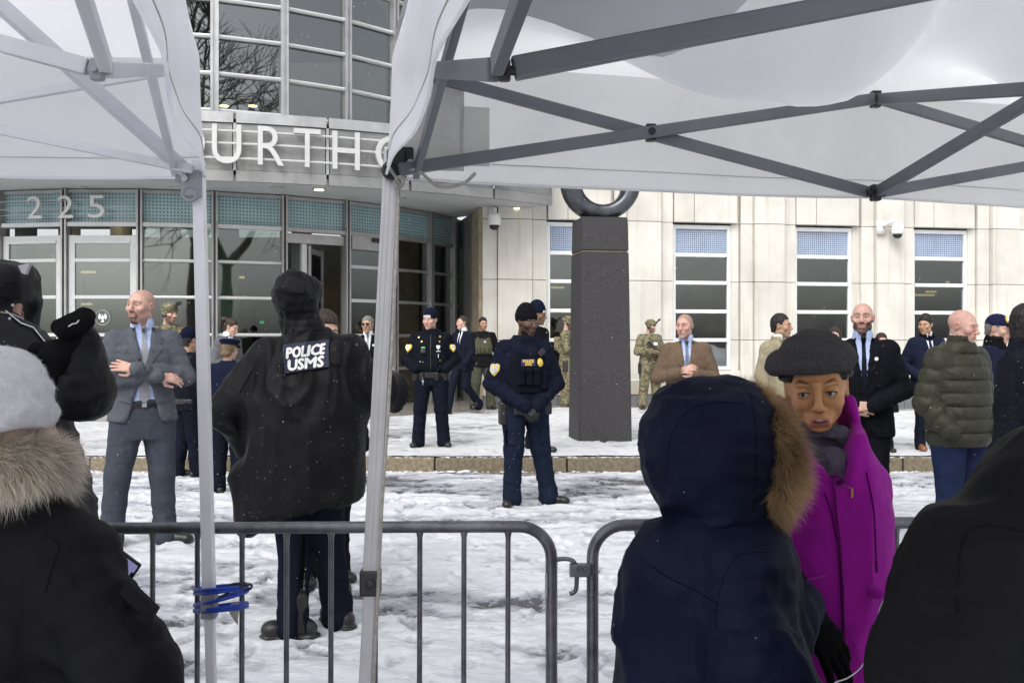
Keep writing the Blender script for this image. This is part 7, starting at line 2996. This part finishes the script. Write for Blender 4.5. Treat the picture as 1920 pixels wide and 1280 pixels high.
class Near:
    def __init__(self, label, px, Y):
        self.root = thing('person', label, 'person', where(px, Y))
        self.o = self.root.location.copy()

    def q(self, px, py, Y):
        return P(px, py, Y) - self.o

    def part(self, name, g, m, folds=None, parent=None):
        v, f = g.mesh()
        v = wrinkle(v, f, folds)
        return mesh_obj(name, v, f, m, parent or self.root, True)

    def head_at(self, centre, yaw, pitch, roll, h=.004, skin=SK['fair'], w=1.0, jaw=1.0, scale=1.0, extra_body=None, fem=0.0, mouth_open=0.0, **paint):
        g = Vol(h)
        head_prims(g, w, jaw, mouth_open, fem)
        g.plane((0, 0, -1), .17)
        v, f = g.mesh()
        c = face_paint(v, skin, w=w, mouth_open=mouth_open, **paint)
        M = Matrix.Translation(centre) @ Matrix.Rotation(R(yaw), 4, 'Z') @ Matrix.Rotation(R(pitch), 4, 'X') @ Matrix.Rotation(R(roll), 4, 'Y') @ Matrix.Scale(scale, 4)
        self.hm = M
        self.body = Group()
        self.body.add(xform(v, M), f, c)
        if extra_body is not None:
            v, f = extra_body.mesh()
            self.body.add(v, f, np.tile(_v(*skin), (len(v), 1)))
        return M

    def finish(self):
        return self.body.build('body', M_skin, self.root)

    def legs(self, x, y, zc, m, ms, gap=.085, r=.08):
        g = Vol(.02)
        for s in (-1, 1):
            g.cap((x + s * gap, y, zc), (x + s * gap, y, .45), r, r * .75, .03)
            g.cap((x + s * gap, y, .45), (x + s * gap, y, .07), r * .75, r * .65, .02)
        self.part('trousers', g, m)
        for s in (-1, 1):
            g = Vol(.012)
            g.cap((x + s * gap, y + .05, .045), (x + s * gap, y - .14, .04), .045, .045, .02); g.plane((0, 0, -1), -.003)
            self.part('shoe', g, ms)


# ---- woman in the magenta coat and charcoal beret
n = Near('woman in a magenta wool coat, charcoal beret and grey scarf, speaking', 1535, 2.2)
C_mag = cloth('magenta_wool', (0.30, 0.011, 0.285), .95, var=.10, vscale=7, bump=.15, bscale=600, sheen=.1)
C_scarf = cloth('grey_violet_scarf', (0.098, 0.086, 0.118), .9, var=.12, bump=.25, bscale=300)
C_beret = cloth('charcoal_felt', (0.062, 0.059, 0.063), 1.0, var=.3, vscale=220, bump=.2, bscale=500)
W_SK = np.array((0.52, 0.262, 0.118))
hc = n.q(1531, 729, 2.29)
g0 = Vol(.025)
g0.cap((0, .09, 1.16), (.01, .07, .75), .05, .10, .05); g0.cap((.0, .08, .75), (.0, .06, .25), .10, .08, .05)
WP = dict(hair=(.018, .010, .006), brow=.85, lip=(.36, .075, .075), flush=.25, eyes=False, lashes=0, seed=4, browz=-.0010, browt=.0025, browk=.30, mouth=False)
g = Vol(.0019)
w_, jw, mo = .90, .86, .0040
head_prims(g, w_, jw, mo, 1.0)
# lids, cheek folds, brow furrow, open lips
for s in (-1, 1):
    g.ell((s * .0305, -.0865, .0038), (.0128, .0100, .0028), .002, 's', rot=(0, -s * 6, 0))
    g.cap((s * .017, -.098, -.036), (s * .034, -.086, -.066), .0030, None, .010, 's')
    g.cap((s * .005, -.101, .030), (s * .006, -.100, .044), .0014, None, .004, 's')
g.cap((-.017, -.0965, -.0715), (.017, -.0965, -.0715), .0066, None, .007)
g.plane((0, 0, -1), .15)
v, f = g.mesh()
keep = ~((np.abs(v[f].mean(1))[:, 0] > .074) & (v[f].mean(1)[:, 1] > -.02) & (v[f].mean(1)[:, 2] > -.045))
f = f[keep]
c = face_paint(v, W_SK, w=w_, **WP)
fr_ = np.clip((-v[:, 1] - .072) / .008, 0, 1)
ax_ = np.abs(v[:, 0])


def tint(m, col):
    global c
    m = np.clip(m, 0, 1)[:, None]; c = (c * (1 - m) + np.array(col) * m).astype(np.float32)


gap = (v[:, 0] / .0205) ** 2 + ((v[:, 2] + .0680 - 3.5 * ax_ ** 2) / .0044) ** 2
lipo = (ax_ / .0250) ** 2 + ((v[:, 2] + .0690 - 3.5 * ax_ ** 2 + .0006) / .0112) ** 2
tint((1.05 - lipo) * 5 * fr_, (.50, .150, .120))
tint((1.0 - gap) * 5 * fr_, (.10, .030, .024))
lash_ = np.exp(-((v[:, 2] - .0092 + 16 * (ax_ - .0305) ** 2) / .0016) ** 2) * np.clip((.0155 - np.abs(ax_ - .0315)) / .003, 0, 1) * np.clip((-v[:, 1] - .06) / .01, 0, 1)
tint(lash_ * .85, (.012, .008, .006))
low_ = np.exp(-((v[:, 2] + .0006 - 10 * (ax_ - .0305) ** 2) / .0012) ** 2) * np.clip((.0135 - np.abs(ax_ - .0315)) / .003, 0, 1) * np.clip((-v[:, 1] - .06) / .01, 0, 1)
tint(low_ * .45, (.03, .016, .010))
M = Matrix.Translation(hc) @ Matrix.Rotation(R(-15), 4, 'Z') @ Matrix.Rotation(R(8), 4, 'X') @ Matrix.Rotation(R(-4), 4, 'Y') @ Matrix.Scale(.96, 4)
n.hm = M
n.body = Group()
v[:, 2] = np.where(v[:, 2] < -.02, -.02 + (v[:, 2] + .02) * .80, v[:, 2])
n.body.add(xform(v, M), f, c)
v, f = g0.mesh(); n.body.add(v, f, np.tile(_v(*W_SK), (len(v), 1)))
n.finish()
M_eyew = pbr('eye_white', (.46, .43, .40), .18, var=.06, vscale=90, spec=.5)
M_iris = pbr('dark_iris', (.016, .009, .006), .12, spec=.6)
M_teeth = pbr('teeth', (.50, .45, .39), .3, var=.03)
for s in (-1, 1):
    mb = MB(); mb.sphere((s * .0300, -.0790, .0048), .0118, 18, 12)
    e = mesh_obj('eye', xform(np.array([tuple(q) for q in mb.v]), M), mb.f, M_eyew, n.root, True)
    gz = Vector((-.30 if s < 0 else -.26, -1, -.04)).normalized()
    mb = MB(); mb.sphere(Vector((s * .0300, -.0790, .0048)) + gz * .0070, .0058, 16, 10, (1, 1, 1))
    mesh_obj('iris', xform(np.array([tuple(q) for q in mb.v]), M), mb.f, M_iris, e, True)
    mb = MB()
    mb.tube([Vector((s * (.0300 + .0128 * k), -.0925 + .006 * k * k, .0098 - .0040 * k * k)) for k in np.linspace(-1, 1.1, 9)], [.0004, .0008, .0010, .0012, .0013, .0013, .0013, .0010, .0005], 6)
    mesh_obj('eyelashes', xform(np.array([tuple(q) for q in mb.v]), M), mb.f, H_black, n.root, True)
mb = MB()
for k in range(-3, 4):
    mb.box((k * .0050, -.1003 + abs(k) ** 2 * .0007, -.0566), (.0023, .002, .0034), None, .0007)
mesh_obj('teeth', xform(np.array([tuple(q) for q in mb.v]), M), mb.f, M_teeth, n.root, True)
# hair tucked under the beret
g = hair_vol(.004, HAIR_LONG, .003, .0, .92)
g.plane((0, 0, -1), -.026)
v, f = g.mesh(); mesh_obj('hair', xform(wrinkle(v, f, [(.002, (60, 40, 30), 4)]), M), f, H_black, n.root, True)
# beret
g = Vol(.004)
g.ell((-.006, .020, .068), (.104, .118, .036), .03, rot=(6, -5, 0))
g.ell((-.052, .01, .054), (.056, .10, .040), .04)
g.ell((.052, .04, .060), (.050, .09, .038), .04)
g.cap((0, -.005, .048), (0, -.004, .062), .086, .092, .02, sq=(.98, 1.10, 1))
g.cap((0, .0, .03), (0, .0, .062), .0785, .0785, .003, 's', sq=(1, 1.13, 1))
g.poly([(-.2, .050), (-.085, .047), (.0, .026), (.2, -.02), (.2, .3), (-.2, .3)], 'yz', k=.006, op='i')
g.cap((-.012, .0, .094), (-.016, .0, .120), .0035, .003, .004)
v, f = g.mesh(); v = wrinkle(v, f, [(.004, (14, 14, 14), 3), (.002, (36, 36, 36), 5, False)])
vb = xform(v * np.array((.93, .95, .84)) + np.array((-.004, 0, .013)), M)
beret = mesh_obj('beret', vb, f, C_beret, n.root, True)
nb = vnormals(vb, f)
r_ = np.random.default_rng(5); ii = r_.integers(0, len(vb), 5200)
fur('felt_fuzz', vb[ii], nb[ii], .0042, .00016, np.array((.045, .043, .047)), np.array((.16, .155, .165)), beret, jit=.6)
# scarf: two wraps and hanging ends
g = Vol(.0045)
sx, sy = hc.x, hc.y
g.ring((sx + .004, sy - .006, hc.z - .168), .068, .026, .012, rot=(-12, 12, 0), sq=1.0, flat=1.05)
g.ring((sx + .002, sy + .0, hc.z - .194), .080, .024, .010, rot=(-16, -10, 0))
g.ring((sx + .010, sy + .016, hc.z - .130), .070, .020, .012, rot=(-30, 22, 0))
g.cap((sx + .012, sy - .098, hc.z - .165), (sx + .018, sy - .118, hc.z - .30), .024, .028, .012, sq=(1.2, .6, 1))
g.cap((sx - .022, sy - .094, hc.z - .172), (sx - .008, sy - .112, hc.z - .29), .018, .022, .010, sq=(1.2, .6, 1))
g.cap((sx, sy + .018, hc.z - .135), (sx + .003, sy + .004, hc.z - .26), .066, .094, .015)
n.part('scarf', g, C_scarf, [(.0045, (26, 26, 60), 12), (.003, (60, 60, 22), 14)])
# coat
g = Vol(.005)
g.loft([(.22, .02, .08, .205, .16), (.55, .02, .07, .180, .145), (.80, .025, .06, .158, .135), (.97, .025, .05, .150, .128), (1.10, .028, .05, .152, .115), (1.19, .02, .05, .125, .10), (1.26, .01, .05, .095, .085)], .04)
g.cap((-.085, .06, 1.155), (.120, .06, 1.150), .045, .047, .04)
g.cap((.122, .06, 1.150), (.142, .050, .93), .050, .044, .012)
g.cap((.142, .050, .93), (.134, -.015, .73), .045, .042, .012)
g.cap((-.100, .05, 1.14), (-.125, .04, .92), .050, .044, .035)
g.cap((-.125, .04, .92), (-.11, -.04, .74), .044, .040, .02)
g.cap((sx + .004, sy + .022, 1.09), (sx - .002, sy + .024, 1.335), .138, .092, .03)
g.cap((sx + .004, sy + .016, 1.14), (sx - .002, sy + .022, 1.37), .106, .068, .008, 's')
g.poly([(.028, 1.160), (.040, 1.160), (.070, 1.225), (.100, 1.285), (.082, 1.345), (.07, 1.45), (-.10, 1.45), (-.075, 1.345), (-.062, 1.285), (-.02, 1.21)], 'xz', (-9, sy + .035), .010, 's')
g.plane((.10, .25, 1), 1.318)
coat = n.part('coat', g, C_mag, [(.006, (7, 7, 2), 21), (.004, (13, 13, 8), 23), (.002, (26, 26, 30), 24)])
tc_ = bvh_of(coat)


def strip(xy, wd):
    a, b = [], []
    for i, (x, z) in enumerate(xy):
        x0, z0 = xy[max(i - 1, 0)]; x1, z1 = xy[min(i + 1, len(xy) - 1)]
        L_ = math.hypot(x1 - x0, z1 - z0)
        nx, nz = -(z1 - z0) / L_, (x1 - x0) / L_
        a.append((x + nx * wd, z + nz * wd)); b.append((x - nx * wd, z - nz * wd))
    return a + b[::-1]


q_ = lambda px, py: ((px - 1535) / 849.0, CAMZ - (py - 640) / 849.0)
drape('placket', n.root, tc_, [q_(*k) for k in ((1548, 880), (1575, 905), (1596, 945), (1607, 1000), (1612, 1100), (1612, 1290), (1560, 1290), (1558, 1100), (1555, 1000), (1550, 950))], C_mag, off=.010, th=.005, L=.016)
drape('seam', n.root, tc_, strip([q_(*k) for k in ((1530, 915), (1541, 950), (1552, 1010), (1556, 1120), (1557, 1290))], .0009), cloth('magenta_seam', (.10, .006, .10), .95), off=.003, th=.002, L=.03)
drape('seam', n.root, tc_, strip([q_(*k) for k in ((1612, 880), (1621, 960), (1624, 1060))], .0009), cloth('magenta_seam', (.10, .006, .10), .95), off=.003, th=.002, L=.03)
drape('pocket_flap', n.root, tc_, [q_(*k) for k in ((1478, 1075), (1528, 1061), (1528, 1100), (1478, 1116))][::-1], C_mag, off=.010, th=.006, L=.02)
g = Vol(.004); a = n.q(1622, 1096, 2.13); b = n.q(1648, 1112, 2.10); g.cap(a, b, .013, .016, .01, sq=(1, .5, .8)); n.part('pocket_tab', g, C_mag)
mb = MB()
z_ = [q_(*k) for k in ((1541, 872), (1553, 886), (1565, 897), (1574, 906))]
pts = []
for x, z in z_:
    hit = tc_.ray_cast(Vector((x, -1, z)), Vector((0, 1, 0)))
    pts.append(Vector((x, (hit[0].y if hit[0] else -.05) - .012, z)))
mb.tube(pts, .0015, 6); mb.box(pts[-1] + Vector((.004, -.004, -.010)), (.0018, .0015, .010))
mb.build('zip', M_gold, n.root)
n.legs(.02, .06, .3, C_black, M_shoe, .07, .065)

# ---- hooded navy parka seen from behind
n = Near('person in a navy parka with a brown fur trimmed hood up, back to the camera', 1330, 1.88)
C_parka = cloth('navy_parka', (0.0060, 0.0085, 0.0245), .6, var=.15, bump=.15, bscale=500, spec=.09, bump2=.5, b2scale=7, flecks=.02, fscale=110)
g = Vol(.006)
c0 = n.q(1316, 852, 1.90)
g.ell(c0, (.112, .130, .128), .02)
g.ell(c0 + Vector((-.015, -.01, .035)), (.093, .12, .095), .04)
g.ell(c0 + Vector((.055, .0, .045)), (.082, .125, .090), .05)
g.cap(c0 + Vector((.02, .0, -.02)), c0 + Vector((.04, -.01, -.125)), .088, .082, .05, sq=(1, 1.2, 1))
g.ell(c0 + Vector((.145, .03, -.01)), (.075, .085, .11), .02, 's')
hood = n.part('hood', g, C_parka, [(.006, (7, 7, 16), 3), (.0055, (14, 14, 30), 5), (.002, (34, 34, 50), 6)])
th_ = bvh_of(hood)
L_seam = cloth('navy_stitching', (.0032, .0045, .013), .8)


def seam_line(parent, tree, o, pts, wd, m, name='seam', off=.0025, Y=1.9):
    o_ = Vector((0, 0, CAMZ)) - n.o
    hits = []
    for v in curve([n.q(px, py, Y) for px, py in pts], 6):
        h = tree.ray_cast(o_, (v - o_).normalized())
        if h[0] is not None and (not hits or (h[0] - hits[-1]).length < .06):
            hits.append(h[0] + h[1] * .0002)
    if len(hits) < 3:
        return None
    mb = MB(); mb.tube(hits, wd * 1.6, 6)
    return mb.build(name, m, parent, True)


seam_line(hood, th_, None, ((1395, 757), (1330, 755), (1285, 775), (1262, 810), (1252, 850), (1250, 880)), .0005, L_seam)
seam_line(hood, th_, None, ((1408, 740), (1416, 800), (1418, 870), (1412, 960)), .0005, L_seam)
# head inside
n.head_at(c0 + Vector((.05, .02, .0)), 62, 6, 0, h=.008, skin=SK['fair'], scale=.92, hair=(.02, .015, .01))
# torso and arms
g = Vol(.009)
q = n.q
g.loft([(.50, .02, .06, .215, .18), (.75, .015, .05, .185, .165), (.90, .01, .04, .165, .150), (1.02, .01, .03, .155, .135), (1.09, .015, .03, .125, .11), (1.15, .02, .03, .085, .085)], .04)
g.cap(q(1258, 1042, 1.86), q(1405, 1055, 1.83), .060, .064, .05)
g.cap(q(1240, 1060, 1.88), q(1232, 1170, 1.90), .066, .062, .05)
g.cap(q(1232, 1170, 1.90), q(1330, 1300, 1.95), .06, .055, .03)
g.cap(q(1388, 1072, 1.80), q(1420, 1250, 1.74), .070, .068, .05, rip=(.003, 4, 1))
g.cap(q(1420, 1250, 1.74), q(1492, 1136, 2.02), .060, .042, .03, rip=(.004, 4, 2))
g.cap(q(1415, 1250, 1.75), q(1462, 1330, 1.75), .066, .078, .05)
par = n.part('parka', g, C_parka, [(.010, (6, 6, 4), 13), (.007, (13, 13, 9), 15), (.003, (28, 28, 22), 16)])
tp = bvh_of(par)
seam_line(par, tp, None, ((1440, 1035), (1385, 1040), (1358, 1080), (1345, 1128), (1343, 1180)), .0005, L_seam)
seam_line(par, tp, None, ((1195, 1042), (1250, 1080), (1300, 1105), (1345, 1130)), .0006, L_seam)
g = Vol(.006); g.ring(q(1440, 1010, 1.93), .06, .022, .02, rot=(0, 70, 0)); n.part('inner_collar', g, C_black)
# gloved hand held out
g = Vol(.0032)
w0 = q(1502, 1126, 2.03); t1 = q(1580, 1245, 1.99)
fd = (t1 - w0).normalized()
hand_vol(g, w0 + fd * .012, fd, Vector((.25, -.85, .30)), thumb=1, size=1.02, spread=3, curls=(16, 14, 16, 22), thumb_in=.5)
g.cap(w0 - fd * .05, w0 + fd * .018, .036, .033, .015)
gl = n.part('glove', g, cloth('black_suede', (.007, .007, .008), .9, bump=.1), [(.0015, (60, 60, 60), 3, False)])
# the fur rim
cen = q(1412, 862, 1.90)
up = Vector((.06, .0, 1)).normalized(); sd = Vector((.42, -.90, 0)).normalized()
path = []
for k in range(41):
    a = 2 * math.pi * k / 40
    path.append(cen + up * math.cos(a) * .118 + sd * math.sin(a) * .088 + Vector((-.025 * max(0, math.cos(a)) + .012 * max(0, math.sin(a)) - .010 * max(0, -math.cos(a)), 0, 0)))
mb = MB(); mb.tube(path[:-1], .020, 10, closed=True)
core = mb.build('fur_rim', pbr('fur_hide', (.06, .036, .018), .9), n.root, True)
roots, nrm, cc = tube_fur_roots(path, .018, 40000, 4)
rad = cc - np.array(cen); rad /= np.linalg.norm(rad, axis=1, keepdims=True)
dirs = nrm * .75 + rad * .45 + np.array([.38, -.12, -.18])
patch_ = vnoise(roots[:, 0] * 30, roots[:, 1] * 30, roots[:, 2] * 30, 8)[:, None]
c0_ = np.array((.17, .100, .045)) * (1 + .6 * patch_); c1_ = np.array((.55, .38, .20)) * (1 + .5 * patch_)
fur('fur', roots, dirs, .031, .00028, c0_, c1_, core, bend=(.02, -.05, -.22), jit=.42, clump=.8, seed=9)
n.finish()
n.legs(.01, .05, .55, C_black, M_shoe, .08, .075)

# ---- pale beanie and pale fur collar, left foreground
n = Near('person in a pale grey knit beanie, black parka and cream fur collar, holding a phone', 10, 1.85)
q = n.q
C_bean = cloth('pale_grey_knit', (.60, .59, .63), .95, var=.10, vscale=40, bump=.5, bscale=260, sheen=.4)
C_blackp = cloth('black_parka', (0.0085, 0.0085, 0.0105), .6, spec=.08, bump=.15, bscale=500, bump2=.4, b2scale=6)
c0 = q(2, 760, 1.85)
n.head_at(c0 + Vector((-.002, .01, -.045)), 140, 4, 0, h=.006, skin=SK['fair'], scale=.92, hair=(.03, .02, .015))
n.finish()
g = Vol(.005)
g.ell(c0, (.089, .105, .110), .01)
g.loft([(c0.z - .05, c0.x, c0.y, .088, .103), (c0.z - .012, c0.x, c0.y, .092, .107), (c0.z + .0, c0.x, c0.y, .090, .105)], .01)
g.poly([(c0.x - .3, c0.z - .055), (c0.x + .03, c0.z - .040), (c0.x + .3, c0.z - .035), (c0.x + .3, 3), (c0.x - .3, 3)], 'xz', k=.01, op='i')
be = n.part('beanie', g, C_bean, [(.0035, (9, 9, 24), 3), (.0015, (26, 26, 60), 5)])
v = np.array([tuple(p_.co) for p_ in be.data.vertices]); fq = np.array([tuple(p_.vertices) for p_ in be.data.polygons])
nb = vnormals(v, fq); ii = np.random.default_rng(6).integers(0, len(v), 5000)
fur('knit_fuzz', v[ii], nb[ii], .005, .00016, np.array((.62, .61, .65)), np.array((.78, .77, .80)), be, jit=.7)
g = Vol(.009)
g.loft([(.45, -.02, .03, .26, .20), (.75, -.02, .02, .245, .185), (.95, -.01, .02, .215, .165), (1.08, -.01, .01, .165, .13), (1.16, -.01, .01, .10, .10)], .05)
g.cap(q(-120, 1055, 1.85), q(125, 1052, 1.82), .068, .070, .06)
g.cap(q(125, 1062, 1.80), q(243, 1275, 1.74), .077, .084, .05, rip=(.003, 5, 2))
g.cap(q(243, 1275, 1.74), q(180, 1290, 1.95), .07, .05, .03)
g.cap(q(-10, 985, 1.86), q(70, 1000, 1.85), .085, .07, .05)
par = n.part('parka', g, C_blackp, [(.007, (6, 6, 6), 13), (.006, (13, 13, 15), 17), (.002, (30, 30, 34), 18)])
tp = bvh_of(par)
k_ = [q(px, py, 1.72) for px, py in ((232, 1086), (287, 1140), (262, 1186), (203, 1133))]
drape('sleeve_pocket', n.root, tp, [(a.x * 1.03, a.z) for a in k_][::-1], C_blackp, off=.009, th=.008, L=.02)
sp_ = n
seam_line(par, tp, None, ((80, 1000), (110, 1020), (98, 1060), (85, 1110)), .0012, C_black, Y=1.76)
# fur collar
cen = q(-5, 880, 1.85)
path = [cen + Vector((math.cos(a) * .082, math.sin(a) * .085, .020 * math.cos(a * 1.0 + .6) - .004)) for a in np.linspace(0, 2 * math.pi, 41)]
mb = MB(); mb.tube(path[:-1], .040, 10, closed=True)
core = mb.build('fur_collar', pbr('pale_hide', (.30, .24, .17), .9), n.root, True)
roots, nrm, cc = tube_fur_roots(path, .036, 40000, 14)
rad = cc - np.array(cen); rad[:, 2] = 0; rad /= np.linalg.norm(rad, axis=1, keepdims=True)
dirs = nrm * .9 + rad * .3 + np.array([0, 0, -.15])
patch_ = vnoise(roots[:, 0] * 16, roots[:, 1] * 16, roots[:, 2] * 22, 18)[:, None]
high = np.clip((roots[:, 2:3] - cen.z) / .05, -.4, 1)
c0_ = np.array((.44, .33, .22)) * (1 + .5 * patch_); c1_ = np.array((.86, .80, .70)) * (1 + .25 * patch_)
fur('fur', roots, dirs, .046, .00030, c0_, c1_, core, bend=(.0, -.05, -.30), jit=.42, clump=.9, seed=19)
n.legs(-.02, .03, .5, C_black, M_shoe, .09, .08)
# phone in the hand
ph = thing('phone', 'black phone with a lit lavender screen, held by the person in the pale beanie', 'phone', P(204, 1048, 1.97))
Mp = Matrix.Rotation(R(-8), 3, 'Z') @ Matrix.Rotation(R(12), 3, 'X') @ Matrix.Rotation(R(38), 3, 'Y')
mb = MB(); mb.box((0, 0, 0), (.060, .0042, .034), None, .0035); mb.v = [tuple(Mp @ Vector(v_)) for v_ in mb.v]
mb.build('case', M_blk, ph)
mb = MB(); mb.box((0, -.0044, 0), (.0560, .0006, .030)); mb.v = [tuple(Mp @ Vector(v_)) for v_ in mb.v]
scr = mb.build('screen', emit('phone_screen', (.20, .19, .36), .55), ph)
mb = MB(); mb.box((.054, -.0053, 0), (.0022, .0004, .012)); mb.v = [tuple(Mp @ Vector(v_)) for v_ in mb.v]
mb.build('notch', M_blk, ph)
vs, fs = fit_text('9', .006, .009)
mesh_obj('screen_digit', [Mp @ Vector((.022 + v_.x, -.0056, .004 + v_.y)) for v_ in vs], fs, M_white_thread, scr)

# ---- photographer with arm raised, far left
n = Near('photographer in a black hooded coat with one gloved hand raised, behind the pale beanie', 20, 2.26)
q = n.q
C_coatk = cloth('black_down_coat', (0.0110, 0.0110, 0.0145), .5, bump=.12, spec=.20, bump2=.5, b2scale=9, flecks=.02, fscale=110)
n.head_at(q(-44, 592, 2.24), 82, 2, 0, h=.005, skin=SK['pink'], hair=(.03, .02, .015))
n.finish()
g = Vol(.008)
g.loft([(.35, .02, .04, .24, .20), (.75, .0, .03, .215, .18), (1.02, .0, .02, .178, .16), (1.20, -.01, .02, .148, .14), (1.34, -.03, .02, .135, .12), (1.43, -.06, .02, .11, .10)], .04)
g.cap(q(-10, 695, 2.24), q(150, 733, 2.12), .064, .060, .05, rip=(.0015, 3.4, 1))
g.cap(q(153, 733, 2.12), q(153, 645, 2.10), .052, .042, .02, rip=(.002, 3.5, .4))
g.cap(q(-30, 690, 2.26), q(40, 680, 2.24), .062, .06, .05)
coat = n.part('coat', g, C_coatk, [(.006, (9, 9, 9), 3), (.006, (18, 18, 24), 5), (.002, (40, 40, 50), 7)])
g = Vol(.006)
g.ell(q(-30, 575, 2.26), (.110, .11, .115), .02)
g.ell(q(20, 528, 2.24), (.048, .075, .034), .04, rot=(0, -22, 0))
g.cap(q(-20, 620, 2.26), q(-20, 680, 2.26), .10, .11, .04)
g.ell(q(42, 600, 2.22), (.030, .10, .050), .012, 's')
hood = n.part('hood', g, C_coatk, [(.005, (9, 9, 16), 7), (.004, (18, 18, 26), 9)])
mb = MB(); mb.prism([(-.010, .007), (.016, .010), (.006, -.014), (-.002, -.010)], Vector((0, .012, 0)), q(42, 503, 2.165), (1, 0, .1), (0, 0, 1))
mb.build('reflective_tab', pbr('silver_tab', (.45, .45, .48), .5), hood)
# stiff collar flap pointing right, with a pale edge, zip and snaps
mb = MB()
pl = [(-.085, .080), (-.02, .074), (.012, .066), (.045, .040), (.072, .030), (.098, -.002), (.060, -.036), (.0, -.030), (-.085, .0)]
mb.prism(pl, Vector((0, .05, 0)), q(0, 640, 2.14), (1, 0, 0), (0, 0, 1))
fl = mb.build('collar_flap', C_coatk, n.root); bevel_obj(fl, .008)
mb = MB(); mb.tube([q(0, 640, 2.138) + Vector((x, 0, z)) for x, z in pl[2:6]], .0013, 6); mb.build('flap_piping', C_white, fl)
mb = MB()
for k in range(14):
    a = k / 13
    mb.box(q(-5 + 48 * a, 585 + 12 * a * a, 2.135), (.0010, .001, .0016))
mb.build('zip', M_bolt, fl)
for px, py in ((24, 572), (18, 597)):
    mb = MB(); mb.lathe([(.0032, 0), (.0032, .0008), (.0012, .0012)], q(px, py, 2.125), 12, Matrix.Rotation(R(90), 3, 'X')); mb.build('snap', M_bolt, fl)
# fuzzy mitten flap and gloved hand
g = Vol(.004)
g.cap(q(118, 614, 2.06), q(158, 592, 2.06), .024, .022, .01, sq=(1, 1.2, .8)); g.cap(q(122, 622, 2.04), q(162, 602, 2.04), .018, .017, .006)
mit = n.part('mitten_flap', g, cloth('black_fleece', (.009, .009, .010), 1, bump=.3, bscale=160), [(.0015, (90, 90, 90), 3, False)])
g = Vol(.0035)
hand_vol(g, q(128, 648, 2.07), Vector((-.45, -.2, -.55)), Vector((.4, -.9, .1)), curl=45, thumb=1, size=.95)
n.part('glove', g, C_black)
mb = MB(); mb.tube([q(128, 612, 2.02), q(136, 607, 2.02), q(143, 606, 2.02), q(148, 600, 2.02)], .0012, 5); mb.build('care_label', C_white, mit)
n.legs(.02, .04, .4, C_black, M_shoe, .09, .08)

# ---- black jacket back, right foreground
n = Near('person in a plain black jacket, only the left shoulder and arm in view, right foreground', 1960, 1.45)
q = n.q
C_jk = cloth('black_jacket', (0.0095, 0.0095, 0.0105), .6, spec=.08, bump=.3, bscale=600, bump2=.35, b2scale=5)
n.head_at(q(2130, 660, 1.5), 200, 5, 0, h=.008, hair=(.02, .015, .01))
n.finish()
v, f = hair_vol(.006, HAIR_SHORT, .007, .012).mesh()
mesh_obj('hair', xform(wrinkle(v, f, [(.003, (60, 30, 30), 4)]), n.hm), f, H_dark, n.root, True)
g = Vol(.008)
g.loft([(.40, .03, .06, .25, .19), (.75, .03, .05, .235, .18), (.95, .04, .05, .225, .165), (1.10, .05, .05, .205, .15), (1.20, .08, .05, .15, .12), (1.28, .12, .05, .08, .08)], .05)
g.cap(q(1975, 925, 1.45), q(2100, 890, 1.47), .085, .085, .07)
g.cap(q(1975, 928, 1.44), q(1812, 1075, 1.40), .085, .085, .05)
g.cap(q(1812, 1075, 1.40), q(1768, 1270, 1.36), .085, .088, .04)
g.cap(q(1768, 1270, 1.36), q(1764, 1420, 1.36), .088, .085, .03)
jk = n.part('jacket', g, C_jk, [(.006, (6, 6, 9), 3), (.005, (13, 13, 16), 5), (.002, (28, 28, 34), 6)])
tp = bvh_of(jk)
seam_line(jk, tp, None, ((1930, 1000), (1870, 985), (1820, 992), (1800, 1040), (1795, 1150)), .0010, C_black, Y=1.35)
n.legs(.06, .06, .5, C_black, M_shoe, .09, .085)
cb = thing('cable', 'thin pale cable hanging in a loop between the magenta coat and the black jacket', 'cable', P(1640, 1200, 1.55))
o = cb.location
mb = MB(); mb.tube(curve([P(1668, 1110, 1.40) - o, P(1650, 1140, 1.45) - o, P(1645, 1180, 1.5) - o, P(1632, 1215, 1.52) - o, P(1615, 1250, 1.55) - o, P(1590, 1270, 1.58) - o, P(1560, 1284, 1.6) - o, P(1530, 1330, 1.62) - o]), .0011, 6)
mb.build('wire', pbr('pale_plastic', (.45, .45, .47), .4), cb, True)

# ---- snow in the air
r_ = np.random.default_rng(11)
N = 1500
Y = r_.uniform(2.8, 15, N); X = (r_.uniform(0, 1920, N) - 960) / FPX * Y; Z = r_.uniform(.1, 4.2, N)
ico = np.array([(0, 0, 1), (.9, 0, .3), (-.45, .78, .3), (-.45, -.78, .3), (.45, .78, -.4), (-.9, 0, -.4), (.45, -.78, -.4), (0, 0, -1)])
F0 = np.array([(0, 1, 2), (0, 2, 3), (0, 3, 1), (1, 4, 2), (2, 5, 3), (3, 6, 1), (1, 6, 4), (2, 4, 5), (3, 5, 6), (7, 5, 4), (7, 6, 5), (7, 4, 6)])
rad = r_.uniform(.0010, .0026, N)
V = (np.stack([X, Y, Z], 1)[:, None] + ico[None] * rad[:, None, None]).reshape(-1, 3)
F = (np.arange(N)[:, None, None] * 8 + F0[None]).reshape(-1, 3)
tag(mesh_obj('falling_snow', V, F, M_snow, None, True), 'fine snowflakes falling over the street', 'snow', kind='stuff')
